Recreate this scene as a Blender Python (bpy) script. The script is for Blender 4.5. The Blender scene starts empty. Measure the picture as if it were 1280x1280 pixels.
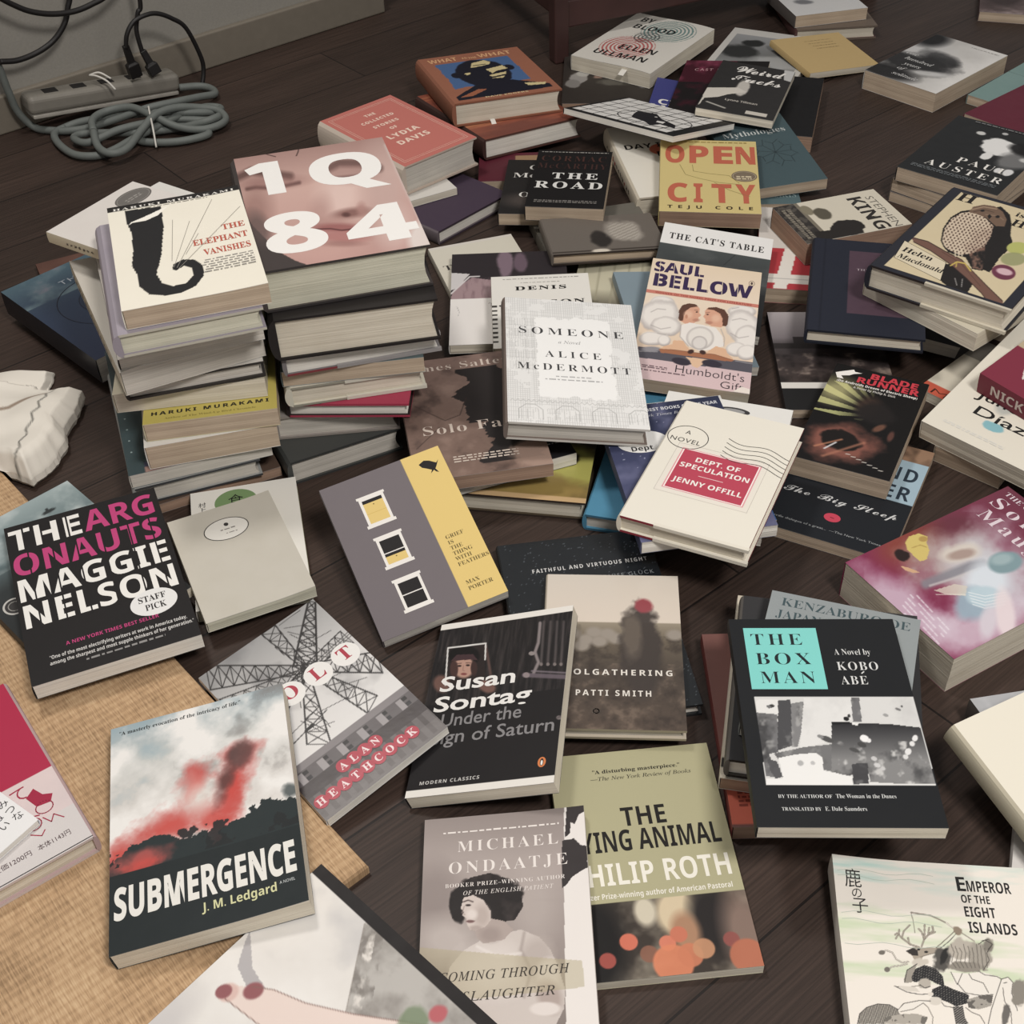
import bpy, math, random
import numpy as np
from mathutils import Vector, Matrix, Euler

# ------------------------------------------------------------------ camera, world, lights, exposure
scene = bpy.context.scene
col = scene.collection
CAM_H, CAM_PITCH, CAM_ROLL, CAM_F = 0.8515, 0.72869, -0.04343, 1578.2
cam_data = bpy.data.cameras.new('camera')
cam = bpy.data.objects.new('camera', cam_data)
col.objects.link(cam)
cam_data.sensor_fit = 'HORIZONTAL'
cam_data.sensor_width = 36.0
cam_data.lens = CAM_F / 1280.0 * 36.0
cam_data.clip_start = 0.01
fw = Vector((0, math.cos(CAM_PITCH), -math.sin(CAM_PITCH)))
rt = Vector((1, 0, 0)); up = rt.cross(fw)
cr, sr_ = math.cos(CAM_ROLL), math.sin(CAM_ROLL)
rt2 = rt * cr + up * sr_; up2 = up * cr - rt * sr_
m3 = Matrix((rt2, up2, -fw)).transposed()
cam.matrix_world = Matrix.Translation((0, 0, CAM_H)) @ m3.to_4x4()
scene.camera = cam

world = bpy.data.worlds.new('world'); scene.world = world
world.use_nodes = True
bg = world.node_tree.nodes['Background']
bg.inputs[0].default_value = (1.0, 0.96, 0.93, 1)
bg.inputs[1].default_value = 0.30

def area(name, loc, target, size, power, color):
    l = bpy.data.lights.new(name, 'AREA'); l.shape = 'DISK'; l.size = size; l.energy = power; l.color = color
    o = bpy.data.objects.new(name, l); col.objects.link(o)
    o.location = loc
    o.rotation_euler = (Vector(target) - Vector(loc)).to_track_quat('-Z', 'Y').to_euler()
    return o
area('ceiling_lamp_near', (0.65, -0.25, 1.95), (0.05, 0.75, 0), 0.45, 35, (1.0, 0.95, 0.90))
area('ceiling_lamp_far', (-0.68, 1.53, 2.4), (0.0, 1.0, 0), 0.36, 20, (1.0, 0.95, 0.90))

vs = scene.view_settings
scene.display_settings.display_device = 'sRGB'
vs.view_transform = 'Standard'; vs.look = 'None'; vs.exposure = 0.0; vs.gamma = 1.0; vs.use_curve_mapping = False

# ------------------------------------------------------------------ helpers
def lin(c):
    c = np.asarray(c, float) / 255.0
    return np.where(c <= .04045, c / 12.92, ((c + .055) / 1.055) ** 2.4)
def ink(c):
    c = np.clip(np.asarray(c, float), 0, 255); g = (c * [.30, .59, .11]).sum(-1, keepdims=True)
    return lin(g + (c - g) * .80)
def L4(c): return tuple(float(x) for x in lin(c)) + (1.0,)

def new_mat(name):
    m = bpy.data.materials.new(name); m.use_nodes = True
    nt = m.node_tree; b = nt.nodes['Principled BSDF']
    return m, nt, b
def node(nt, t, **k):
    n = nt.nodes.new(t)
    for a, v in k.items(): setattr(n, a, v)
    return n
def bump(nt, b, src, strength, dist):
    bp = node(nt, 'ShaderNodeBump'); bp.inputs['Strength'].default_value = strength; bp.inputs['Distance'].default_value = dist
    nt.links.new(src, bp.inputs['Height']); nt.links.new(bp.outputs[0], b.inputs['Normal'])

def printed(name, rough, spec=0.4, coat=0.0):
    m, nt, b = new_mat(name)
    at = node(nt, 'ShaderNodeAttribute', attribute_name='Col')
    nt.links.new(at.outputs['Color'], b.inputs['Base Color'])
    tc = node(nt, 'ShaderNodeTexCoord'); nz = node(nt, 'ShaderNodeTexNoise')
    nz.inputs['Scale'].default_value = 60; nz.inputs['Detail'].default_value = 3
    nt.links.new(tc.outputs['Object'], nz.inputs['Vector'])
    mr = node(nt, 'ShaderNodeMapRange'); mr.inputs['To Min'].default_value = rough - .06; mr.inputs['To Max'].default_value = rough + .08
    nt.links.new(nz.outputs[0], mr.inputs[0]); nt.links.new(mr.outputs[0], b.inputs['Roughness'])
    b.inputs['Specular IOR Level'].default_value = spec
    if coat: b.inputs['Coat Weight'].default_value = coat; b.inputs['Coat Roughness'].default_value = .08
    bump(nt, b, nz.outputs[0], .08, .002)
    return m
MAT_PRINT = {'matte': printed('matte_cover_print', .62, .2), 'satin': printed('satin_cover_print', .50, .22),
             'gloss': printed('glossy_cover_print', .30, .45, .0), 'foil': printed('clear_film_print', .20, .5, .12)}

def paper(name, c1, c2):
    m, nt, b = new_mat(name)
    tc = node(nt, 'ShaderNodeTexCoord'); mp = node(nt, 'ShaderNodeMapping'); mp.inputs['Scale'].default_value = (7, 7, 700)
    nz = node(nt, 'ShaderNodeTexNoise'); nz.inputs['Scale'].default_value = 1.0; nz.inputs['Detail'].default_value = 4
    nz2 = node(nt, 'ShaderNodeTexNoise'); nz2.inputs['Scale'].default_value = 22
    nt.links.new(tc.outputs['Object'], mp.inputs[0]); nt.links.new(mp.outputs[0], nz.inputs['Vector']); nt.links.new(tc.outputs['Object'], nz2.inputs['Vector'])
    ad = node(nt, 'ShaderNodeMath', operation='MULTIPLY_ADD'); ad.inputs[1].default_value = .35
    nt.links.new(nz2.outputs[0], ad.inputs[0]); nt.links.new(nz.outputs[0], ad.inputs[2])
    rp = node(nt, 'ShaderNodeValToRGB'); rp.color_ramp.elements[0].position = .30; rp.color_ramp.elements[1].position = .80
    rp.color_ramp.elements[0].color = L4(c1); rp.color_ramp.elements[1].color = L4(c2)
    nt.links.new(ad.outputs[0], rp.inputs[0]); nt.links.new(rp.outputs[0], b.inputs['Base Color'])
    b.inputs['Roughness'].default_value = .85; b.inputs['Specular IOR Level'].default_value = .15
    bump(nt, b, nz.outputs[0], .5, .0008)
    return m
PAGES = {'white': paper('white_page_edges', (190, 186, 178), (230, 227, 219)), 'cream': paper('cream_page_edges', (184, 175, 158), (219, 212, 196)),
         'tan': paper('tan_page_edges', (156, 138, 120), (194, 177, 156)), 'brown': paper('browned_page_edges', (132, 108, 94), (168, 141, 122)),
         'green': paper('greenish_page_edges', (172, 171, 154), (210, 208, 190)), 'grey': paper('grey_page_edges', (164, 160, 152), (204, 199, 190))}

def simple(name, c, rough=.5, spec=.4, metal=0, nscale=40, var=.12, bmp=.1):
    m, nt, b = new_mat(name)
    tc = node(nt, 'ShaderNodeTexCoord'); nz = node(nt, 'ShaderNodeTexNoise'); nz.inputs['Scale'].default_value = nscale; nz.inputs['Detail'].default_value = 4
    nt.links.new(tc.outputs['Object'], nz.inputs['Vector'])
    rp = node(nt, 'ShaderNodeValToRGB')
    rp.color_ramp.elements[0].color = L4(np.clip(np.array(c) * (1 - var), 0, 255)); rp.color_ramp.elements[1].color = L4(np.clip(np.array(c) * (1 + var), 0, 255))
    nt.links.new(nz.outputs[0], rp.inputs[0]); nt.links.new(rp.outputs[0], b.inputs['Base Color'])
    b.inputs['Roughness'].default_value = rough; b.inputs['Specular IOR Level'].default_value = spec; b.inputs['Metallic'].default_value = metal
    if bmp: bump(nt, b, nz.outputs[0], bmp, .001)
    return m

def link_mesh(name, verts, faces, mat, parent=None, colors=None, smooth=False, smooth_n=0):
    me = bpy.data.meshes.new(name)
    me.from_pydata([tuple(v) for v in np.asarray(verts, float).tolist()], [], faces)
    if colors is not None:
        ca = me.color_attributes.new('Col', 'FLOAT_COLOR', 'POINT')
        c = np.ones((len(verts), 4), np.float32); c[:, :3] = colors
        ca.data.foreach_set('color', c.ravel())
    if smooth or smooth_n:
        n = len(me.polygons); a = np.zeros(n, bool); a[:(n if smooth else smooth_n)] = True
        me.polygons.foreach_set('use_smooth', a)
    me.materials.append(mat); me.update()
    o = bpy.data.objects.new(name, me); col.objects.link(o)
    if parent: o.parent = parent
    return o
def tag(o, label, cat, group=None, kind=None):
    if label: o['label'] = label
    if cat: o['category'] = cat
    if group: o['group'] = group
    if kind: o['kind'] = kind
    return o

# ---- lettering: glyph outlines of the built-in typeface, filled as flat ink on the cover mesh
def _conv(s, U, l, d, fix=None):
    out = ''
    for ch in s:
        if fix and ch in fix: out += fix[ch]
        elif 'A' <= ch <= 'Z': out += chr(U + ord(ch) - 65)
        elif 'a' <= ch <= 'z': out += chr(l + ord(ch) - 97)
        elif '0' <= ch <= '9' and d: out += chr(d + ord(ch) - 48)
        else: out += ch
    return out
STYLES = {'sans': (None, 0), 'sansb': ('sb', 0), 'black': ('sb', .018), 'serif': ('se', -.010), 'serifb': ('se', .004), 'ital': ('it', 0),
          'script': ('sc', 0), 'thin': (None, -.012), 'mono': ('mo', .004), 'round': (None, .020), 'roundl': (None, .008), 'scriptb': ('sc', .012), 'stencil': ('sb', .004)}
_tc = {}
def glyphs(s, style, spacing=1.0):
    key = (s, style, spacing)
    if key in _tc: return _tc[key]
    fam, off = STYLES[style]
    q = s
    if fam == 'sb': q = _conv(s, 0x1D5D4, 0x1D5EE, 0x1D7EC)
    elif fam == 'se': q = _conv(s, 0x1D400, 0x1D41A, 0x1D7CE)
    elif fam == 'it': q = _conv(s, 0x1D434, 0x1D44E, 0, {'h': '\u210e'})
    elif fam == 'sc': q = _conv(s, 0x1D4D0, 0x1D4EA, 0)
    elif fam == 'mo': q = _conv(s, 0x1D670, 0x1D68A, 0x1D7F6)
    c = bpy.data.curves.new('t', 'FONT'); c.body = q; c.offset = off; c.space_character = spacing; c.resolution_u = 3
    o = bpy.data.objects.new('t', c); me = o.to_mesh(); me.calc_loop_triangles()
    v = np.array([p.co[:2] for p in me.vertices], float).reshape(-1, 2)
    f = [tuple(t.vertices) for t in me.loop_triangles]
    o.to_mesh_clear(); bpy.data.objects.remove(o); bpy.data.curves.remove(c)
    if len(v) == 0: v = np.zeros((1, 2))
    _tc[key] = (v, f)
    return _tc[key]

# ---- printed artwork of a cover: a colour per point of the cover's own grid, plus crisp ink shapes
class Art:
    def __init__(s, w, d, base=(200, 200, 200), res=1.2):
        s.w, s.d = w, d
        s.nx = max(4, int(w * 1000 / res)); s.ny = max(4, int(d * 1000 / res))
        u = np.linspace(0, 1, s.nx + 1); v = np.linspace(0, 1, s.ny + 1)
        s.U, s.V = np.meshgrid(u, v)
        s.a = np.zeros(s.U.shape + (3,)); s.a[:] = base
        s.ink = []          # (verts uv, faces, colour)
    def mix(s, c, m): s.a = s.a * (1 - m[..., None]) + np.asarray(c, float) * m[..., None]
    def fbm(s, sc=6, seed=0, oct=4, su=1., sv=1.):
        rng = np.random.default_rng(seed); out = np.zeros(s.U.shape); amp = .5; tot = 0
        for i in range(oct):
            n = 64; g = rng.random((n, n)); x = (s.U * sc * su * s.w / .14 + 7.3 * i) % (n - 1); y = (s.V * sc * sv * s.d / .14 + 3.1 * i) % (n - 1)
            xi = x.astype(int); yi = y.astype(int); fx = x - xi; fy = y - yi; fx = fx * fx * (3 - 2 * fx); fy = fy * fy * (3 - 2 * fy)
            val = (g[yi, xi] * (1 - fx) + g[yi, xi + 1] * fx) * (1 - fy) + (g[yi + 1, xi] * (1 - fx) + g[yi + 1, xi + 1] * fx) * fy
            out += amp * val; tot += amp; amp *= .55; sc *= 2.1
        return out / tot
    def grad(s, stops, axis='v', m=None):
        t = s.V if axis == 'v' else s.U
        xs = [p for p, c in stops]; g = np.stack([np.interp(t, xs, [c[k] for p, c in stops]) for k in range(3)], -1)
        s.mixa(g, np.ones(t.shape) if m is None else m)
    def mixa(s, g, m): s.a = s.a * (1 - m[..., None]) + g * m[..., None]
    def rect(s, u0, v0, u1, v1, c, a=1.):
        s.mix(c, ((s.U >= u0) & (s.U <= u1) & (s.V >= v0) & (s.V <= v1)) * a)
    def ell(s, u, v, ru, rv, c, soft=.15, rot=0., a=1., n=None):
        X = (s.U - u) * s.w; Y = (s.V - v) * s.d; cs, sn = math.cos(math.radians(rot)), math.sin(math.radians(rot))
        x = (X * cs + Y * sn) / (ru * s.w); y = (-X * sn + Y * cs) / (rv * s.d)
        r = np.sqrt(x * x + y * y)
        if n is not None: r = r + n
        s.mix(c, np.clip((1 - r) / max(soft, 1e-3) + .5, 0, 1) * a)
    def polym(s, pts):
        ins = np.zeros(s.U.shape, bool); n = len(pts)
        for i in range(n):
            x1, y1 = pts[i]; x2, y2 = pts[(i + 1) % n]
            if y1 == y2: continue
            c = ((s.V < y1) != (s.V < y2)) & (s.U < (x2 - x1) * (s.V - y1) / (y2 - y1) + x1); ins ^= c
        return ins
    def poly(s, pts, c, a=1.): s.mix(c, s.polym(pts) * a)
    def dist(s, pts):
        D = np.full(s.U.shape, 9.); X, Y = s.U * s.w, s.V * s.d
        for (x1, y1), (x2, y2) in zip(pts[:-1], pts[1:]):
            x1, x2, y1, y2 = x1 * s.w, x2 * s.w, y1 * s.d, y2 * s.d
            L = (x2 - x1) ** 2 + (y2 - y1) ** 2 + 1e-12
            t = np.clip(((X - x1) * (x2 - x1) + (Y - y1) * (y2 - y1)) / L, 0, 1)
            D = np.minimum(D, np.hypot(X - x1 - t * (x2 - x1), Y - y1 - t * (y2 - y1)))
        return D
    def brush(s, pts, wmm, c, a=1., soft=.6):
        s.mix(c, np.clip((wmm / 2000. - s.dist(pts)) / (soft / 1000.) + .5, 0, 1) * a)
    # crisp ink
    def T(s, txt, u, v, h, style='sans', c=(0, 0, 0), w=None, al='L', sp=1.0, rot=0., spw=None):
        vv, f = glyphs(txt, style, sp)
        if not f: return
        x0, x1 = vv[:, 0].min(), vv[:, 0].max(); cap = .70
        k = h * s.d / cap; kx = k
        if w is not None: kx = w * s.w / max(x1 - x0, 1e-6)
        X = (vv[:, 0] - x0) * kx; Y = vv[:, 1] * k; W = (x1 - x0) * kx
        if al == 'C': X = X - W / 2
        elif al == 'R': X = X - W
        if rot:
            cs, sn = math.cos(math.radians(rot)), math.sin(math.radians(rot)); X, Y = X * cs - Y * sn, X * sn + Y * cs
        s.ink.append((np.column_stack([u + X / s.w, v - Y / s.d]), f, c))
    def P(s, pts, c):            # convex / simple polygon fan triangulated by ear through ngon
        s.ink.append((np.array(pts, float), [tuple(range(len(pts)))], c))
    def R(s, u0, v0, u1, v1, c): s.P([(u0, v0), (u0, v1), (u1, v1), (u1, v0)], c)
    def E(s, u, v, ru, rv, c, n=36):
        s.P([(u + ru * math.cos(-2 * math.pi * i / n), v + rv * math.sin(-2 * math.pi * i / n)) for i in range(n)], c)
    def Ln(s, pts, wmm, c, closed=False):
        P = np.array(pts, float) * [s.w, s.d]
        if closed: P = np.vstack([P, P[:1]])
        V = []; F = []
        for a, b in zip(P[:-1], P[1:]):
            d = b - a; L = np.hypot(*d)
            if L < 1e-9: continue
            n = np.array([-d[1], d[0]]) / L * wmm / 2000.; i = len(V); e = d / L * wmm / 4000.
            V += [a - n - e, a + n - e, b + n + e, b - n + e]; F.append((i, i + 1, i + 2, i + 3))
        if V: s.ink.append((np.array(V) / [s.w, s.d], F, c))
    def Ring(s, u, v, ru, rv, wmm, c, n=40): s.Ln([(u + ru * math.cos(2 * math.pi * i / n), v + rv * math.sin(2 * math.pi * i / n)) for i in range(n)], wmm, c, True)
    # pictures on some covers are drawn in units of their own sketch sheet; SHEET holds its projective map onto the cover
    def sheet(s, key):
        s._o = (s.U, s.V, s.w, s.d); H = np.array(SHEET[key]).reshape(3, 3); s._H = H
        q = H[2, 0] * s.U + H[2, 1] * s.V + H[2, 2]
        s.U, s.V = (H[0, 0] * s.U + H[0, 1] * s.V + H[0, 2]) / q, (H[1, 0] * s.U + H[1, 1] * s.V + H[1, 2]) / q; s.w = s.d = 1.0
    def done(s): s.U, s.V, s.w, s.d = s._o
    def on(s, pts): return [(x / 1000., y / 1000.) for x, y in pts]
    def g(s, pts, c, a=1.): s.poly(s.on(pts), c, a)
    def o(s, x, y, rx, ry, c, soft=.2, rot=0., a=1., n=None): s.ell(x / 1000., y / 1000., rx / 1000., ry / 1000., c, soft, rot, a, n)
    def b(s, pts, w, c, a=1., soft=1.2): s.brush(s.on(pts), w, c, a, soft)
    def fine(s, u0, u1, v, h, c, seed=1, n=1, gap=1.6):   # lines of tiny running print, too small to read
        rng = np.random.default_rng(seed)
        for k in range(n):
            u = u0
            while u < u1:
                L = rng.uniform(.012, .06); e = min(u + L, u1); hh = h * rng.uniform(.7, 1)
                s.R(u, v + k * h * gap - hh, e, v + k * h * gap, c); u = e + .012

# ------------------------------------------------------------------ the room
ANG = math.radians(38.0)
EX = Vector((math.cos(ANG), math.sin(ANG), 0)); EY = Vector((-math.sin(ANG), math.cos(ANG), 0))   # along the wall / towards the wall
def floor_mat():
    m, nt, b = new_mat('dark_wood_boards')
    tc = node(nt, 'ShaderNodeTexCoord'); mp = node(nt, 'ShaderNodeMapping'); mp.inputs['Rotation'].default_value = (0, 0, -ANG)
    nt.links.new(tc.outputs['Object'], mp.inputs[0])
    br = node(nt, 'ShaderNodeTexBrick'); br.offset = .37
    br.inputs['Scale'].default_value = 1.0; br.inputs['Brick Width'].default_value = 1.1; br.inputs['Row Height'].default_value = .135
    br.inputs['Mortar Size'].default_value = .0011; br.inputs['Mortar Smooth'].default_value = .1; br.inputs['Bias'].default_value = 0
    br.inputs['Color1'].default_value = L4((54, 43, 38)); br.inputs['Color2'].default_value = L4((64, 51, 45)); br.inputs['Mortar'].default_value = L4((26, 20, 18))
    nt.links.new(mp.outputs[0], br.inputs['Vector'])
    mp2 = node(nt, 'ShaderNodeMapping'); mp2.inputs['Scale'].default_value = (9, 420, 1); nt.links.new(mp.outputs[0], mp2.inputs[0])
    gr = node(nt, 'ShaderNodeTexNoise'); gr.inputs['Scale'].default_value = 1; gr.inputs['Detail'].default_value = 5; gr.inputs['Distortion'].default_value = .4
    nt.links.new(mp2.outputs[0], gr.inputs['Vector'])
    mp3 = node(nt, 'ShaderNodeMapping'); mp3.inputs['Scale'].default_value = (2.2, 14, 1); nt.links.new(mp.outputs[0], mp3.inputs[0])
    g2 = node(nt, 'ShaderNodeTexNoise'); g2.inputs['Scale'].default_value = 1; g2.inputs['Detail'].default_value = 3; nt.links.new(mp3.outputs[0], g2.inputs['Vector'])
    mr = node(nt, 'ShaderNodeMapRange'); mr.inputs['From Min'].default_value = .3; mr.inputs['From Max'].default_value = .7; mr.inputs['To Min'].default_value = .62; mr.inputs['To Max'].default_value = 1.3
    nt.links.new(gr.outputs[0], mr.inputs[0])
    mr2 = node(nt, 'ShaderNodeMapRange'); mr2.inputs['From Min'].default_value = .3; mr2.inputs['From Max'].default_value = .7; mr2.inputs['To Min'].default_value = .82; mr2.inputs['To Max'].default_value = 1.15
    nt.links.new(g2.outputs[0], mr2.inputs[0])
    mu = node(nt, 'ShaderNodeMath', operation='MULTIPLY'); nt.links.new(mr.outputs[0], mu.inputs[0]); nt.links.new(mr2.outputs[0], mu.inputs[1])
    vm = node(nt, 'ShaderNodeVectorMath', operation='SCALE'); nt.links.new(br.outputs['Color'], vm.inputs[0]); nt.links.new(mu.outputs[0], vm.inputs['Scale'])
    nt.links.new(vm.outputs[0], b.inputs['Base Color'])
    b.inputs['Roughness'].default_value = .5; b.inputs['Specular IOR Level'].default_value = .3
    bump(nt, b, gr.outputs[0], .18, .0008)
    return m
fl = link_mesh('floor', [(-3.2, -1.2, 0), (3.4, -1.2, 0), (3.4, 5.2, 0), (-3.2, 5.2, 0)], [(0, 1, 2, 3)], floor_mat()); tag(fl, None, None, kind='structure')

def slab_box(name, o, sx, sy, sz, mat, parent=None, bevel=0.0, kind=None):
    """box from corner o along EX*sx, EY*sy, Z*sz"""
    o = Vector(o); a = EX * sx; b_ = EY * sy; c = Vector((0, 0, sz))
    vs_ = [o, o + a, o + a + b_, o + b_, o + c, o + a + c, o + a + b_ + c, o + b_ + c]
    ob = link_mesh(name, [tuple(v) for v in vs_], [(0, 3, 2, 1), (4, 5, 6, 7), (0, 1, 5, 4), (1, 2, 6, 5), (2, 3, 7, 6), (3, 0, 4, 7)], mat, parent)
    if bevel:
        md = ob.modifiers.new('bevel', 'BEVEL'); md.width = bevel; md.segments = 3
    if kind: ob['kind'] = kind
    return ob
W0 = Vector((-.775, 1.889, 0))                       # a point at the foot of the baseboard
WALL = simple('grey_painted_plaster', (148, 145, 138), .85, .2, nscale=300, var=.05, bmp=.25)
BASE = simple('painted_baseboard', (122, 115, 104), .6, .3, nscale=60, var=.05)
LW = 2.2; end = .74                                   # the wall runs left of W0 by LW and ends to the right of it
slab_box('wall_left', W0 - EX * LW + EY * .012, LW + end, .14, 2.5, WALL, kind='structure')
slab_box('baseboard_left', W0 - EX * LW, LW + end, .012, .058, BASE, bevel=.003, kind='structure')
slab_box('wall_back', W0 + EX * (-LW) + EY * 2.2, 7.0, .14, 2.5, WALL, kind='structure')

# woven rush mat: corner nearest the room's middle, running towards the camera and the left
def mat_mat():
    m, nt, b = new_mat('woven_rush')
    tc = node(nt, 'ShaderNodeTexCoord'); mp = node(nt, 'ShaderNodeMapping'); mp.inputs['Rotation'].default_value = (0, 0, -ANG)
    nt.links.new(tc.outputs['Object'], mp.inputs[0])
    def nz(sc, det=3):
        q = node(nt, 'ShaderNodeMapping'); q.inputs['Scale'].default_value = sc; nt.links.new(mp.outputs[0], q.inputs[0])
        n_ = node(nt, 'ShaderNodeTexNoise'); n_.inputs['Scale'].default_value = 1; n_.inputs['Detail'].default_value = det; nt.links.new(q.outputs[0], n_.inputs['Vector']); return n_
    straw = nz((820, 60, 1), 2); row = nz((22, 240, 1), 2); big = nz((14, 14, 1), 3)
    sep = node(nt, 'ShaderNodeSeparateXYZ'); nt.links.new(mp.outputs[0], sep.inputs[0])
    wv = node(nt, 'ShaderNodeMath', operation='SINE'); ml = node(nt, 'ShaderNodeMath', operation='MULTIPLY_ADD'); ml.inputs[1].default_value = 2 * math.pi / .0075
    sc_ = node(nt, 'ShaderNodeMath', operation='MULTIPLY'); sc_.inputs[1].default_value = 5.0; nt.links.new(row.outputs[0], sc_.inputs[0])
    nt.links.new(sep.outputs['Y'], ml.inputs[0]); nt.links.new(sc_.outputs[0], ml.inputs[2]); nt.links.new(ml.outputs[0], wv.inputs[0])
    w2 = node(nt, 'ShaderNodeMath', operation='MULTIPLY_ADD'); w2.inputs[1].default_value = .045; nt.links.new(wv.outputs[0], w2.inputs[0])
    ad = node(nt, 'ShaderNodeMath', operation='MULTIPLY_ADD'); ad.inputs[1].default_value = .60; nt.links.new(straw.outputs[0], ad.inputs[0])
    bg_ = node(nt, 'ShaderNodeMath', operation='MULTIPLY'); bg_.inputs[1].default_value = .38; nt.links.new(big.outputs[0], bg_.inputs[0]); nt.links.new(bg_.outputs[0], ad.inputs[2])
    nt.links.new(ad.outputs[0], w2.inputs[2])
    rp = node(nt, 'ShaderNodeValToRGB'); e = rp.color_ramp.elements; e[0].position = .30; e[1].position = .70
    e[0].color = L4((142, 116, 88)); e[1].color = L4((206, 178, 142)); x = e.new(.5); x.color = L4((182, 151, 117))
    nt.links.new(w2.outputs[0], rp.inputs[0]); nt.links.new(rp.outputs[0], b.inputs['Base Color'])
    b.inputs['Roughness'].default_value = .75; b.inputs['Specular IOR Level'].default_value = .2
    bump(nt, b, w2.outputs[0], .6, .0015)
    return m
MC = Vector((-.1216, .5441, 0))
MA = math.radians(39.9); MX = Vector((math.cos(MA), math.sin(MA), 0)); MY = Vector((-math.sin(MA), math.cos(MA), 0))
def mat_pt(a, b_, z): return tuple(MC + MY * a - MX * b_ + Vector((0, 0, z)))
r_ = .004; H_ = .0118
pts = [(0.0, 0.0), (1.35, 0.0), (1.35, .9), (0.0, .9)]
# local a runs along EY (away), b runs along -EX; the visible long edge lies along the EY direction
V = []; F = []
for (ins, z) in ((0.0, 0.0), (0.0, H_ - r_), (r_ * .3, H_ - r_ * .3), (r_, H_)):
    V += [mat_pt(ins, ins, z), mat_pt(1.35 - ins, ins, z), mat_pt(1.35 - ins, .9 - ins, z), mat_pt(ins, .9 - ins, z)]
for k in range(3):
    for i in range(4): F.append((4 * k + i, 4 * k + (i + 1) % 4, 4 * k + 4 + (i + 1) % 4, 4 * k + 4 + i))
F.append((12, 13, 14, 15)); F.append((3, 2, 1, 0))
rush = link_mesh('rush_mat', V, F, mat_mat())
tag(rush, 'tan woven rush mat on the dark wood floor under the burning-forest paperback', 'mat')

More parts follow.
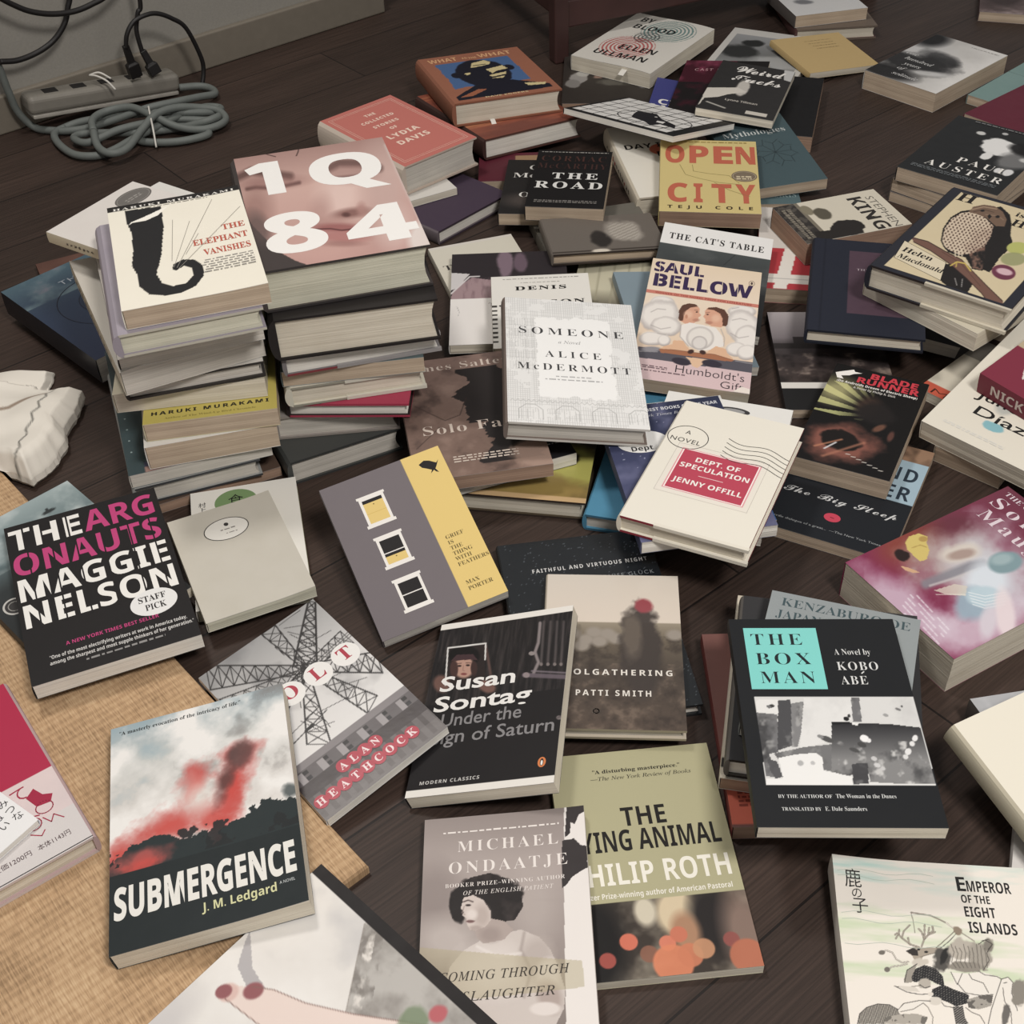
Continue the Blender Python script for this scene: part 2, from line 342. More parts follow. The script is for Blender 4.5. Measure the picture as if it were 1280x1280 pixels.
# pose of every book: x, y, z, yaw, width, depth, thickness, tilt about its own x and y (metres, radians)
POSE = {
    'red_jp': (-0.4429, 0.6065, 0.012, 0.6146, 0.135, 0.195, 0.02, -0, 0),
    'red_back': (-0.507, 1.4044, 0, 0.4368, 0.132, 0.203, 0.012, -0, 0),
    'blue_the': (-0.485, 1.3218, 0.0127, 0.7646, 0.147, 0.217, 0.0313, 0, 0),
    'a10': (-0.3427, 1.0938, 0, 0.42, 0.1323, 0.203, 0.012, -0, 0),
    'a9': (-0.3523, 1.0972, 0.0127, 0.3229, 0.1279, 0.217, 0.0218, 0, 0),
    'a8': (-0.3481, 1.1091, 0.0352, 0.3082, 0.1438, 0.235, 0.0158, 0, -0),
    'a7': (-0.3195, 1.0971, 0.0518, 0.2259, 0.1311, 0.203, 0.0277, 0, -0),
    'a6': (-0.3079, 1.1022, 0.0801, 0.1397, 0.1319, 0.203, 0.021, 0, -0),
    'a5': (-0.3263, 1.1262, 0.1018, 0.1202, 0.1488, 0.21, 0.0221, 0, 0),
    'a4': (-0.3275, 1.1155, 0.1246, 0.2453, 0.1334, 0.203, 0.018, -0, 0),
    'a3b': (-0.348, 1.1184, 0.1434, 0.4284, 0.1397, 0.2328, 0.0267, 0, 0),
    'a3': (-0.3283, 1.1044, 0.1708, 0.3141, 0.138, 0.203, 0.0121, 0, -0),
    'w_behind': (-0.3724, 1.2363, 0.184, 0.9597, 0.132, 0.115, 0.009, 0, 0),
    'w_white': (-0.3765, 1.2059, 0.194, 0.9867, 0.1268, 0.15, 0.0123, 0, -0.0001),
    'lavender': (-0.3113, 1.0736, 0.2071, 0.2861, 0.1303, 0.212, 0.0239, 0, 0),
    'elephant': (-0.301, 1.0745, 0.2317, 0.2706, 0.1309, 0.1994, 0.0199, 0, -0),
    'b8': (-0.2138, 1.1325, 0, 0.4319, 0.1237, 0.21, 0.0297, -0, 0),
    'b7': (-0.1845, 1.1423, 0.0304, 0.0774, 0.1272, 0.175, 0.028, 0, -0),
    'b6': (-0.1574, 1.1385, 0.0591, -0.0653, 0.1253, 0.185, 0.017, -0, -0),
    'b5': (-0.1703, 1.1625, 0.0768, 0.1793, 0.138, 0.217, 0.0239, 0, 0),
    'b4': (-0.1667, 1.1615, 0.1014, 0.1122, 0.1446, 0.217, 0.018, 0, -0),
    'b3': (-0.1657, 1.1598, 0.1201, 0.2265, 0.157, 0.217, 0.0221, -0, -0),
    'b2': (-0.1618, 1.1601, 0.1429, 0.1688, 0.1593, 0.235, 0.047, 0, 0),
    'q84': (-0.1761, 1.1822, 0.1907, 0.2369, 0.1636, 0.2458, 0.0452, 0, 0),
    'green_circle': (-0.2597, 0.9135, 0, 0.1902, 0.1077, 0.172, 0.014, 0, 0),
    'pamphlet': (-0.2624, 0.881, 0.0147, 0.4041, 0.1037, 0.152, 0.0119, -0, 0),
    'under_argo': (-0.4322, 0.8741, 0.012, 0.7556, 0.1449, 0.225, 0.0119, 0, -0),
    'argo': (-0.3852, 0.8403, 0.0246, 0.37, 0.1459, 0.2188, 0.0162, -0, -0),
    'yellowgreen': (0.0276, 1.0464, 0, -0.1944, 0.132, 0.2, 0.0236, 0, 0),
    'under_solo': (-0.0233, 1.0599, 0.0243, 0.3284, 0.132, 0.18, 0.0153, -0, -0),
    'solo': (-0.0394, 1.0508, 0.0403, 0.1446, 0.1368, 0.203, 0.0161, -0, -0),
    'w_h': (-0.0132, 1.3815, 0, 0.2692, 0.1132, 0.203, 0.0118, -0, 0),
    'pico': (0.1384, 1.3698, 0, -0.1831, 0.0922, 0.122, 0.0119, -0, -0),
    'photo_tn': (0.0088, 1.322, 0.0125, -0.0112, 0.1443, 0.2047, 0.0122, -0, -0),
    'denis': (0.0456, 1.2499, 0.0254, 0.0018, 0.1171, 0.152, 0.0237, -0, -0),
    'grey_rect': (0.1232, 1.4912, 0, 0.1955, 0.15, 0.1, 0.018, 0, -0),
    'red_mc': (0.04, 1.6739, 0, -0.031, 0.132, 0.085, 0.018, 0, 0),
    'mc_o': (0.0607, 1.5776, 0.0187, -0.1188, 0.107, 0.155, 0.0167, 0, 0),
    'purple': (-0.1105, 1.6189, 0, 0.7961, 0.1367, 0.217, 0.0199, 0, 0),
    'blue_letters': (-0.1614, 1.6531, 0.0206, 0.4744, 0.132, 0.203, 0.01, 0, 0),
    'lydia': (-0.1385, 1.6937, 0.0313, 0.6912, 0.1261, 0.199, 0.0417, 0, -0),
    'redbrown': (0.0039, 1.826, 0.0103, 0.4958, 0.1606, 0.2171, 0.0302, -0.0655, 0.0401),
    'what': (-0.0082, 1.8719, 0.0378, 0.2878, 0.1634, 0.2133, 0.0341, -0.0723, 0.0257),
    'road': (0.097, 1.5572, 0.0361, -0.1621, 0.1026, 0.1623, 0.0198, 0, 0),
    'light_blue': (0.2115, 1.2642, 0.0084, 0.0885, 0.132, 0.203, 0.012, 0.0235, 0.0911),
    'kis': (0.3686, 1.609, 0, -0.0601, 0.09, 0.13, 0.012, 0, 0),
    'cross': (0.3945, 1.41, 0, -0.1951, 0.132, 0.203, 0.02, -0, 0),
    'grey_hc': (0.131, 1.4374, 0.0227, 0.1308, 0.1464, 0.09, 0.0161, 0.0083, 0.0555),
    'cats': (0.251, 1.3249, 0.0258, -0.2534, 0.1381, 0.203, 0.0121, 0.0613, 0.0892),
    'cyan': (0.1731, 1.0036, 0, -0.2948, 0.147, 0.2121, 0.0199, -0, 0),
    'bellow': (0.2205, 1.2109, 0.0325, -0.2267, 0.1305, 0.2271, 0.0165, 0.0624, 0.0735),
    'faithful': (0.0695, 0.7866, 0, 0.1071, 0.1466, 0.2227, 0.0144, -0, 0),
    'blue_pb': (0.1751, 0.9805, 0.0206, 0.1162, 0.1318, 0.203, 0.014, -0, -0),
    'white_eye': (0.2014, 0.969, 0.0353, -0.338, 0.132, 0.203, 0.01, -0, -0),
    'star': (0.1679, 0.9459, 0.046, 0.1235, 0.1289, 0.203, 0.014, -0, 0),
    'big_sleep': (0.3387, 0.9561, 0, -0.5055, 0.132, 0.1767, 0.0137, 0, -0),
    'someone': (0.0683, 1.0858, 0.07, -0.0123, 0.1406, 0.2196, 0.0219, 0.0165, 0.1204),
    'dept': (0.1936, 0.9105, 0.0607, -0.4597, 0.1206, 0.1879, 0.0197, -0, -0),
    'landscape': (0.3714, 1.1797, 0, -0.0727, 0.1249, 0.1927, 0.0118, 0, 0),
    'm_book': (0.5375, 1.1197, 0, -0.8598, 0.107, 0.13, 0.012, -0, -0),
    'blade': (0.3675, 1.0326, 0.0144, -0.4866, 0.1001, 0.1749, 0.024, 0, -0),
    'under_navy': (0.4681, 1.273, 0.0138, -0.2247, 0.135, 0.15, 0.016, -0, 0.2053),
    'stephen': (0.4346, 1.4353, 0.0207, -1.3042, 0.0979, 0.144, 0.0296, 0, 0),
    'navy': (0.4213, 1.2497, 0.0439, -0.2487, 0.1264, 0.203, 0.0179, 0, 0),
    'dark_right': (0.6795, 1.2579, 0, -0.7685, 0.132, 0.203, 0.024, -0, -0),
    'under_hawk': (0.5405, 1.2335, 0.0625, -0.9306, 0.1511, 0.21, 0.0221, 0, 0),
    'under_diaz': (0.5146, 1.0322, 0.0112, -0.753, 0.0722, 0.1402, 0.0219, 0.1607, -0),
    'diaz': (0.5495, 1.0369, 0.0385, -0.8254, 0.14, 0.21, 0.024, 0.1603, 0.0116),
    'nick': (0.5795, 1.0056, 0.0631, 0.6149, 0.107, 0.172, 0.026, 0.0326, -0.1574),
    'teal_right': (0.8482, 1.8746, 0, -0.8423, 0.132, 0.203, 0.014, -0, -0),
    'crimson': (0.812, 1.7689, 0.0147, -0.9177, 0.132, 0.203, 0.014, 0, -0),
    'auster_c': (0.6516, 1.589, 0, -0.7646, 0.132, 0.203, 0.014, -0, 0),
    'auster_b': (0.654, 1.5851, 0.0147, -0.8142, 0.132, 0.203, 0.018, 0, 0),
    'auster': (0.6513, 1.5829, 0.0334, -0.7101, 0.1395, 0.1929, 0.0199, -0, 0),
    'hawk': (0.5375, 1.2406, 0.0853, -0.6961, 0.1578, 0.2192, 0.0302, 0, 0),
    'maugham': (0.4225, 0.8051, 0, -1.0832, 0.1367, 0.2023, 0.0422, -0, -0),
    'portrait': (0.1935, 1.9894, 0, -0.0852, 0.16, 0.2, 0.01, 0, 0),
    'black_r': (0.4213, 1.8345, 0, -0.2906, 0.14, 0.21, 0.024, -0, 0),
    'myth': (0.3767, 1.6568, 0.0197, 0.1699, 0.115, 0.19, 0.016, 0.059, -0.0244),
    'day_is': (0.2375, 1.6584, 0, 0.121, 0.122, 0.2184, 0.03, -0, 0),
    'open_city': (0.2835, 1.5566, 0.0309, -0.1261, 0.131, 0.186, 0.0217, 0.0559, 0.0132),
    'ci_ma': (0.2964, 1.8782, 0.0067, -0.2489, 0.107, 0.12, 0.01, -0, 0.1253),
    'photo_white': (0.4488, 2.0521, 0, -0.4621, 0.155, 0.185, 0.012, -0, -0),
    'cast': (0.3479, 1.8779, 0.0239, -0.2908, 0.132, 0.203, 0.01, 0.0012, -0.0602),
    'bird': (0.2206, 1.7321, 0.0504, -0.8294, 0.2046, 0.1394, 0.008, -0.2063, -0.0941),
    'weird': (0.3767, 1.8144, 0.0445, -0.3556, 0.1133, 0.2035, 0.0118, -0.0543, 0.0654),
    'by_blood': (0.2514, 2.0658, 0.0107, -0.6386, 0.1479, 0.2134, 0.0241, 0, -0),
    'top2': (0.5815, 2.2225, 0, 0.0431, 0.1376, 0.2, 0.0222, -0, 0),
    'top1': (0.5581, 2.2393, 0.0229, 0.1893, 0.1296, 0.203, 0.02, 0, 0),
    'envelope': (0.5426, 2.0269, 0.0105, 0.3611, 0.1331, 0.1226, 0.0099, 0.0859, 0.0793),
    'solitude': (0.7019, 1.9429, 0, -0.8597, 0.1296, 0.1991, 0.0299, -0, -0),
    'top_right': (0.9401, 2.2584, 0, -0.3206, 0.132, 0.203, 0.016, -0, 0),
    'red_pb': (0.2278, 0.6594, 0, -0.0232, 0.132, 0.2015, 0.016, -0, -0),
    'cream': (0.2414, 0.6798, 0.0167, -0.2309, 0.132, 0.203, 0.014, 0, -0),
    'black_hc': (0.2513, 0.6674, 0.0314, -0.2289, 0.147, 0.1796, 0.0215, -0, -0),
    'oe': (0.2536, 0.6679, 0.0536, -0.3484, 0.1237, 0.148, 0.0179, 0, 0),
    'box': (0.236, 0.6096, 0.0722, -0.0566, 0.1339, 0.2014, 0.013, -0, 0),
    'wool': (0.0829, 0.7395, 0.0151, -0.0835, 0.1195, 0.1794, 0.013, -0, -0),
    'grief': (-0.0954, 0.8735, 0.0338, 0.3942, 0.123, 0.1724, 0.0135, 0.309, -0.1291),
    'dying': (0.0926, 0.5434, 0, 0.0634, 0.132, 0.1984, 0.0099, 0, 0),
    'sontag': (-0.0186, 0.6864, 0.0182, -0.1444, 0.1251, 0.1895, 0.0138, -0, -0.2944),
    'volt': (-0.1697, 0.6974, 0.0147, 0.6758, 0.1232, 0.1992, 0.0091, -0.0079, -0.1164),
    'ond': (-0.0169, 0.4799, 0.0063, -0.0122, 0.1255, 0.203, 0.0099, 0.0062, -0.0907),
    'folder': (-0.1231, 0.3546, 0.0119, 0.7922, 0.215, 0.3, 0.004, 0.0237, -0.078),
    'sub': (-0.247, 0.5828, 0.02, 0.1994, 0.1452, 0.2104, 0.018, -0.0057, -0.1016),
    'white_jp': (-0.4665, 0.5816, 0.0327, 0.9304, 0.105, 0.15, 0.006, 0, 0),
    'emperor': (0.2849, 0.4151, 0, -0.119, 0.1395, 0.21, 0.02, 0, 0),
    'pale_right': (0.4242, 0.5376, 0, -0.3819, 0.1, 0.09, 0.012, -0, 0),
    'small_grey': (0.4246, 0.6295, 0.0077, 0.1907, 0.09, 0.09, 0.02, -0.1039, 0.0672),
    'white_right': (0.4431, 0.5463, 0.0251, 0.4306, 0.147, 0.217, 0.022, 0.1887, 0.0206),
}

# sketch sheet of a cover picture: projective map from cover fractions to sheet units
SHEET = {
    'hawk': (0.41864, -0.33827, 0.73463, 0.12709, 0.25621, 0.040446, -0.049791, -0.082768, 1),
    'q84': (0.52806, 0.076744, 0.033512, -0.076284, 0.32857, 0.10822, 0.020959, -0.13043, 1),
    'maugham': (0.34847, -0.58747, 0.52344, 0.2919, 0.26649, -0.093827, -0.073855, -0.05796, 1),
    'bellow': (0.65617, -0.19473, 0.57398, 0.087155, 0.62428, 0.307, -0.0098685, -0.10206, 1),
    'sontag': (0.36237, -0.15211, 0.45573, -0.059983, 0.43963, 0.097595, -0.032277, -0.12197, 1),
    'ond': (0.46287, -0.087632, 0.40557, -0.046227, 0.5481, 0.67583, -0.008813, -0.15152, 1),
    'emperor': (1.1633, 0.15236, 0.094103, 0.066723, 1.47, 0.15357, -0.013042, -0.16421, 1),
    'box': (0.4494, 0.051239, 0.11185, -0.0018377, 0.46744, 0.16352, -0.0054186, -0.14384, 1),
}

# ------------------------------------------------------------------ book builder
def grid_slab(xs, ys, z0, z1, Z, edge_col, under=True):
    """top grid carrying the artwork + skirt + bottom; returns verts, faces, colours and number of top faces"""
    nx, ny = len(xs), len(ys)
    X, Y = np.meshgrid(xs, ys)
    top = np.column_stack([X.ravel(), Y.ravel(), np.full(X.size, z1)])
    idx = np.arange(nx * ny).reshape(ny, nx)
    q = np.stack([idx[1:, :-1], idx[1:, 1:], idx[:-1, 1:], idx[:-1, :-1]], -1).reshape(-1, 4)
    ring = list(idx[0, :]) + list(idx[1:, -1]) + list(idx[-1, -2::-1]) + list(idx[-2:0:-1, 0])
    n0 = len(top); R = top[ring]; lo = R.copy(); lo[:, 2] = z0
    V = np.vstack([top, R, lo]); n = len(ring)
    F = q.tolist()
    for i in range(n):
        j = (i + 1) % n; F.append([n0 + i, n0 + n + i, n0 + n + j, n0 + j][::-1])
    if under: F.append([n0 + n + i for i in range(n)])
    C = np.vstack([Z.reshape(-1, 3), np.tile(edge_col, (2 * n, 1))])
    return V, F, C, len(q)

def warped(V, w, d, t, warp):
    if warp is None: return V
    V = V.copy(); V[:, 2] += warp(V[:, 0] / w + .5, V[:, 1] / d + .5) * np.clip(V[:, 2] / t, 0, 1) ** 1.5
    return V

def strip_prism(prof, ys):
    """closed profile in x-z extruded along y through all ys"""
    n = len(prof); V = []; F = []
    for y in ys: V += [(x, y, z) for x, z in prof]
    for k in range(len(ys) - 1):
        for i in range(n):
            j = (i + 1) % n; F.append([k * n + i, k * n + j, (k + 1) * n + j, (k + 1) * n + i])
    F.append(list(range(n))[::-1]); F.append([(len(ys) - 1) * n + i for i in range(n)])
    return np.array(V, float), F

def book(key, label, kind='pb', art=None, base=(60, 60, 60), spine=None, back=None, board=None, pages='cream', mat='satin', res=1.6,
         group='books strewn across the floor', spine_ink=None, warp=None, right=False, bulge=None, page_in=None, cat='book', name=None, flap=None):
    x, y, z, yaw, w, d, t, rx, ry = POSE[key]
    root = bpy.data.objects.new(name or ('hardcover_book' if kind == 'hc' else 'paperback_book'), None)
    root.empty_display_size = .05; col.objects.link(root)
    root.matrix_world = Matrix.Translation((x, y, z)) @ Euler((0, 0, yaw)).to_matrix().to_4x4() @ Euler((rx, 0, 0)).to_matrix().to_4x4() @ Euler((0, ry, 0)).to_matrix().to_4x4()
    tag(root, label, cat, group)
    A = Art(w, d, base, res)
    if art: art(A)
    hc = kind == 'hc'
    th = .0026 if hc else .0004
    if t < .008: th = min(th, .0012)
    spine = spine if spine is not None else base; back = back if back is not None else spine
    edge = board if board is not None else (spine if hc else (np.array(base) * .5 + 110))
    M = MAT_PRINT[mat]
    m = (.0028 if hc else 0.0) if page_in is None else page_in
    sx = -1. if not right else 1.           # side the spine is on
    sp_in = .004 if hc else .0006            # room the spine takes from the width
    # front cover with its artwork
    U = np.linspace(0, 1, A.nx + 1); Vv = np.linspace(0, 1, A.ny + 1)
    xs = (U - .5) * w; ys = (.5 - Vv) * d
    Z = A.a
    V, F, C, ntop = grid_slab(xs, ys, t - th, t, ink(Z), ink(edge), warp is None)
    for k, (uv, f, c) in enumerate(A.ink):
        P = np.column_stack([(uv[:, 0] - .5) * w, (.5 - uv[:, 1]) * d, np.full(len(uv), t + .00010 + .000010 * min(k, 90))])
        b0 = len(V); V = np.vstack([V, P]); F += [[i + b0 for i in ff] for ff in f]
        C = np.vstack([C, np.tile(ink(c), (len(uv), 1))])
    link_mesh('front_cover', warped(V, w, d, t, warp), F, M, root, C, smooth_n=ntop)
    # back cover
    x0, x1 = -w / 2, w / 2
    gx = np.linspace(x0, x1, 3); gy = np.linspace(d / 2, -d / 2, 3)
    V, F, C, _ = grid_slab(gx, gy, 0, th, np.tile(ink(back), (9, 1)).reshape(3, 3, 3), ink(edge))
    link_mesh('back_cover', V, F, M, root, C)
    # spine
    bl = bulge if bulge is not None else (min(.006, t * .16) if hc else .0006)
    n = 10; prof = []
    for i in range(n + 1):
        a = i / n; zz = a * t; xo = bl * (1 - (2 * a - 1) ** 2) if not hc else bl * math.sqrt(max(0, 1 - (2 * a - 1) ** 2))
        prof.append((sx * (w / 2 + xo), zz))
    for i in range(n, -1, -1):
        prof.append((sx * (w / 2 - (.0010 if hc else .0004)), th + (t - 2 * th) * i / n))
    ysp = np.linspace(-d / 2, d / 2, 17)
    V, F = strip_prism(prof if sx > 0 else prof[::-1], ysp)
    C = np.tile(ink(spine), (len(V), 1))
    if spine_ink:
        for (txt, pos, h, zc, st, cc) in spine_ink:
            if txt == '@':                       # an ink splash instead of lettering
                r9 = np.random.default_rng(st + 11); an = np.linspace(0, 2 * math.pi, 14, endpoint=False); rr = h / 2 * r9.uniform(.25, 1.0, 14)
                yy = d / 2 - pos - rr * np.cos(an); zz = zc * t + rr * np.sin(an) * .9; f = [tuple(range(14))]
            else:
                vv, f = glyphs(txt, st, 1.0); k = h / .70
                if not f: continue
                yy = d / 2 - pos - (vv[:, 0] - vv[:, 0].min()) * k; zz = zc * t - h / 2 + vv[:, 1] * k
            a = np.clip(zz / t, 0, 1); xo = bl * (np.sqrt(np.clip(1 - (2 * a - 1) ** 2, 0, 1)) if hc else (1 - (2 * a - 1) ** 2))
            P = np.column_stack([sx * (w / 2 + xo + .00025), yy, zz]); b0 = len(V)
            V = np.vstack([V, P]); F += [[i + b0 for i in ff] for ff in f]; C = np.vstack([C, np.tile(lin(cc), (len(P), 1))])
    link_mesh('spine', warped(V, w, d, t, warp), F, M, root, C)
    # page block: outline with a hollow fore edge on hardcovers, slightly wavy sides
    rng = np.random.default_rng(sum(map(ord, key)))
    xl = -w / 2 + (.001 if sx < 0 else m); xr = w / 2 - (.001 if sx > 0 else m)
    yb, yt = -d / 2 + m, d / 2 - m
    e = .00015 if not hc else 0
    ns = 14; rows = 5 if t > .01 else 3
    zs = np.linspace(th, t - th, rows)
    V = []
    for k, zz in enumerate(zs):
        a = (zz - th) / max(t - 2 * th, 1e-6) * 2 - 1
        jit = rng.normal(0, .00016, 2) if 0 < k < rows - 1 else (0, 0)
        hol = (min(.004, t * .14) * (1 - a * a)) if hc else 0
        ring = [(xx, yb + e + jit[0]) for xx in np.linspace(xl, xr - (hol if sx < 0 else 0), ns)]
        ring += [((xr - e - (hol if sx < 0 else 0)), yy) for yy in np.linspace(yb + e, yt - e, ns)[1:]]
        ring += [(xx, yt - e + jit[1]) for xx in np.linspace(xr - (hol if sx < 0 else 0), xl, ns)[1:]]
        ring += [(xl + (hol if sx > 0 else 0), yy) for yy in np.linspace(yt - e, yb + e, ns)[1:-1]]
        V += [(px, py, zz) for px, py in ring]
    n = len(ring); F = []
    for k in range(rows - 1):
        for i in range(n):
            j = (i + 1) % n; F.append([k * n + i, k * n + j, (k + 1) * n + j, (k + 1) * n + i])
    F.append(list(range(n))[::-1])
    V = warped(np.array(V), w, d, t, warp)
    if warp is None: F.append([(rows - 1) * n + i for i in range(n)])
    else:                                     # the lid of a bent block sits a little lower than its rim
        zc = V[(rows - 1) * n:, 2].min() - .0015; k0 = len(V); V = np.vstack([V, np.column_stack([V[(rows - 1) * n:, 0] * .985, V[(rows - 1) * n:, 1] * .985, np.full(n, zc)])])
        for i in range(n):
            j = (i + 1) % n; F.append([(rows - 1) * n + i, (rows - 1) * n + j, k0 + j, k0 + i])
        F.append([k0 + i for i in range(n)])
    link_mesh('page_block', V, F, PAGES[pages], root)
    if flap:                                  # turned-in ends of the paper jacket, lying over both boards
        fc, u0 = flap; V = []; F = []
        for z0, z1 in ((-.0001, th + .0009), (t - th - .0009, t + .00005)):
            b0 = len(V); xa, xb = (u0 - .5) * w, w / 2 + .0006
            V += [(xx, yy, zz) for zz in (z0, z1) for xx, yy in ((xa, -d / 2 - .0007), (xb, -d / 2 - .0007), (xb, -d / 2 + .003), (xa, -d / 2 + .003))]
            F += [[b0 + i for i in q] for q in ((0, 3, 2, 1), (4, 5, 6, 7), (0, 1, 5, 4), (1, 2, 6, 5), (2, 3, 7, 6), (3, 0, 4, 7))]
        link_mesh('jacket_flap', V, F, M, root, np.tile(ink(fc), (len(V), 1)))
    return root

# ------------------------------------------------------------------ cover artwork and the books
BLK = (28, 27, 28); WHT = (232, 229, 222); CRM = (226, 219, 200)
SL = 'books in the tall left stack'; SR = 'books in the tall stack right of it'; SB = 'books stacked under the torn-paper collage cover'
SA = 'books stacked under the black and white portrait cover'

def a_elephant(A):
    A.mix((236, 231, 215), A.fbm(4, 2) * .5)
    A.rect(0, 0, 1, .055, (38, 36, 36)); A.T('HARUKI MURAKAMI', .5, .047, .022, 'serifb', (225, 222, 214), .92, 'C', 1.3)
    A.fine(.25, .75, .068, .006, (90, 86, 80), 3)
    k = (36, 36, 38)
    A.poly([(.13, .06), (.40, .075), (.385, .30), (.36, .42), (.335, .55), (.30, .66), (.28, .70), (.14, .70), (.115, .62), (.14, .48), (.15, .30), (.125, .18)], k)
    A.poly([(.14, .68), (.285, .68), (.275, .74), (.30, .82), (.37, .865), (.46, .86), (.52, .80), (.52, .735), (.47, .70), (.41, .735), (.385, .715), (.40, .67), (.47, .64), (.55, .66), (.60, .73), (.59, .82), (.52, .90), (.42, .935), (.30, .935), (.20, .90), (.145, .82)], k)
    A.poly([(.14, .215), (.17, .20), (.26, .20), (.36, .165), (.46, .075), (.43, .09), (.33, .13), (.24, .165), (.16, .19)], (238, 234, 222))
    for p, q in (((.40, .70), (.58, .28)), ((.42, .71), (.78, .10)), ((.43, .72), (.97, .23)), ((.395, .64), (.46, .24)), ((.5, .6), (.62, .42))): A.Ln([p, q], .5, (150, 145, 135))
    r = (196, 84, 66)
    A.T('THE', .965, .43, .052, 'serifb', r, .17, 'R'); A.T('ELEPHANT', .965, .535, .055, 'serifb', r, .40, 'R'); A.T('VANISHES', .965, .64, .055, 'serifb', r, .34, 'R')
    for i in range(6): A.fine(.62 - .01 * (i % 3), .965, .69 + i * .022, .009, (150, 146, 140), i)
def a_1q84(A):
    A.grad([(0, (168, 128, 120)), (.35, (206, 165, 154)), (.7, (196, 152, 143)), (1, (188, 142, 134))])
    A.sheet('q84'); s = A.fbm(1.2, 4)
    A.o(410, 235, 75, 95, (222, 190, 180), 1.2, 10, .9); A.o(330, 420, 150, 60, (206, 160, 150), 1.2, 0, .6); A.o(110, 300, 55, 110, (150, 108, 100), 1.1, 0, .7); A.o(560, 200, 70, 160, (196, 164, 156), 1.1, 0, .7); A.o(600, 350, 60, 70, (216, 184, 176), 1, 0, .7)
    A.o(440, 296, 60, 16, (128, 82, 76), 1.0, -8, .85); A.o(425, 302, 14, 8, (88, 52, 50), .8, 0, .8); A.o(478, 282, 16, 22, (176, 128, 120), 1, 0, .8); A.o(385, 330, 60, 18, (176, 128, 120), 1.1, 0, .7); A.o(330, 300, 36, 60, (178, 134, 126), 1.1, 20, .6)
    A.b([(50, 172), (95, 150), (150, 158), (230, 168)], 26, (92, 62, 58), .85, 16); A.b([(80, 212), (110, 206), (160, 208), (215, 200), (262, 190)], 12, (84, 52, 50), .85, 9); A.o(165, 190, 110, 22, (150, 104, 98), 1., -4, .6)
    A.b([(345, 150), (400, 122), (470, 122), (540, 140)], 26, (92, 64, 60), .85, 16); A.b([(370, 178), (430, 172), (500, 166)], 14, (84, 54, 52), .8, 10); A.o(430, 155, 90, 34, (150, 106, 100), 1., 0, .5)
    A.o(400, 348, 92, 15, (158, 92, 90), .8, 1, .9); A.o(410, 378, 88, 18, (178, 112, 108), .8, 2, .85); A.b([(318, 352), (370, 350), (410, 356), (470, 348)], 4, (86, 42, 44), .9, 3); A.o(410, 402, 70, 10, (150, 102, 96), 1, 0, .6)
    m = A.polym(A.on([(60, 280), (100, 340), (140, 380), (190, 430), (250, 462), (330, 490), (100, 520)])); A.mix((60, 54, 54), m * .95); A.o(120, 350, 36, 60, (92, 76, 74), .9, -25, .7)
    A.b([(262, 62), (258, 82), (252, 96)], 4, (70, 48, 46)); A.b([(120, 76), (150, 92), (180, 100)], 3, (70, 48, 46)); A.o(690, 380, 45, 60, (222, 212, 206), .6, 20, .9); A.b([(726, 420), (560, 60)], 8, (206, 190, 184), .6, 8)
    A.done()
    w = (238, 236, 232)
    A.P([(.05, .125), (.15, .08), (.275, .08), (.275, .385), (.16, .385), (.16, .165), (.075, .18)], w)
    A.T('Q', .69, .385, .27, 'black', w, .48, 'C'); A.T('8', .255, .885, .305, 'black', w, .37, 'C'); A.T('4', .765, .915, .285, 'black', w, .43, 'C')
def a_lydia(A):
    A.mix((200, 108, 97), A.fbm(30, 4) * .4); c = (238, 206, 186)
    A.Ln([(.06, .05), (.94, .05), (.94, .95), (.06, .95)], .5, c, True); A.Ln([(.085, .068), (.915, .068), (.915, .932), (.085, .932)], .4, c, True)
    for t, v, h, w in (('THE', .19, .035, .14), ('COLLECTED', .285, .035, .44), ('STORIES', .385, .035, .34), ('OF', .475, .035, .09), ('LYDIA', .60, .058, .42), ('DAVIS', .72, .058, .42)): A.T(t, .5, v, h, 'black', c, w, 'C', 1.2)
def a_what(A):
    A.mix((150, 90, 66), A.fbm(8, 1) * .4); n = (A.fbm(9, 3) - .5) * .3
    m = (np.abs(A.U - .47 + n * .1) < .36) & (A.V > .17) & (A.V < .72 + n * .2); A.mix((66, 100, 152), m * 1.)
    k = (26, 26, 40); y = (204, 186, 130)
    A.ell(.47, .47, .25, .30, k, .05, 0, 1, n * .4); A.ell(.22, .45, .05, .06, k, .1); A.ell(.74, .42, .05, .06, k, .1); A.poly([(.3, .7), (.66, .68), (.95, .86), (.95, .93), (.05, .95), (.05, .88)], k)
    A.poly([(.45, .23), (.58, .2), (.62, .25), (.60, .30), (.5, .32), (.4, .33)], y); A.poly([(.52, .40), (.70, .36), (.72, .44), (.6, .46), (.55, .5)], y); A.poly([(.50, .53), (.68, .50), (.66, .55), (.52, .57)], y); A.poly([(.50, .60), (.64, .58), (.60, .62)], y)
    A.poly([(.30, .43), (.36, .42), (.35, .46), (.31, .47)], y); A.poly([(.08, .90), (.3, .78), (.38, .80), (.2, .9)], (160, 90, 60)); A.poly([(.74, .78), (.93, .82), (.9, .86), (.75, .84)], y)
    A.rect(.44, .28, .56, .3, k)
    for t, u, w in (('WHAT', .07, .28), ('THE', .46, .08), ('WHAT', .56, .33)): A.T(t, u, .13, .075 if t == 'WHAT' else .035, 'sansb', (216, 160, 110), w)
    A.T('IS', .40, .115, .03, 'sansb', (216, 160, 110), .05); A.T('DAVE EGGERS', .5, .965, .022, 'sansb', (216, 190, 140), .4, 'C')
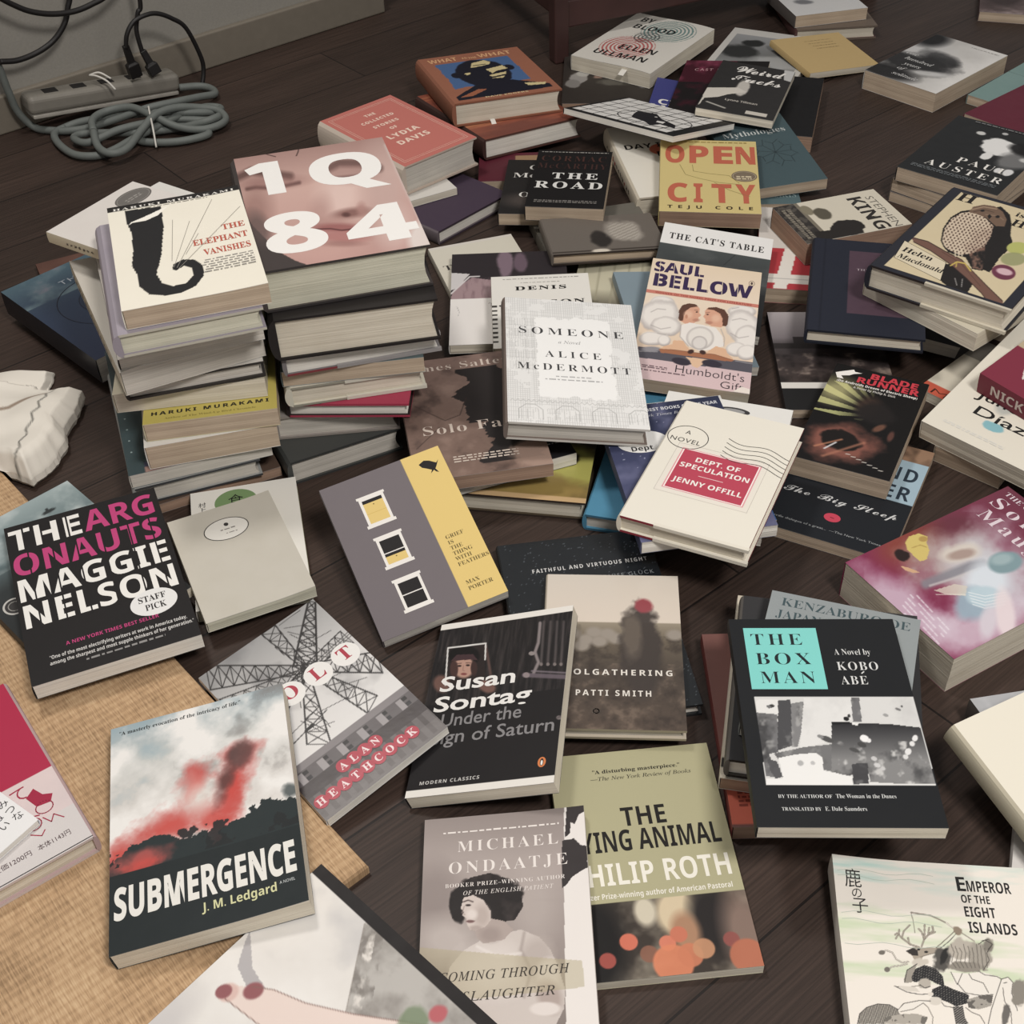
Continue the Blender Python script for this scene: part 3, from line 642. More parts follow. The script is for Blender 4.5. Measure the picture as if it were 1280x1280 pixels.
def a_redbrown(A):
    n = A.fbm(3, 6, 4, .5, 2); A.mix((176, 88, 58), np.clip(n * 2 - .6, 0, 1)); A.mix((196, 150, 96), np.clip(n * 3 - 1.75, 0, 1))
def a_blood(A):
    for (cx, cy, c0, s0) in ((.60, .24, (86, 128, 126), 1), (.42, .66, (190, 70, 70), 0)):
        r = np.hypot((A.U - cx) * A.w * 1.0, (A.V - cy) * A.d * .95) * 1000
        m = ((r % 6.4) < 3.0) & (r < 46) & ((A.V < .47) if s0 else (A.V > .45)); A.mix(c0, m * .9)
    r = np.hypot((A.U - .47) * A.w, (A.V - .42) * A.d) * 1000; A.mix((74, 74, 74), (((r % 6.4) < 3.) & (r < 26)) * .8)
    for t, u, v, w in (('BY', .15, .15, .16), ('BLOOD', .17, .295, .52), ('ELLEN', .34, .71, .45), ('ULLMAN', .15, .87, .65)): A.T(t, u, v, .085, 'sansb', (34, 34, 34), w)
def a_envelope(A):
    A.mix((188, 158, 100), A.fbm(40, 3) * .5)
    for i in range(4): A.fine(.40 + .02 * i, .78, .16 + i * .075, .012, (150, 124, 80), i)
def a_solitude(A):
    A.mix((220, 218, 214), np.clip((A.U - .35) * 1.6 + (A.fbm(3, 2) - .5), 0, 1)); n = (A.fbm(5, 8) - .5) * .8
    A.ell(.18, .38, .3, .22, (196, 196, 196), .8, 20, .8, n); A.ell(.35, .62, .5, .2, (26, 26, 28), .6, -10, .9, n); A.ell(.45, .40, .3, .10, (40, 40, 42), .7, 15, .8, n); A.ell(.62, .72, .25, .05, (214, 214, 212), .8, -25, .8, n); A.ell(.2, .9, .4, .12, (20, 20, 22), .6, 0, .9); A.ell(.05, .12, .2, .16, (24, 24, 26), .8)
    for t, u, v in (('one', .06, .50), ('hundred', .14, .60), ('years', .22, .70), ('of', .24, .80), ('solitude', .28, .91)): A.T(t, u, v, .05, 'ital', (214, 214, 212))
    A.fine(.55, .93, .06, .012, (150, 148, 144), 3)
def a_topr(A): A.mix((196, 176, 172), np.clip(A.fbm(3, 5) * 3 - 1.2, 0, 1)); A.ell(.3, .6, .3, .3, (60, 46, 46), .8)
def a_teal_r(A): A.mix((104, 140, 136), A.fbm(6, 1) * .5); A.Ln([(.0, .42), (1, .44)], .6, (70, 96, 94))
def a_crimson(A): A.ell(.62, .30, .10, .05, WHT, .1); A.ell(.55, .36, .06, .04, WHT, .1); A.mix((96, 26, 44), A.fbm(6, 1) * .5)
def a_auster(A):
    n = (A.fbm(6, 3) - .5) * .9; A.mix((34, 36, 38), A.fbm(5, 2) * .8)
    A.ell(.62, .33, .17, .15, (224, 224, 222), .15, -20, 1, n * .7); A.ell(.60, .5, .06, .08, (220, 220, 218), .2, 0, 1, n); A.ell(.35, .18, .05, .03, (200, 200, 198), .3, 0, 1, n); A.ell(.55, .10, .03, .02, (180, 180, 180), .3)
    A.ell(.86, .45, .16, .15, (120, 120, 120), .5, 30, .9, n * .6); A.ell(.88, .26, .18, .1, (22, 22, 24), .4, 0, .95, n * .5); A.ell(.93, .42, .05, .03, (190, 190, 188), .6); A.ell(.80, .66, .03, .04, (214, 214, 214), .3); A.ell(.9, .66, .04, .05, (214, 214, 214), .3, 0, 1, n)
    A.T('PAUL', .40, .70, .085, 'serif', WHT, .50, 'L', 1.4); A.T('AUSTER', .17, .845, .085, 'serif', WHT, .76, 'L', 1.4)
    A.fine(.08, .92, .885, .008, (110, 116, 120), 4, 3, 2.2); A.fine(.2, .8, .04, .015, (120, 120, 122), 9)
def a_hawk(A):
    I = (A.U > .075) & (A.U < .93) & (A.V > .03) & (A.V < .965); A.mix((208, 191, 152), I * 1.); A.mix((196, 178, 138), A.fbm(8, 4) * .4 * I); k = (34, 31, 31)
    keep = A.a.copy(); A.sheet('hawk'); n = A.fbm(4, 3); q = A.fbm(9, 5, 3)
    A.g([(862, 120), (905, 110), (938, 140), (945, 175), (940, 215), (948, 240), (935, 268), (905, 292), (885, 320), (865, 350), (820, 335), (800, 290), (850, 240)], k); A.g([(640, 335), (700, 320), (770, 318), (805, 350), (805, 390), (782, 428), (745, 418), (715, 405), (690, 385)], k)
    A.g([(686, 235), (694, 190), (722, 150), (760, 128), (800, 122), (845, 140), (884, 178), (878, 215), (858, 250), (850, 300), (838, 345), (800, 338), (776, 296), (745, 290), (712, 276), (696, 258)], k)
    br = A.polym(A.on([(692, 236), (700, 193), (726, 155), (762, 134), (800, 130), (845, 150), (878, 182), (868, 220), (845, 258), (800, 282), (755, 286), (718, 270), (700, 255)])); A.mix((206, 186, 160), br * 1.)
    A.mix((112, 74, 64), br * np.clip((A.U - .80) * 7 + (A.V - .20) * 6 + (n - .5), 0, 1) * .75)
    sp = (np.sin((A.U * 1.0 + A.V * .25) * 430) * np.sin((A.V - A.U * .2) * 330 + 2 * n) > .28) & br; A.mix((70, 44, 38), sp * .9)
    A.mix((126, 92, 78), A.polym(A.on([(790, 284), (846, 256), (848, 300), (836, 342), (802, 334)])) * np.clip(q * 3 - 1, 0, 1))
    A.g([(786, 130), (804, 112), (842, 104), (884, 110), (912, 130), (926, 158), (918, 184), (886, 182), (852, 152), (815, 138)], (116, 90, 72)); A.b([(800, 122), (842, 112), (890, 120)], 4, (168, 140, 112), .8); A.b([(806, 130), (845, 122), (880, 132)], 2, (60, 44, 38), .8); A.b([(850, 140), (895, 145), (915, 160)], 3, (150, 124, 100), .7)
    A.o(838, 126, 8, 4, k); A.o(893, 148, 8, 5, k); A.g([(862, 138), (872, 146), (862, 158), (856, 148)], k)
    A.g([(578, 222), (640, 238), (700, 272), (762, 304), (806, 350), (855, 400), (912, 455), (915, 478), (878, 485), (832, 424), (780, 372), (722, 322), (650, 272), (588, 240)], (116, 80, 68)); A.b([(578, 222), (640, 238), (700, 272), (762, 304), (806, 350), (855, 400), (912, 455)], 3, (52, 36, 33)); A.b([(588, 240), (650, 272), (722, 322), (780, 372), (832, 424), (878, 485)], 3, (52, 36, 33)); A.b([(690, 275), (760, 318), (830, 400)], 2, (84, 56, 48))
    A.b([(722, 326), (745, 312), (775, 318), (795, 345)], 5, (196, 168, 74)); A.b([(745, 312), (742, 330)], 4, (196, 168, 74))
    for x in (738, 750, 762): A.b([(x, 268), (x + 2, 292)], 4, (214, 198, 170))
    A.b([(738, 372), (745, 398)], 2, (176, 172, 168)); A.b([(765, 374), (762, 402)], 2, (176, 172, 168))
    A.o(915, 350, 44, 27, (112, 50, 72), .1, 10); A.o(918, 348, 30, 12, (206, 168, 176), .3, 12); A.o(966, 262, 40, 22, (176, 180, 92), .1); A.o(950, 302, 46, 24, (142, 146, 96), .15, 0, .85)
    A.done(); A.a = np.where(I[..., None], A.a, keep)
    A.P([(.045, .683), (.085, .866), (.475, .939), (.408, .766)], (212, 199, 168)); A.Ln([(.045, .683), (.408, .766), (.475, .939), (.085, .866)], .6, k, True)
    A.T('Helen', .085, .785, .048, 'serifb', k, .23, rot=-4); A.T('Macdonald', .095, .855, .044, 'serifb', k, .345, rot=-5)
    A.T('H', .085, .125, .095, 'serifb', k, .135); A.T('is for', .54, .12, .05, 'serifb', k, .22); A.T('Hawk', .56, .225, .075, 'serifb', k, .32)
def a_stephen(A):
    A.mix((206, 198, 178), A.fbm(5, 2) * .4); k = (40, 36, 34); n = (A.fbm(8, 6) - .5) * .5
    A.rect(0, .80, 1, 1, (52, 48, 46)); A.mix((92, 86, 78), (A.V > .8) * (A.fbm(18, 2) > .55) * .7); A.rect(0, .765, 1, .80, (120, 112, 96)); A.ell(.22, .74, .13, .05, (130, 122, 100), .15)
    A.ell(.80, .55, .20, .15, k, .06, 0, 1, n); A.poly([(.84, .52), (1, .45), (1, .9), (.75, .85)], k); A.ell(.36, .64, .16, .07, (88, 82, 68), .2, 0, 1, n); A.poly([(.62, .3), (.66, .22), (.72, .3)], k)
    A.T('STEPHEN', .16, .15, .075, 'thin', (74, 70, 66), .82); A.T('KING', .12, .32, .135, 'sansb', (46, 42, 40), .86)
    A.fine(.12, .9, .91, .04, (126, 118, 104), 8, 2, 1.2)
def a_cross(A):
    A.rect(0, 0, 1, .30, (206, 200, 192)); A.poly([(.30, .3), (.42, .3), (.27, 1), (.15, 1)], (222, 216, 206)); A.rect(0, .83, 1, .93, (222, 216, 206)); A.brush([(0, .88), (1, .88)], 1.2, (150, 150, 150), .7); A.rect(0, 0, 1, .52, (206, 200, 192))
def a_navy(A):
    A.mix((34, 38, 52), A.fbm(40, 2) * .7); A.rect(.33, .12, .86, .80, (84, 62, 76)); A.mix((72, 52, 66), A.fbm(30, 5) * .5 * ((A.U > .33) & (A.U < .86) & (A.V > .12) & (A.V < .8)))
    A.brush([(.10, 0), (.10, 1)], 1.2, (24, 27, 38), .8); A.T('THIS', .40, .34, .022, 'serif', (176, 160, 168), .13)
def a_landscape(A):
    n = A.fbm(8, 4)
    A.grad([(0, (168, 160, 162)), (.28, (120, 112, 116)), (.36, (70, 64, 66)), (.5, (58, 50, 50)), (.78, (72, 60, 56)), (1, (60, 52, 50))]); A.mix((40, 36, 36), ((A.V > .27 + .07 * (A.fbm(9, 1, 2, 1, 0.01) > .5)) & (A.V < .40)) * .8)
    A.mix((150, 132, 120), ((A.V > .44) & (A.V < .74)) * np.clip(n * 4 - 2.2, 0, 1)); A.mix((30, 26, 26), ((A.V > .44) & (A.V < .74)) * np.clip(2 - n * 4.2, 0, 1) * .7)
    A.rect(0, .74, 1, .80, (214, 210, 202)); A.rect(0, .80, 1, 1, (32, 32, 33)); A.T('VINTAGE', .55, .785, .02, 'sans', (150, 146, 140), .30, 'C'); A.T('S A', .72, .88, .02, 'serif', (190, 190, 188), .10)
def a_blade(A):
    A.mix((18, 17, 18), A.fbm(4, 1)); n = (A.fbm(7, 5) - .5) * .7
    ang = np.arctan2(A.V - .44, (A.U - .70)); rays = (np.sin(ang * 34) > 0) & (A.U < .52) & (A.V > .19) & (A.V < .52); A.mix((176, 178, 112), rays * np.clip(1.5 - 2.4 * A.U, 0, 1) * .9); A.ell(.12, .28, .2, .12, (206, 200, 130), 1.3, 0, .7)
    A.ell(.50, .36, .12, .09, (58, 42, 36), .6, 0, .9, n); A.ell(.62, .42, .2, .10, (34, 30, 30), .5, 0, .9, n); A.ell(.70, .55, .04, .05, (128, 82, 62), .6, 30, .8); A.ell(.84, .60, .03, .05, (110, 66, 56), .6, 0, .8)
    A.ell(.40, .77, .34, .17, (146, 84, 70), .5, -12, .9, n); A.ell(.40, .745, .22, .10, (22, 20, 20), .15, -8, .95, n); A.brush([(.18, .86), (.40, .74)], 2.5, (190, 120, 86), .8, 2); A.brush([(.3, .93), (.62, .72)], 3, (176, 110, 84), .8, 3); A.brush([(.28, .86), (.36, .78)], 2, (206, 206, 210), .9)
    for i in range(7): A.brush([(.5 + .06 * i, .86 + .012 * i), (.54 + .06 * i, .857 + .012 * i)], 1, (206, 200, 190))
    r = (214, 52, 66)
    A.T('BLADE', .40, .085, .055, 'black', r, .50); A.T('RUNNER', .28, .15, .055, 'black', r, .66)
    A.P([(.03, .10), (.10, .07), (.15, .05), (.20, .03), (.22, .05), (.30, .05), (.22, .075), (.18, .10), (.10, .12), (.14, .15), (.07, .15)], WHT)
    A.T('(Do Androids Dream of Electric Sheep)', .08, .185, .022, 'sansb', WHT, .86); A.T('A novel by Philip K. Dick', .5, .22, .02, 'sansb', (196, 192, 186), .45, 'C')
def a_sleep(A):
    A.rect(0, 0, 1, .14, (146, 112, 86)); A.mix((60, 44, 36), (A.V < .14) * np.clip(A.fbm(4, 3) * 3 - 1.2, 0, 1)); A.rect(0, .14, 1, .52, (148, 176, 192)); A.rect(0, .52, 1, 1, (28, 32, 38))
    A.T('RAYMOND', .955, .325, .115, 'sansb', (38, 52, 66), .88, 'R', 1.15); A.T('CHANDLER', .955, .495, .115, 'sansb', (38, 52, 66), .92, 'R', 1.1)
    A.T('The Big Sleep', .5, .675, .055, 'script', (198, 200, 200), .86, 'C', 1.1); A.E(.50, .80, .062, .036, (208, 58, 82)); A.Ln([(.485, .80), (.515, .803)], .8, (90, 20, 34)); A.T('Terrific dialogue of a great...  —The New York Times', .06, .915, .016, 'sans', (150, 154, 156), .84)
def a_mbook(A):
    A.rect(0, 0, 1, .30, (134, 128, 118)); A.rect(0, .30, 1, .86, (208, 200, 180)); A.rect(0, .86, 1, 1, (206, 84, 60)); A.T('M', .13, .985, .075, 'thin', (70, 36, 28), .17)
def a_diaz(A):
    A.T('Junot', .165, .705, .062, 'roundl', (34, 34, 34), .42); A.T('Díaz', .24, .81, .062, 'roundl', (34, 34, 34), .405)
    n = (A.fbm(9, 2) - .5) * .8; A.ell(.43, .835, .075, .032, (116, 176, 188), .15, 0, .95, n); A.ell(.40, .69, .06, .05, (150, 158, 156), .6, 0, .6, n); A.fine(.12, .6, .93, .007, (206, 204, 196), 2, 2)
def a_nick(A):
    A.mix((132, 42, 62), A.fbm(9, 2))
    A.rect(.55, 0, 1, .4, (178, 160, 128)); A.poly([(.2, .2), (.42, .12), (.40, .18), (.24, .27)], (214, 206, 200)); A.poly([(.30, .45), (.62, .36), (.80, .62), (.52, .75)], (222, 214, 208)); A.poly([(.4, .8), (.7, .7), (.8, 1), (.5, 1)], (222, 214, 208))
def a_maugham(A):
    A.grad([(0, (112, 44, 64)), (.5, (140, 48, 80)), (1, (132, 36, 74))]); A.sheet('maugham'); n = A.fbm(1.0, 7, 5); q = A.fbm(2.2, 3, 4); d = (n - .5) * 1.4
    A.o(170, 110, 110, 80, (140, 60, 46), 1., -25, .9, d * .5); A.o(330, 60, 100, 60, (90, 40, 48), 1., 0, .6)
    A.o(330, 190, 150, 100, (176, 164, 156), 1., -10, .85, d); A.o(470, 240, 180, 150, (196, 198, 206), 1., 0, .85, d); A.o(150, 340, 170, 60, (206, 188, 206), 1., 35, .8, d); A.o(420, 420, 160, 80, (206, 188, 204), 1., -20, .8, d)
    A.b([(225, 262), (300, 232), (390, 196), (430, 190)], 34, (128, 128, 138), .85, 16); A.b([(240, 268), (330, 240), (420, 205)], 8, (196, 190, 190), .7, 6)
    A.o(345, 150, 70, 30, (206, 196, 184), .6, -10, .9, d * .6); A.o(350, 155, 45, 16, (150, 120, 110), .6, -10, .7, d * .6)
    A.o(450, 260, 80, 75, (206, 216, 226), .6, 10, .95, d * .4); A.o(515, 182, 62, 40, (120, 150, 158), .25, -8, 1., d * .2); A.o(500, 172, 40, 20, (160, 184, 188), .6, -8, .7)
    A.o(390, 335, 60, 62, (140, 168, 186), .5, 0, .9, d * .5); A.o(445, 310, 74, 40, (176, 200, 212), .3, 8, .95, d * .3)
    for i in range(5): A.b([(380 + 4 * i, 292 + 11 * i), (440, 306 + 11 * i), (512, 292 + 11 * i)], 3, (222, 228, 232), .8)
    A.o(512, 370, 34, 95, (222, 206, 210), .5, -8, .9, d * .3); A.o(450, 400, 30, 60, (206, 200, 210), .6, 10, .8, d * .4); A.g([(255, 285), (330, 262), (375, 270), (370, 305), (300, 300)], (206, 198, 182), .8); A.b([(262, 300), (370, 300)], 3, (226, 220, 206), .7)
    A.g([(150, 110), (165, 88), (200, 78), (232, 90), (228, 112), (238, 140), (228, 172), (205, 180), (180, 158), (158, 138)], (206, 182, 92)); A.o(215, 98, 16, 10, (176, 140, 66), .3); A.b([(175, 130), (205, 120), (228, 128)], 4, (168, 136, 62), .7); A.o(140, 160, 26, 18, (40, 24, 24), .3, 20, 1, (q - .5) * 1.6); A.g([(133, 195), (170, 205), (205, 220), (180, 222), (150, 212)], (206, 158, 118))
    for i in range(6):
        for j in range(9):
            x, y = 178 + j * 15 - i * 9, 288 + j * 16 + i * 13
            if (i * 7 + j * 3) % 5: A.b([(x, y), (x + 10, y + 11)], 5, (222, 212, 222), .8, 3)
    A.done()
    w = (216, 200, 208); A.T('THE GREAT NOVELS', .05, .060, .032, 'serif', w, .7); A.T('Somerset', .06, .165, .080, 'serif', w, 1.0, 'L', 1.25); A.T('Maugham', .10, .275, .080, 'serif', w, .92, 'L', 1.25)
def a_open(A):
    A.mix((203, 182, 112), A.fbm(8, 2) * .5); n = (A.fbm(30, 5) > .42)
    r = (196, 92, 66); i0 = len(A.ink)
    for t, v, us in (('OPEN', .33, (.05, .30, .55, .78)), ('CITY', .865, (.08, .34, .52, .76))):
        for ch, u in zip(t, us): A.T(ch, u, v, .235, 'black', r, .20 if ch not in 'I' else .09)
    for pts in ([(.2, .36), (.26, .5), (.4, .55), (.6, .60), (.82, .62)], [(.33, .36), (.34, .45), (.5, .48), (.7, .50), (.8, .60)], [(.55, .6), (.7, .7), (.9, .78)]): A.Ln(pts, .6, (132, 118, 60))
    A.E(.855, .505, .13, .075, (120, 104, 84)); A.Ring(.855, .505, .115, .062, .5, (200, 184, 150)); A.fine(.775, .935, .52, .02, (206, 190, 154), 6, 2, 1.4)
    A.T('TEJU COLE', .5, .955, .038, 'sansb', (60, 44, 30), .84, 'C', 2.0); A.fine(.1, .9, .035, .012, (150, 124, 50), 4)
def a_myth(A):
    A.mix((62, 82, 88), A.fbm(7, 3) * .5); A.T('Mythologies', .12, .27, .075, 'serif', (196, 202, 200), .80)
    k = (34, 46, 50)
    for i in range(9):
        a = i * .7; A.brush([(.62, .55), (.62 + .2 * math.cos(a), .55 + .13 * math.sin(a)), (.62 + .27 * math.cos(a + .3), .55 + .2 * math.sin(a + .3))], 1.0, k, .8)
        A.brush([(.62 + .2 * math.cos(a), .55 + .13 * math.sin(a)), (.62 + .24 * math.cos(a - .35), .55 + .17 * math.sin(a - .35))], 1.0, k, .8)
def a_kis(A): A.mix((74, 100, 106), A.fbm(6, 3) * .5); A.T('KAZANTZAKIS', .95, .86, .10, 'serif', (140, 164, 166), .9, 'R')
def a_day(A):
    A.ell(.52, .38, .15, .08, (206, 96, 66), .08); k = (32, 30, 30)
    A.T('DAY IS', .10, .345, .065, 'sansb', k, .52)
    A.T('FOR', .44, .475, .065, 'sansb', k, .36); A.T('TE', .36, .87, .075, 'sansb', k, .24)
def a_road(A):
    A.mix((22, 20, 21), A.fbm(5, 1)); A.fine(.05, .95, .04, .014, (150, 146, 140), 2)
    A.T('CORMAC', .5, .20, .095, 'serif', (74, 44, 38), .86, 'C', 1.3); A.T('McCARTHY', .5, .335, .095, 'serif', (66, 40, 36), .92, 'C', 1.2)
    A.T('THE', .56, .515, .105, 'serifb', (214, 214, 210), .60, 'C', 1.3); A.T('ROAD', .5, .68, .115, 'serifb', (214, 214, 210), .88, 'C', 1.3); A.fine(.1, .9, .90, .02, (110, 106, 102), 7, 2, 1.3)
def a_mco(A):
    A.mix((34, 32, 32), A.fbm(4, 2)); A.T('C', .30, .19, .09, 'serif', (214, 212, 206)); A.T('Mc', .10, .34, .09, 'serif', (214, 212, 206), .30); A.T('C', .34, .58, .085, 'serif', (190, 188, 182)); A.T('O', .22, .70, .09, 'serif', (214, 212, 206)); A.ell(.35, .76, .3, .12, (96, 84, 78), .9, 0, .6)
def a_redmc(A): A.mix((88, 26, 40), A.fbm(6, 2)); A.rect(.40, .10, 1, 1, (150, 116, 82)); A.rect(.40, .45, 1, .56, (120, 92, 68)); A.T('Mc', .50, .36, .06, 'serif', (84, 50, 36))
def a_greyr(A): A.mix((96, 92, 84), A.fbm(5, 2) * .7); A.rect(.62, .78, .92, .92, (190, 184, 172))
def a_greyhc(A):
    A.mix((104, 96, 88), A.fbm(4, 3)); n = (A.fbm(7, 1) - .5) * .6; A.ell(.46, .65, .09, .22, (40, 36, 34), .3, 0, .9, n); A.ell(.68, .45, .16, .30, (176, 168, 156), .35, -25, .9, n)
    m = (np.sin((A.U + A.V) * 90) > 0) & (((A.U - .68) / .14) ** 2 + ((A.V - .45) / .27) ** 2 < 1); A.mix((130, 122, 112), m * .6); A.rect(.0, .93, 1, .97, (60, 52, 46)); A.ell(.42, .97, .08, .05, (206, 196, 180), .4)
def a_catst(A):
    A.rect(0, 0, 1, .225, (226, 225, 222)); A.T("THE CAT'S TABLE", .5, .165, .065, 'serifb', (46, 44, 44), .86, 'C', 1.2); A.grad([(.225, (70, 76, 76)), (.5, (54, 58, 60)), (1, (36, 36, 38))], m=(A.V > .225) * 1.); A.mix((92, 96, 96), ((A.V > .225) & (A.V < .6)) * np.clip(A.fbm(3, 4) * 2 - .9, 0, 1)); A.brush([(.68, .24), (.60, .36)], .8, (40, 42, 44))
def a_bellow(A):
    A.grad([(0, (222, 200, 170)), (.30, (228, 208, 184)), (.75, (222, 196, 168)), (.80, (208, 180, 182)), (1, (212, 182, 184))])
    k = (58, 42, 84)
    A.T('SAUL', .03, .112, .085, 'black', k, .455); A.T('BELLOW', .045, .242, .105, 'black', k, .89)
    for u in (.075, .205, .33, .44): A.Ln([(u, .025), (u + .006, .115)], .6, (222, 200, 170))
    for u in (.085, .225, .37, .53, .66, .80): A.Ln([(u, .135), (u + .006, .243)], .7, (224, 203, 174))
    A.R(0, .285, 1, .312, (206, 118, 100)); A.T('WINNER OF THE NOBEL PRIZE FOR LITERATURE', .08, .307, .015, 'sansb', (164, 70, 58), .86); A.Ring(.92, .11, .025, .022, .5, (120, 100, 86)); A.E(.92, .11, .01, .013, (90, 74, 66))
    A.sheet('bellow'); w = (226, 220, 213); g = (168, 160, 157); d = (A.fbm(1.6, 4) - .5) * .35
    A.g([(480, 850), (600, 872), (1190, 950), (1185, 1015), (480, 918)], (84, 82, 92)); A.b([(480, 880), (600, 885)], 6, (150, 148, 152), .8); A.b([(1080, 940), (1190, 960)], 6, (150, 148, 152), .8); A.o(560, 868, 60, 16, (140, 138, 144), .4)
    for x, y, rx, ry in ((625, 585, 75, 40), (610, 660, 125, 95), (655, 730, 95, 62), (570, 805, 85, 42), (640, 815, 42, 36), (1125, 640, 85, 38), (1120, 730, 105, 100), (1150, 800, 80, 80), (1085, 870, 62, 44), (1150, 890, 62, 46)):
        A.o(x, y, rx, ry, g, .12, 0, 1, d); A.o(x - 2, y - 6, rx * .90, ry * .88, w, .45, 0, 1, d)
    for p in ([(560, 640), (600, 620), (650, 625)], [(560, 720), (620, 745), (680, 735)], [(600, 770), (650, 780)], [(1060, 690), (1110, 680), (1150, 690)], [(1050, 770), (1100, 800), (1160, 790)], [(1060, 620), (1100, 612)]): A.b(p, 5, (150, 142, 140), .6, 5)
    A.g([(732, 690), (734, 630), (752, 600), (795, 588), (842, 598), (862, 622), (858, 645), (870, 662), (852, 672), (850, 690), (820, 712), (770, 712)], (216, 156, 126)); A.g([(728, 680), (734, 628), (752, 598), (795, 586), (838, 594), (850, 606), (805, 612), (775, 632), (764, 660), (758, 692), (738, 696)], (98, 62, 48)); A.o(790, 655, 26, 22, (226, 176, 146), .8); A.o(842, 640, 7, 4, (60, 40, 36), .4); A.b([(826, 628), (850, 630)], 3, (110, 72, 58), .8); A.o(838, 690, 22, 10, (170, 110, 90), .6, 0, .6); A.o(778, 668, 8, 13, (196, 132, 104), .4)
    A.g([(1030, 712), (1032, 660), (1012, 628), (960, 612), (912, 614), (890, 634), (894, 652), (880, 668), (894, 682), (896, 704), (930, 726), (990, 735)], (216, 156, 126)); A.g([(1034, 712), (1036, 660), (1014, 626), (962, 610), (916, 612), (905, 622), (950, 630), (985, 650), (1000, 680), (1000, 726), (1022, 728)], (98, 62, 48)); A.o(960, 678, 26, 22, (226, 176, 146), .8); A.o(908, 655, 7, 4, (60, 40, 36), .4); A.b([(898, 645), (922, 642)], 3, (110, 72, 58), .8); A.o(916, 706, 22, 10, (170, 110, 90), .6, 0, .6)
    A.g([(745, 720), (800, 705), (880, 720), (960, 738), (1000, 790), (1010, 850), (950, 870), (860, 880), (790, 850), (740, 800)], w); A.b([(745, 720), (738, 790), (790, 850)], 5, g, .9, 4); A.b([(990, 745), (1012, 800), (1008, 850)], 5, g, .9, 4); A.o(862, 800, 85, 70, g, .10); A.o(862, 798, 79, 64, (222, 216, 208), .3); A.o(858, 830, 48, 42, g, .14); A.o(858, 830, 42, 36, (214, 208, 202), .3)
    A.g([(612, 868), (640, 850), (690, 838), (700, 812), (760, 820), (775, 845), (800, 872), (830, 900), (640, 890)], (220, 172, 134)); A.g([(880, 905), (920, 875), (960, 850), (1020, 868), (1030, 895), (1075, 938), (1000, 935)], (220, 172, 134)); A.g([(608, 868), (700, 872), (830, 890), (950, 900), (1072, 938), (1050, 946), (900, 925), (620, 890)], (168, 104, 70)); A.b([(608, 868), (700, 872), (830, 890), (950, 900), (1072, 938)], 3, (116, 72, 54), .8)
    A.o(805, 884, 20, 13, (70, 46, 42), .3, -15); A.o(878, 888, 20, 13, (70, 46, 42), .3, 15); A.g([(770, 915), (930, 935), (880, 960), (845, 985), (812, 972), (800, 940)], (222, 180, 144)); A.o(745, 945, 58, 22, (56, 50, 62), .15, 12); A.o(935, 958, 62, 22, (56, 50, 62), .15, 10)
    A.done()
    A.T("Humboldt's", .945, .918, .058, 'thin', (58, 48, 56), .575, 'R'); A.T('Gift', .945, .985, .052, 'thin', (58, 48, 56), .19, 'R'); A.fine(.05, .3, .90, .008, (120, 96, 104), 2, 2); A.fine(.05, .46, .935, .008, (120, 96, 104), 5, 1)
    A.P([(.86, 1.), (.93, .955), (1., .965), (1, 1)], (226, 214, 204))
def a_faith(A): A.mix((30, 34, 38), A.fbm(9, 2)); A.T('FAITHFUL AND VIRTUOUS NIGHT', .19, .195, .022, 'sansb', (206, 206, 204), .75, 'L', 1.3); A.T('LOUISE GLÜCK', .60, .275, .022, 'sans', (128, 134, 138), .36, 'L', 1.3); A.mix((120, 130, 140), (A.fbm(90, 3, 2) > .82) * .5)
def a_star(A):
    A.grad([(0, (44, 50, 78)), (.4, (56, 62, 98)), (1, (98, 102, 142))]); A.mix((170, 176, 206), (A.fbm(60, 5, 2) > .86) * .8); A.mix((120, 122, 160), np.clip(A.fbm(4, 3) * 2 - 1.1, 0, 1))
    A.T('ONE OF THE 10 BEST BOOKS OF THE YEAR', .03, .062, .024, 'sansb', (206, 208, 214), .94); A.T('The New York Times Book Review', .12, .105, .02, 'ital', (190, 192, 204), .76)
    A.E(.27, .295, .20, .085, (222, 222, 220)); A.T('Dept', .25, .362, .034, 'sansb', BLK, .17, 'C')
def a_dept(A):
    A.mix((226, 221, 206), A.fbm(30, 3) * .4); k = (66, 64, 62)
    A.rect(.14, .36, .86, .745, (224, 217, 204)); A.Ln([(.13, .355), (.87, .355), (.87, .75), (.13, .75)], .5, (196, 188, 178), True)
    A.R(.175, .385, .825, .72, (226, 150, 156)); A.R(.185, .39, .815, .715, (240, 226, 222)); A.R(.195, .395, .805, .71, (196, 62, 84))
    for t, v, w in (('DEPT. OF', .475, .36), ('SPECULATION', .535, .56), ('JENNY OFFILL', .655, .56)): A.T(t, .5, v, .036, 'sansb', WHT, w, 'C')
    A.R(.40, .575, .60, .579, (232, 200, 200))
    A.Ring(.17, .30, .165, .095, .8, k); A.T('A', .155, .275, .032, 'sans', k, .045, 'C'); A.T('NOVEL', .165, .345, .034, 'sans', k, .25, 'C', 1.1)
    for i in range(5): A.Ln([(.48 + .52 * j / 16, .23 + i * .036 + .045 * (j / 16) + .018 * math.sin(j / 16 * 7.5)) for j in range(17)], .7, k)
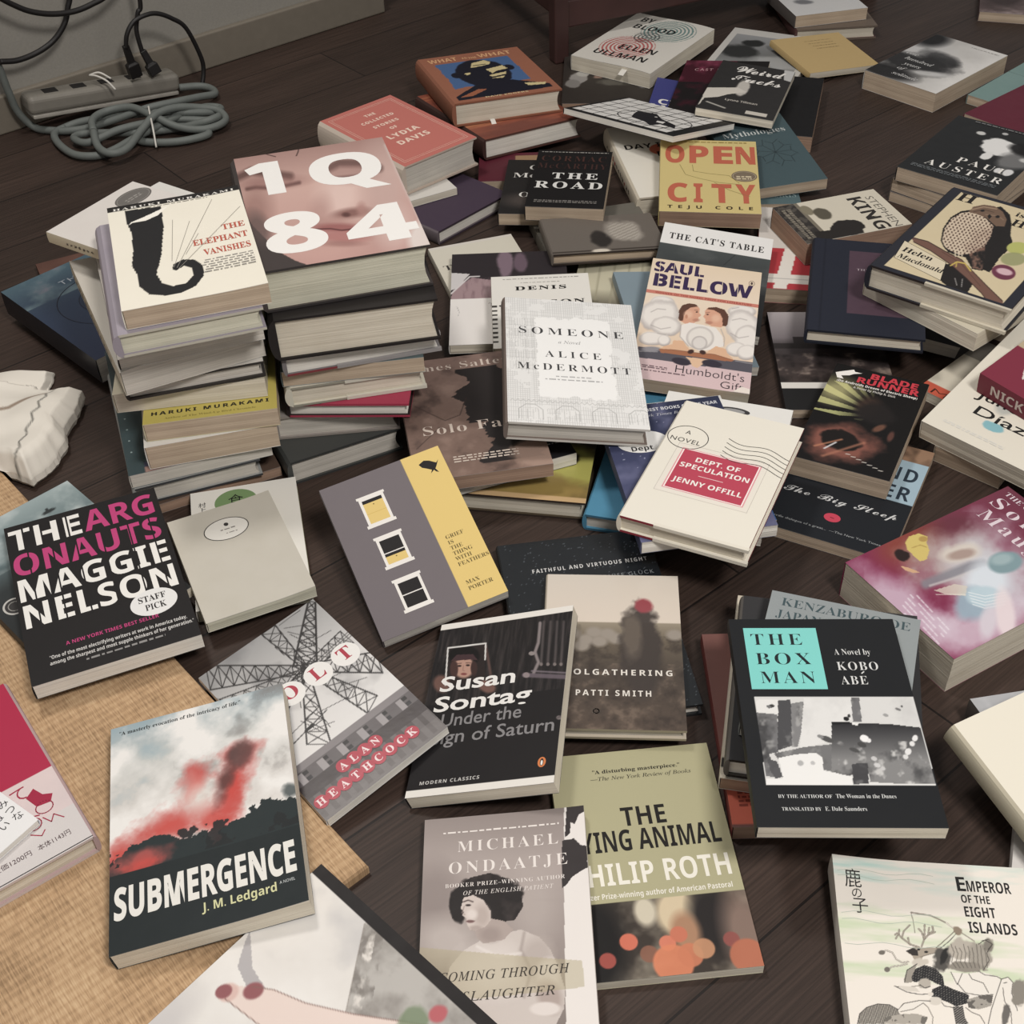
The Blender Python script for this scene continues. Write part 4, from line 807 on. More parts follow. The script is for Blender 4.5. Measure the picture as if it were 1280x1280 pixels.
def a_someone(A):
    c = (196, 196, 194); A.mix((226, 226, 224), A.fbm(6, 3) * .6)
    hat = (np.abs(((A.U * A.w * 1000) % 2.4) - 1.2) < .35) | (np.abs(((A.V * A.d * 1000) % 3.4) - 1.7) < .3); A.mix((184, 184, 182), hat * (A.fbm(9, 4) > .4) * .6)
    n = (A.fbm(14, 6) - .5) * .06
    m = (A.U + n > .23) & (A.U - n < .79) & (A.V + n > .16) & (A.V + n < .80); A.mix((234, 234, 232), m * 1.)
    for i in range(4):
        u = .08 + i * .26; A.brush([(u, .97), (u, .90), (u + .05, .865), (u + .12, .865), (u + .17, .90), (u + .17, .97)], .8, (160, 160, 158), .8)
        for j in range(4): A.brush([(u + .02 + .04 * j, .90), (u + .02 + .04 * j, .97)], .6, (176, 176, 174), .8)
    for j in range(26): A.brush([(.02 + j * .038, .845), (.038 + j * .038, .83), (.055 + j * .038, .845)], .6, (168, 168, 166), .8)
    for r in range(5):
        for j in range(5): A.brush([(.03 + .04 * j, .18 + r * .09), (.03 + .04 * j, .24 + r * .09), (.05 + .04 * j, .24 + r * .09), (.05 + .04 * j, .18 + r * .09)], .5, (172, 172, 170), .7)
    k = (66, 66, 68)
    A.T('SOMEONE', .50, .305, .058, 'serif', k, .80, 'C', 1.4); A.T('a Novel', .48, .375, .024, 'ital', (150, 150, 150), .17, 'C'); A.T('ALICE', .50, .49, .052, 'serif', k, .42, 'C', 1.5); A.T('McDERMOTT', .50, .595, .052, 'serif', k, .84, 'C', 1.4)
    A.fine(.36, .62, .645, .009, (176, 176, 176), 2); A.fine(.28, .70, .67, .009, (176, 176, 176), 3)
def a_denis(A):
    A.fine(.12, .9, .05, .010, (140, 138, 134), 2); A.fine(.3, .7, .11, .008, (170, 168, 162), 3); A.T('DENIS', .50, .215, .055, 'serifb', BLK, .52, 'C', 1.2); A.T('JOHNSON', .5, .43, .06, 'serifb', BLK, .86, 'C', 1.2)
    for i in range(9): A.rect(0, .42 + i * .06, .05, .445 + i * .06, (60, 56, 52))
def a_ptn(A):
    A.rect(0, 0, 1, .52, (46, 40, 44)); n = (A.fbm(8, 2) - .5) * .5
    A.ell(.47, .12, .07, .16, (126, 104, 118), .35, 0, 1, n); A.ell(.60, .12, .06, .12, (104, 84, 98), .4, 0, 1, n); A.poly([(0, .22), (.16, .24), (.05, .40), (0, .42)], (200, 196, 196)); A.poly([(.0, .52), (.02, .42), (.18, .28), (.30, .31), (.98, .38), (.98, .52)], (160, 132, 136)); A.mix((120, 92, 100), ((A.V > .28) & (A.V < .52) & (A.U > .1)) * np.clip(A.fbm(12, 7, 4, 3, .6) * 2.4 - 1, 0, 1) * .7); A.brush([(.0, .46), (.16, .27), (.24, .27)], 2.5, (206, 200, 200))
    A.rect(0, .52, 1, 1, (226, 222, 218)); A.T('THE', .32, .61, .038, 'serif', BLK, .2); A.T('N', .38, .87, .05, 'serif', (70, 66, 66)); A.brush([(.055, .60), (.075, .66), (.07, .70)], .6, (150, 150, 150))
def a_solo(A):
    n = A.fbm(5, 9, 5); A.grad([(0, (134, 108, 98)), (.5, (116, 92, 82)), (1, (126, 100, 88))]); A.mix((66, 52, 48), np.clip(n * 4 - 2.2, 0, 1) * .8); A.mix((162, 134, 120), np.clip(2 - n * 4.4, 0, 1) * .5)
    dv = (A.fbm(6, 3, 4, .01, 1) - .5) * .3; m = (A.U + dv > .52 - .25 * A.V * (A.V < .6) + .05) & (A.U + dv < .95 + .2 * (A.V - .5)) & (A.V > .12) & (A.V < .86 + dv); A.mix((40, 36, 36), m * .95)
    A.ell(.93, .90, .2, .12, (168, 138, 122), .4, 0, .9, (n - .5)); A.brush([(.1, .4), (.3, .55), (.42, .52), (.5, .38)], 1.2, (58, 46, 42), .7); A.brush([(.05, .75), (.25, .6)], 1.2, (58, 46, 42), .6)
    w = (206, 190, 176); A.T('James Salter', .04, .108, .058, 'serif', w, .86, 'L', 1.1); A.T('Solo Faces', .12, .655, .075, 'serif', w, .84, 'L', 1.1); A.fine(.30, .78, .855, .010, w, 2, 3, 2.0)
def a_undersolo(A):
    for i in range(8): A.fine(.62, .93, .46 + .06 * i, .012, (176, 178, 180), i + 2)
def a_yg(A):
    n = (A.fbm(6, 8) - .5) * .8; A.mix((60, 50, 36), A.fbm(5, 3)); A.ell(.55, .74, .62, .22, (188, 184, 84), .3, 0, 1, n * .5); A.ell(.55, .92, .6, .10, (150, 122, 60), .6, 0, .9, n); A.ell(.42, .72, .12, .07, (48, 38, 32), .2, 0, 1, n); A.ell(.80, .66, .09, .06, (44, 36, 30), .2, 0, 1, n); A.rect(0, .965, 1, 1, (196, 160, 110))
def a_pico(A):
    A.grad([(0, (70, 66, 58)), (.2, (190, 184, 156)), (.7, (196, 190, 162)), (.95, (120, 114, 96))])
    for u in (.1, .3, .5, .7, .88): A.brush([(u, .15), (u + .02, .95)], 2, (150, 144, 118), .8, 2)
    A.T('ICO', .95, .56, .045, 'sansb', (50, 46, 40), .38, 'R', 1.6)
def a_letters(A): A.rect(.30, .12, .90, .66, (62, 86, 140)); A.mix((90, 110, 160), A.fbm(5, 2) * .5 * ((A.U > .3) & (A.U < .9) & (A.V > .12) & (A.V < .66))); A.rect(.05, .70, .62, .88, (58, 50, 46)); A.fine(.1, .58, .84, .06, (190, 176, 140), 2)
def a_box(A):
    A.mix((30, 32, 35), A.fbm(40, 3)); A.R(.08, .05, .52, .372, (112, 206, 198))
    k = (34, 40, 44)
    for t, u, v, w in (('THE', .118, .142, .305), ('BOX', .13, .245, .325), ('MAN', .14, .342, .32)): A.T(t, u, v, .062, 'serif', k, w, 'L', 1.25)
    g = (206, 208, 206); A.T('A Novel by', .60, .195, .032, 'serif', g, .215); A.T('KOBO', .60, .275, .044, 'serif', g, .24, 'L', 1.15); A.T('ABE', .605, .348, .044, 'serif', g, .155, 'L', 1.15); A.Ln([(.735, .292), (.75, .283)], 1.0, g)
    A.sheet('box'); q = A.fbm(2.6, 5, 4); r = A.fbm(5, 7, 3); I = A.polym(A.on([(182, 378), (622, 377), (685, 622), (217, 620)])); A.mix((204, 204, 202), I * 1.)
    def pl(p, c, tex=0., dk=(50, 50, 52)):
        m = A.polym(A.on(p)) * I; A.mix(c, m * 1.)
        if tex: A.mix(dk, m * np.clip(q * 4 - 1.9, 0, 1) * tex); A.mix((176, 176, 174), m * np.clip(r * 5 - 3.2, 0, 1) * tex)
    pl([(182, 420), (246, 426), (250, 530), (225, 535), (240, 600), (216, 596)], (112, 112, 114), .7); pl([(248, 388), (281, 385), (291, 450), (289, 512), (247, 526)], (74, 74, 77), .3); pl([(284, 396), (318, 390), (321, 440), (302, 516), (287, 516)], (124, 124, 125), .6); pl([(188, 386), (246, 384), (249, 424), (190, 420)], (216, 216, 214)); pl([(214, 402), (228, 398), (238, 406), (224, 410)], (110, 110, 112))
    pl([(320, 382), (450, 380), (453, 440), (430, 450), (396, 450), (396, 500), (308, 520)], (214, 214, 212), .12, (150, 150, 150)); pl([(476, 380), (622, 376), (645, 458), (560, 453), (478, 446)], (206, 206, 204), .15, (140, 140, 140)); pl([(449, 380), (472, 379), (480, 446), (455, 446)], (108, 108, 110), .4)
    pl([(236, 534), (320, 516), (396, 508), (414, 528), (398, 584), (368, 578), (368, 550), (312, 536), (250, 550)], (112, 112, 113), .4)
    m = A.polym(A.on([(396, 449), (552, 452), (640, 462), (690, 640), (505, 640), (500, 590), (396, 598)])) * I; t = np.clip((A.V - .452) / .10, 0, 1)[..., None]; A.mixa(np.array([46, 46, 49]) * (1 - t) + np.array([128, 128, 128]) * t, m * 1.); A.mix((66, 66, 68), m * np.clip(q * 5 - 2.7, 0, 1) * .8); A.mix((196, 196, 194), m * np.clip(r * 6 - 3.9, 0, 1) * (A.V > .50) * .9)
    pl([(250, 546), (300, 536), (354, 532), (371, 545), (374, 582), (402, 586), (452, 598), (454, 626), (215, 626), (217, 602), (262, 602)], (224, 224, 222)); pl([(218, 546), (246, 556), (262, 598), (242, 604), (226, 580)], (84, 84, 87), .3); pl([(452, 562), (496, 560), (499, 618), (456, 618)], (72, 72, 75), .3); pl([(500, 612), (560, 616), (690, 618), (690, 626), (498, 626)], (214, 214, 212)); pl([(396, 446), (440, 446), (470, 452), (396, 454)], (36, 36, 38)); pl([(452, 449), (470, 450), (468, 456), (454, 455)], (222, 222, 220))
    for x, y, rx, ry, c in ((488, 493, 10, 7, 228), (500, 498, 5, 5, 220), (626, 492, 7, 8, 220), (618, 507, 8, 7, 214), (607, 528, 9, 10, 216), (600, 543, 8, 7, 206), (513, 548, 9, 6, 190), (522, 566, 10, 6, 196), (538, 575, 7, 5, 190), (436, 438, 7, 5, 34), (444, 430, 4, 4, 60), (580, 412, 10, 4, 110), (590, 404, 5, 4, 90), (545, 428, 7, 4, 150), (382, 494, 16, 6, 80), (365, 487, 8, 4, 130), (310, 560, 7, 6, 170), (345, 560, 6, 5, 180), (232, 402, 6, 4, 60), (480, 510, 10, 5, 70), (460, 525, 14, 5, 76)): A.o(x, y, rx, ry, (c, c, c), .25, 20, 1, (q - .5) * 1.2)
    old = A.a; A.done()
    A.T('BY THE AUTHOR OF', .135, .877, .015, 'serif', g, .29); A.T('The Woman in the Dunes', .445, .877, .018, 'serif', g, .32); A.T('TRANSLATED BY', .145, .931, .015, 'serif', g, .21); A.T('E. Dale Saunders', .375, .931, .018, 'serif', g, .22)
def a_oe(A): A.mix((132, 140, 142), A.fbm(5, 2) * .5); A.T('KENZABURO OE', .08, .105, .065, 'serif', (62, 82, 88), .86); A.T('JAPAN, THE', .06, .205, .065, 'serif', (62, 82, 88), .55)
def a_redpb(A): A.mix((112, 70, 64), A.fbm(7, 2)); A.rect(.0, .80, .30, .985, (206, 92, 70)); A.fine(.06, .26, .83, .012, (140, 56, 44), 3, 5, 1.6); A.rect(.30, .93, .6, .985, (206, 196, 178))
def a_cream(A): A.rect(0, 0, .06, 1, (196, 186, 166)); A.rect(.0, .9, .03, .95, (50, 46, 44))
def a_sontag(A):
    A.rect(0, 0, 1, .035, (226, 222, 214)); A.rect(0, .965, 1, 1, (226, 222, 214)); m = (A.V > .035) & (A.V < .965); A.mix((32, 30, 32), m * 1.); n = A.fbm(20, 3, 4, 3, .25); A.mix((60, 54, 54), m * (A.V < .5) * np.clip(n * 2.4 - 1, 0, 1))
    A.sheet('sontag'); A.g([(474, 166), (585, 152), (583, 265), (468, 275)], (44, 36, 36)); A.o(522, 190, 46, 32, (24, 22, 23), .15); A.o(520, 222, 31, 33, (182, 138, 120), .25); A.g([(482, 205), (500, 186), (548, 184), (562, 202), (540, 200), (505, 203)], (70, 48, 52)); A.o(492, 228, 12, 26, (74, 50, 46), .3); A.o(551, 226, 10, 22, (64, 44, 42), .3)
    A.o(508, 219, 6, 3, (52, 36, 34), .4); A.o(533, 217, 6, 3, (52, 36, 34), .4); A.b([(520, 218), (518, 232), (523, 234)], 2, (140, 98, 86), .8); A.o(521, 243, 9, 3.5, (132, 66, 64), .4); A.b([(500, 212), (514, 211)], 2, (70, 46, 42), .8); A.b([(527, 210), (541, 210)], 2, (70, 46, 42), .8)
    A.o(455, 272, 24, 26, (120, 84, 74), .4, -30, .9); A.o(590, 280, 26, 18, (126, 88, 78), .4, 20, .9); A.b([(586, 160), (600, 240), (600, 280)], 8, (112, 80, 72), .7, 5)
    for x in (758, 778, 798, 817): A.b([(x, 88), (x - 8, 212)], 7, (88, 80, 80), .8, 5); A.o(x - 8, 214, 5, 5, (120, 110, 108))
    A.b([(747, 92), (742, 150), (732, 178), (742, 208), (728, 240)], 9, (150, 138, 138), .85, 4); A.o(722, 182, 9, 6, (140, 130, 128)); A.b([(700, 246), (835, 252)], 13, (104, 92, 102), .9, 4); A.b([(722, 234), (832, 240)], 5, (126, 114, 124), .8, 3); A.o(706, 246, 10, 8, (140, 126, 128)); A.o(803, 372, 8, 6, (120, 110, 110), .4); A.b([(800, 372), (828, 360)], 5, (90, 80, 82), .8)
    A.b([(466, 276), (474, 166), (586, 152), (584, 200)], 4.5, (214, 212, 208))
    A.done()
    w = (228, 226, 222); A.T('Susan', .09, .428, .085, 'round', w, .55); A.T('Sontag', .075, .545, .085, 'round', w, .70); g = (132, 130, 132); A.T('Under the', .15, .635, .072, 'roundl', g, .57); A.T('Sign of Saturn', .10, .73, .072, 'roundl', g, .86)
    A.T('MODERN CLASSICS', .085, .94, .017, 'sansb', (190, 188, 184), .41, 'L', 1.2); A.E(.905, .89, .027, .026, (222, 120, 60)); A.E(.905, .89, .012, .019, (36, 32, 32)); A.E(.905, .893, .007, .013, WHT)
def a_wool(A):
    n = A.fbm(14, 4); A.grad([(0, (206, 196, 182)), (.33, (214, 200, 184)), (.335, (150, 138, 118)), (.46, (104, 92, 76)), (.65, (76, 66, 58)), (1, (86, 72, 62))]); A.mix((54, 46, 42), (A.V > .42) * np.clip(n * 4 - 2, 0, 1) * .6); A.mix((132, 112, 96), (A.V > .6) * np.clip(2 - n * 4.6, 0, 1) * .6)
    for u, v in ((.1, .44), (.2, .41), (.3, .45), (.36, .40), (.15, .50), (.27, .49), (.40, .46), (.46, .41), (.95, .41), (.08, .39), (.52, .44)): A.ell(u, v, .06, .035, (150, 140, 128), .6)
    A.ell(.70, .50, .15, .31, (66, 58, 54), .3, 0, .95, (n - .5) * .5); A.ell(.64, .42, .07, .15, (108, 96, 84), .6, 0, .8, (n - .5) * .5); A.ell(.73, .215, .07, .05, (158, 66, 74), .35, 0, 1, (n - .5) * .4)
    w = (222, 216, 206); A.T('WOOLGATHERING', .045, .675, .034, 'sansb', w, .875, 'L', 1.4); A.T('PATTI SMITH', .235, .803, .034, 'sansb', w, .53, 'L', 1.4); A.Ring(.38, .895, .02, .013, 1, w)
def a_dying(A):
    A.mix((168, 163, 124), A.fbm(30, 3) * .35); k = (32, 30, 28); w = (228, 224, 210)
    A.T('"A disturbing masterpiece."', .26, .105, .018, 'serifb', k, .54); A.T('—The New York Review of Books', .24, .14, .018, 'ital', k, .62)
    A.T('THE', .385, .365, .085, 'sansb', k, .265); A.T('DYING ANIMAL', .045, .475, .092, 'sansb', k, .90); A.T('PHILIP ROTH', .045, .62, .092, 'sansb', w, .91); A.T('Pulitzer Prize-winning author of American Pastoral', .05, .675, .022, 'sansb', w, .89)
    m = (A.V > .69); n = A.fbm(5, 4); A.mix((60, 52, 46), m * 1.); A.mix((150, 140, 122), m * np.clip(n * 3 - 1.4, 0, 1))
    def E(u, v, ru, rv, c, s=.3, a=1.): old = A.a.copy(); A.ell(u, v, ru, rv, c, s, 0, a); A.a = np.where(m[..., None], A.a, old)
    E(.1, .85, .18, .2, (26, 24, 24), .6); E(.60, .76, .12, .10, (206, 186, 150), .4); E(.42, .74, .06, .06, (200, 190, 166), .5); E(.78, .80, .12, .14, (40, 36, 36), .7); E(.95, .86, .12, .16, (132, 108, 96), .9); E(.62, .84, .08, .08, (170, 124, 92), .6)
    for u, v, r, c in ((.30, .855, .05, (226, 110, 82)), (.51, .875, .046, (226, 120, 90)), (.58, .845, .048, (206, 108, 80)), (.17, .92, .046, (176, 76, 66)), (.40, .91, .05, (140, 90, 70)), (.86, .885, .045, (150, 76, 70)), (.52, .955, .11, (222, 124, 84)), (.62, .93, .07, (206, 116, 80)), (.93, .955, .10, (190, 104, 74)), (.70, .91, .06, (196, 136, 96))): E(u, v, r, r * A.w / A.d, c, .12, .92)
def a_ond(A):
    A.sheet('ond'); n = A.fbm(1.4, 8); d = (n - .5) * .5; q = A.fbm(3, 2, 4)
    A.grad([(.63, (138, 126, 122)), (.80, (168, 155, 150)), (1.0, (156, 143, 138)), (1.3, (128, 116, 110))]); A.o(430, 900, 75, 90, (140, 127, 123), 1.1, 0, .8, d); A.o(470, 1030, 90, 60, (190, 179, 173), 1.1, 0, .8, d); A.o(730, 930, 60, 110, (176, 164, 158), 1.1, 0, .7); A.mix((150, 138, 133), np.clip(A.fbm(1, 5, 3, .5, 4) * 2 - 1.1, 0, 1) * .5)
    A.g([(818, 600), (900, 600), (940, 1400), (826, 1400), (818, 900)], (224, 218, 213))
    for p in ([(828, 600), (890, 600), (884, 650), (862, 662), (850, 690), (838, 684), (836, 716), (820, 730)], [(812, 738), (848, 732), (868, 752), (890, 756), (894, 790), (886, 800), (896, 816), (870, 828), (842, 846), (828, 866), (812, 880)]): A.g(p, (52, 46, 47))
    k = (37, 32, 32); hair = A.polym(A.on([(486, 968), (484, 925), (498, 880), (540, 846), (598, 832), (652, 850), (690, 890), (697, 932), (672, 972), (622, 980), (590, 965), (560, 905), (530, 905), (512, 935), (508, 965)])); A.mix(k, hair * 1.); A.o(600, 905, 90, 72, k, .12, 0, 1, (q - .5) * .8); A.o(505, 930, 24, 48, k, .2, 0, 1, (q - .5) * .9); A.mix((78, 68, 66), hair * np.clip(q * 3.2 - 1.7, 0, 1) * .6)
    A.g([(466, 1280), (462, 1180), (480, 1110), (520, 1062), (575, 1030), (640, 1012), (690, 1000), (745, 1022), (778, 1060), (800, 1110), (822, 1180), (818, 1235), (790, 1290), (760, 1400), (470, 1400)], (198, 187, 180)); A.o(600, 1120, 90, 80, (216, 207, 201), .9, 0, .8, d); A.o(735, 1080, 45, 60, (176, 163, 156), .8, 20, .8, d); A.o(770, 1130, 30, 40, (214, 205, 199), .6, 0, .9, d); A.b([(700, 1010), (690, 1060), (720, 1120), (700, 1200)], 8, (150, 136, 130), .6, 8); A.b([(560, 1050), (620, 1080), (690, 1070)], 8, (222, 214, 208), .7, 6); A.o(775, 1200, 34, 50, (170, 152, 144), .6, -20, .9); A.o(762, 1235, 45, 20, (216, 206, 200), .3)
    A.g([(552, 1000), (590, 965), (640, 975), (668, 1000), (640, 1030), (580, 1042), (560, 1025)], (170, 154, 147)); A.o(600, 1015, 30, 22, (150, 134, 128), .8, 0, .7)
    A.g([(512, 938), (520, 906), (548, 898), (578, 912), (600, 945), (602, 972), (584, 992), (556, 1004), (538, 1000), (530, 984), (528, 968), (516, 958), (522, 948)], (202, 188, 180)); A.o(575, 960, 22, 32, (176, 160, 152), .9, 0, .8); A.o(545, 955, 16, 14, (216, 204, 197), .8)
    A.b([(520, 918), (534, 913), (548, 918)], 4, (78, 62, 60), .9, 2); A.o(534, 928, 8, 3.5, (56, 44, 44), .5); A.b([(522, 932), (516, 950), (524, 956)], 3, (150, 132, 126), .8); A.o(540, 976, 12, 4.5, (128, 94, 92), .5); A.b([(529, 976), (553, 974)], 2, (96, 68, 66), .8); A.o(556, 996, 18, 8, (160, 143, 136), .8, 0, .7)
    A.g([(380, 1052), (872, 1094), (880, 1172), (560, 1205), (380, 1190)], (172, 160, 122), .5)
    A.done()
    w = (226, 218, 212); A.T('MICHAEL', .52, .156, .048, 'serif', w, .62, 'C', 1.3); A.T('ONDAATJE', .52, .247, .050, 'serif', w, .72, 'C', 1.3); A.T('BOOKER PRIZE–WINNING AUTHOR', .50, .305, .017, 'serif', w, .72, 'C', 1.2); A.T('OF THE ENGLISH PATIENT', .52, .34, .017, 'ital', w, .54, 'C', 1.2); A.fine(.12, .84, .072, .008, w, 3, 1)
    A.T('COMING THROUGH', .12, .672, .034, 'ital', (56, 50, 44), .74, 'L', 1.1); A.T('SLAUGHTER', .25, .747, .034, 'ital', (56, 50, 44), .52, 'L', 1.1)
def a_emp(A):
    A.mix((226, 219, 208), A.fbm(6, 3) * .5); n = A.fbm(5, 6, 4, .35, 2.2); k = (42, 42, 42); g = (122, 115, 104)
    A.mix((160, 206, 198), np.clip(n * 4 - 1.9, 0, 1) * np.clip(1.2 - A.V * 5.6, 0, 1) * .8); A.mix((186, 206, 164), np.clip(n * 4 - 1.9, 0, 1) * ((A.V > .17) & (A.V < .47)) * .75)
    A.T('鹿', .055, .115, .055, 'sans', k, .085); A.T('の', .085, .158, .032, 'sans', k, .05); A.T('子', .08, .212, .045, 'sans', k, .08)
    for t, u, v, h, w in (('E', .635, .107, .055, .045), ('MPEROR', .685, .107, .042, .225), ('OF THE', .645, .152, .030, .145), ('EIGHT', .65, .205, .038, .155), ('ISLANDS', .655, .265, .040, .24)): A.T(t, u, v, h, 'sansb', k, w)
    for v in (.055, .08, .215, .245, .33): A.Ln([(.02 + .5 * i / 8, v + .007 * math.sin(i * 1.3 + v * 40)) for i in range(9)], .35, (176, 190, 176))
    A.sheet('emperor'); q = A.fbm(3.2, 9, 3); d = (q - .5) * .8; G = (150, 141, 127); hatch = np.sin(A.U * 300 + A.V * 420) ; w = (224, 218, 208)
    B = lambda p, w_, c, a=1., soft=2.: A.b(p, max(w_, 4.5), c, a, soft)
    B([(585, 495), (640, 504), (705, 514), (762, 540), (806, 562), (855, 598)], 9, (140, 132, 120)); B([(800, 558), (850, 592)], 6, (214, 206, 194)); B([(895, 620), (935, 646), (975, 672)], 7, (150, 142, 130)); B([(585, 495), (598, 550), (608, 620)], 2, g); A.o(870, 606, 32, 20, (140, 124, 106), .3, 35, 1, d)
    B([(740, 712), (800, 660), (850, 612)], 6, (120, 112, 100)); B([(760, 720), (820, 672), (862, 626)], 3, k, .8)
    for p in ([(632, 708), (580, 692), (528, 652), (500, 622), (486, 632)], [(528, 652), (540, 610), (576, 574)], [(500, 640), (492, 655)], [(576, 690), (566, 652)], [(510, 630), (512, 602)], [(650, 704), (666, 660), (692, 632), (722, 606), (716, 582)], [(666, 660), (650, 615), (632, 596)], [(692, 632), (732, 616)], [(668, 655), (668, 572)], [(690, 632), (696, 590)]): B(p, 11, g); B(p, 5, (170, 160, 146))
    A.g([(552, 735), (598, 708), (650, 712), (705, 710), (768, 714), (762, 738), (712, 752), (664, 764), (640, 792), (604, 786), (590, 760)], (164, 152, 136)); A.g([(552, 732), (598, 712), (625, 728), (630, 760), (590, 758)], (58, 54, 52)); A.o(678, 738, 12, 7, k, .3); A.o(632, 722, 8, 8, k, .3); A.o(757, 722, 8, 6, g, .3); B([(640, 770), (700, 752), (765, 738)], 3, g)
    for p in ([(392, 742), (432, 728), (470, 742), (494, 784), (530, 804), (570, 798)], [(432, 852), (470, 828), (520, 822), (560, 812)]): B(p, 9, (112, 106, 98)); B(p, 4, (206, 198, 186))
    A.o(405, 742, 20, 14, (112, 106, 98), .2); A.o(438, 846, 18, 16, (112, 106, 98), .2)
    A.o(640, 800, 46, 24, (196, 188, 174), .3, 0, 1, d); A.g([(540, 910), (560, 850), (620, 815), (600, 880), (590, 925), (550, 930)], (150, 143, 132)); B([(545, 925), (560, 850), (622, 812)], 3, k)
    A.g([(588, 890), (612, 842), (668, 818), (735, 838), (780, 886), (792, 950), (742, 935), (706, 914), (664, 902), (620, 926), (592, 918)], (46, 46, 48)); A.g([(706, 1010), (716, 968), (782, 938), (858, 972), (944, 1000), (936, 1052), (862, 1076), (822, 1052), (760, 1030)], (44, 44, 46)); A.mix((150, 146, 140), (A.polym(A.on([(588, 890), (612, 842), (668, 818), (735, 838), (780, 886), (792, 950), (742, 935), (706, 914), (664, 902), (620, 926), (592, 918)])) | A.polym(A.on([(706, 1010), (716, 968), (782, 938), (858, 972), (944, 1000), (936, 1052), (862, 1076), (822, 1052), (760, 1030)]))) * (hatch > .93) * .7)
    A.o(668, 930, 36, 30, (176, 168, 156), .2, 0, 1, d); B([(640, 940), (668, 960), (704, 950)], 3, k); B([(482, 948), (540, 958), (600, 950), (640, 945)], 4, g); B([(490, 950), (560, 985), (640, 1000), (700, 996)], 3, k); A.g([(500, 945), (610, 952), (640, 985), (560, 980)], (206, 199, 187)); A.o(706, 998, 18, 13, (214, 206, 194), .2)
    A.o(780, 790, 52, 80, (84, 81, 77), .3, 15, 1, d); A.o(790, 760, 20, 60, k, .4, 20, .9, d)
    A.o(900, 720, 80, 62, (176, 168, 155), .25, 0, 1, d); A.o(1010, 770, 78, 86, (158, 151, 139), .25, 0, 1, d); A.o(930, 830, 120, 32, (140, 133, 122), .25, 5, 1, d); A.o(1060, 700, 36, 40, (126, 120, 110), .3, 0, 1, d)
    for t in range(9): B([(830 + t * 26, 690 + 12 * (t % 3)), (850 + t * 24, 740 + 10 * (t % 2)), (835 + t * 27, 800), (862 + t * 24, 836)], 3, (84, 80, 74), .8)
    for p in ([(1000, 690), (1040, 664), (1086, 690), (1060, 722)], [(1080, 700), (1050, 745), (1066, 790), (1030, 850)], [(1020, 640 + 30), (1060, 660)]): B(p, 4, (70, 66, 62))
    A.g([(830, 862), (930, 872), (1010, 860), (1130, 890), (1140, 960), (1090, 1010), (960, 1012), (870, 970)], w)
    for p in ([(830, 862), (870, 940), (900, 870)], [(940, 872), (960, 905), (1030, 930), (1062, 990)], [(1000, 856), (1040, 880), (1110, 888), (1140, 904)], [(870, 930), (920, 990), (1010, 1006), (1090, 1000)]): B(p, 4, (80, 76, 72))
    A.g([(1140, 905), (1180, 893), (1210, 920), (1206, 980), (1220, 1040), (1260, 1120), (1280, 1182), (1200, 1182), (1190, 1100), (1150, 1030), (1130, 1110), (1120, 1182), (1060, 1182), (1080, 1090), (1110, 1000)], w); B([(1060, 1182), (1080, 1090), (1110, 1000), (1142, 905), (1182, 893), (1212, 925), (1204, 990), (1240, 1100)], 4, (60, 57, 54)); B([(1150, 960), (1160, 1040), (1200, 1110), (1205, 1182)], 4, (80, 76, 72)); B([(1155, 930), (1175, 925)], 3, k)
    A.o(1250, 985, 46, 78, (134, 128, 118), .2, 10, 1, d); A.o(1168, 1120, 26, 70, (92, 88, 84), .3, 10, .9, d); A.g([(930, 1030), (1000, 1010), (1090, 1002), (1080, 1070), (1000, 1092), (940, 1082)], (158, 152, 142)); A.mix((84, 80, 76), A.polym(A.on([(930, 1030), (1000, 1010), (1090, 1002), (1080, 1070), (1000, 1092), (940, 1082)])) * (q > .52) * .8)
    A.g([(840, 1076), (905, 1070), (915, 1140), (940, 1182), (860, 1182), (850, 1130)], (64, 62, 62)); A.mix((176, 170, 160), A.polym(A.on([(840, 1076), (905, 1070), (915, 1140), (940, 1182), (860, 1182), (850, 1130)])) * (hatch > .5) * .7); B([(920, 1080), (960, 1110), (1010, 1130), (1040, 1180)], 4, (80, 76, 72)); B([(760, 1030), (790, 1070), (842, 1080)], 4, (80, 76, 72)); A.o(735, 1040, 40, 26, (206, 199, 187), .15)
    m = A.polym(A.on([(255, 1182), (268, 1120), (310, 1080), (380, 1058), (450, 1062), (505, 1092), (520, 1130), (470, 1150), (420, 1182)])); A.mix((150, 144, 134), m * 1.); A.mix((70, 67, 64), m * (np.sin(A.U * 520 - A.V * 160) > .45) * .8); B([(255, 1182), (268, 1120), (310, 1080), (380, 1058), (450, 1062), (505, 1092)], 4, (60, 57, 54))
    m = A.polym(A.on([(410, 1182), (430, 1140), (520, 1120), (620, 1118), (690, 1140), (670, 1182)])); A.mix((168, 161, 150), m * 1.); A.mix((96, 92, 86), m * (q > .5) * .8); A.g([(500, 1100), (540, 1055), (640, 1036), (700, 1040), (650, 1080), (580, 1108)], w); B([(500, 1100), (540, 1055), (640, 1036), (705, 1040)], 4, (70, 66, 62)); B([(520, 1106), (600, 1090), (660, 1052), (690, 1080), (720, 1140), (716, 1182)], 3, (110, 104, 96))
    A.done()
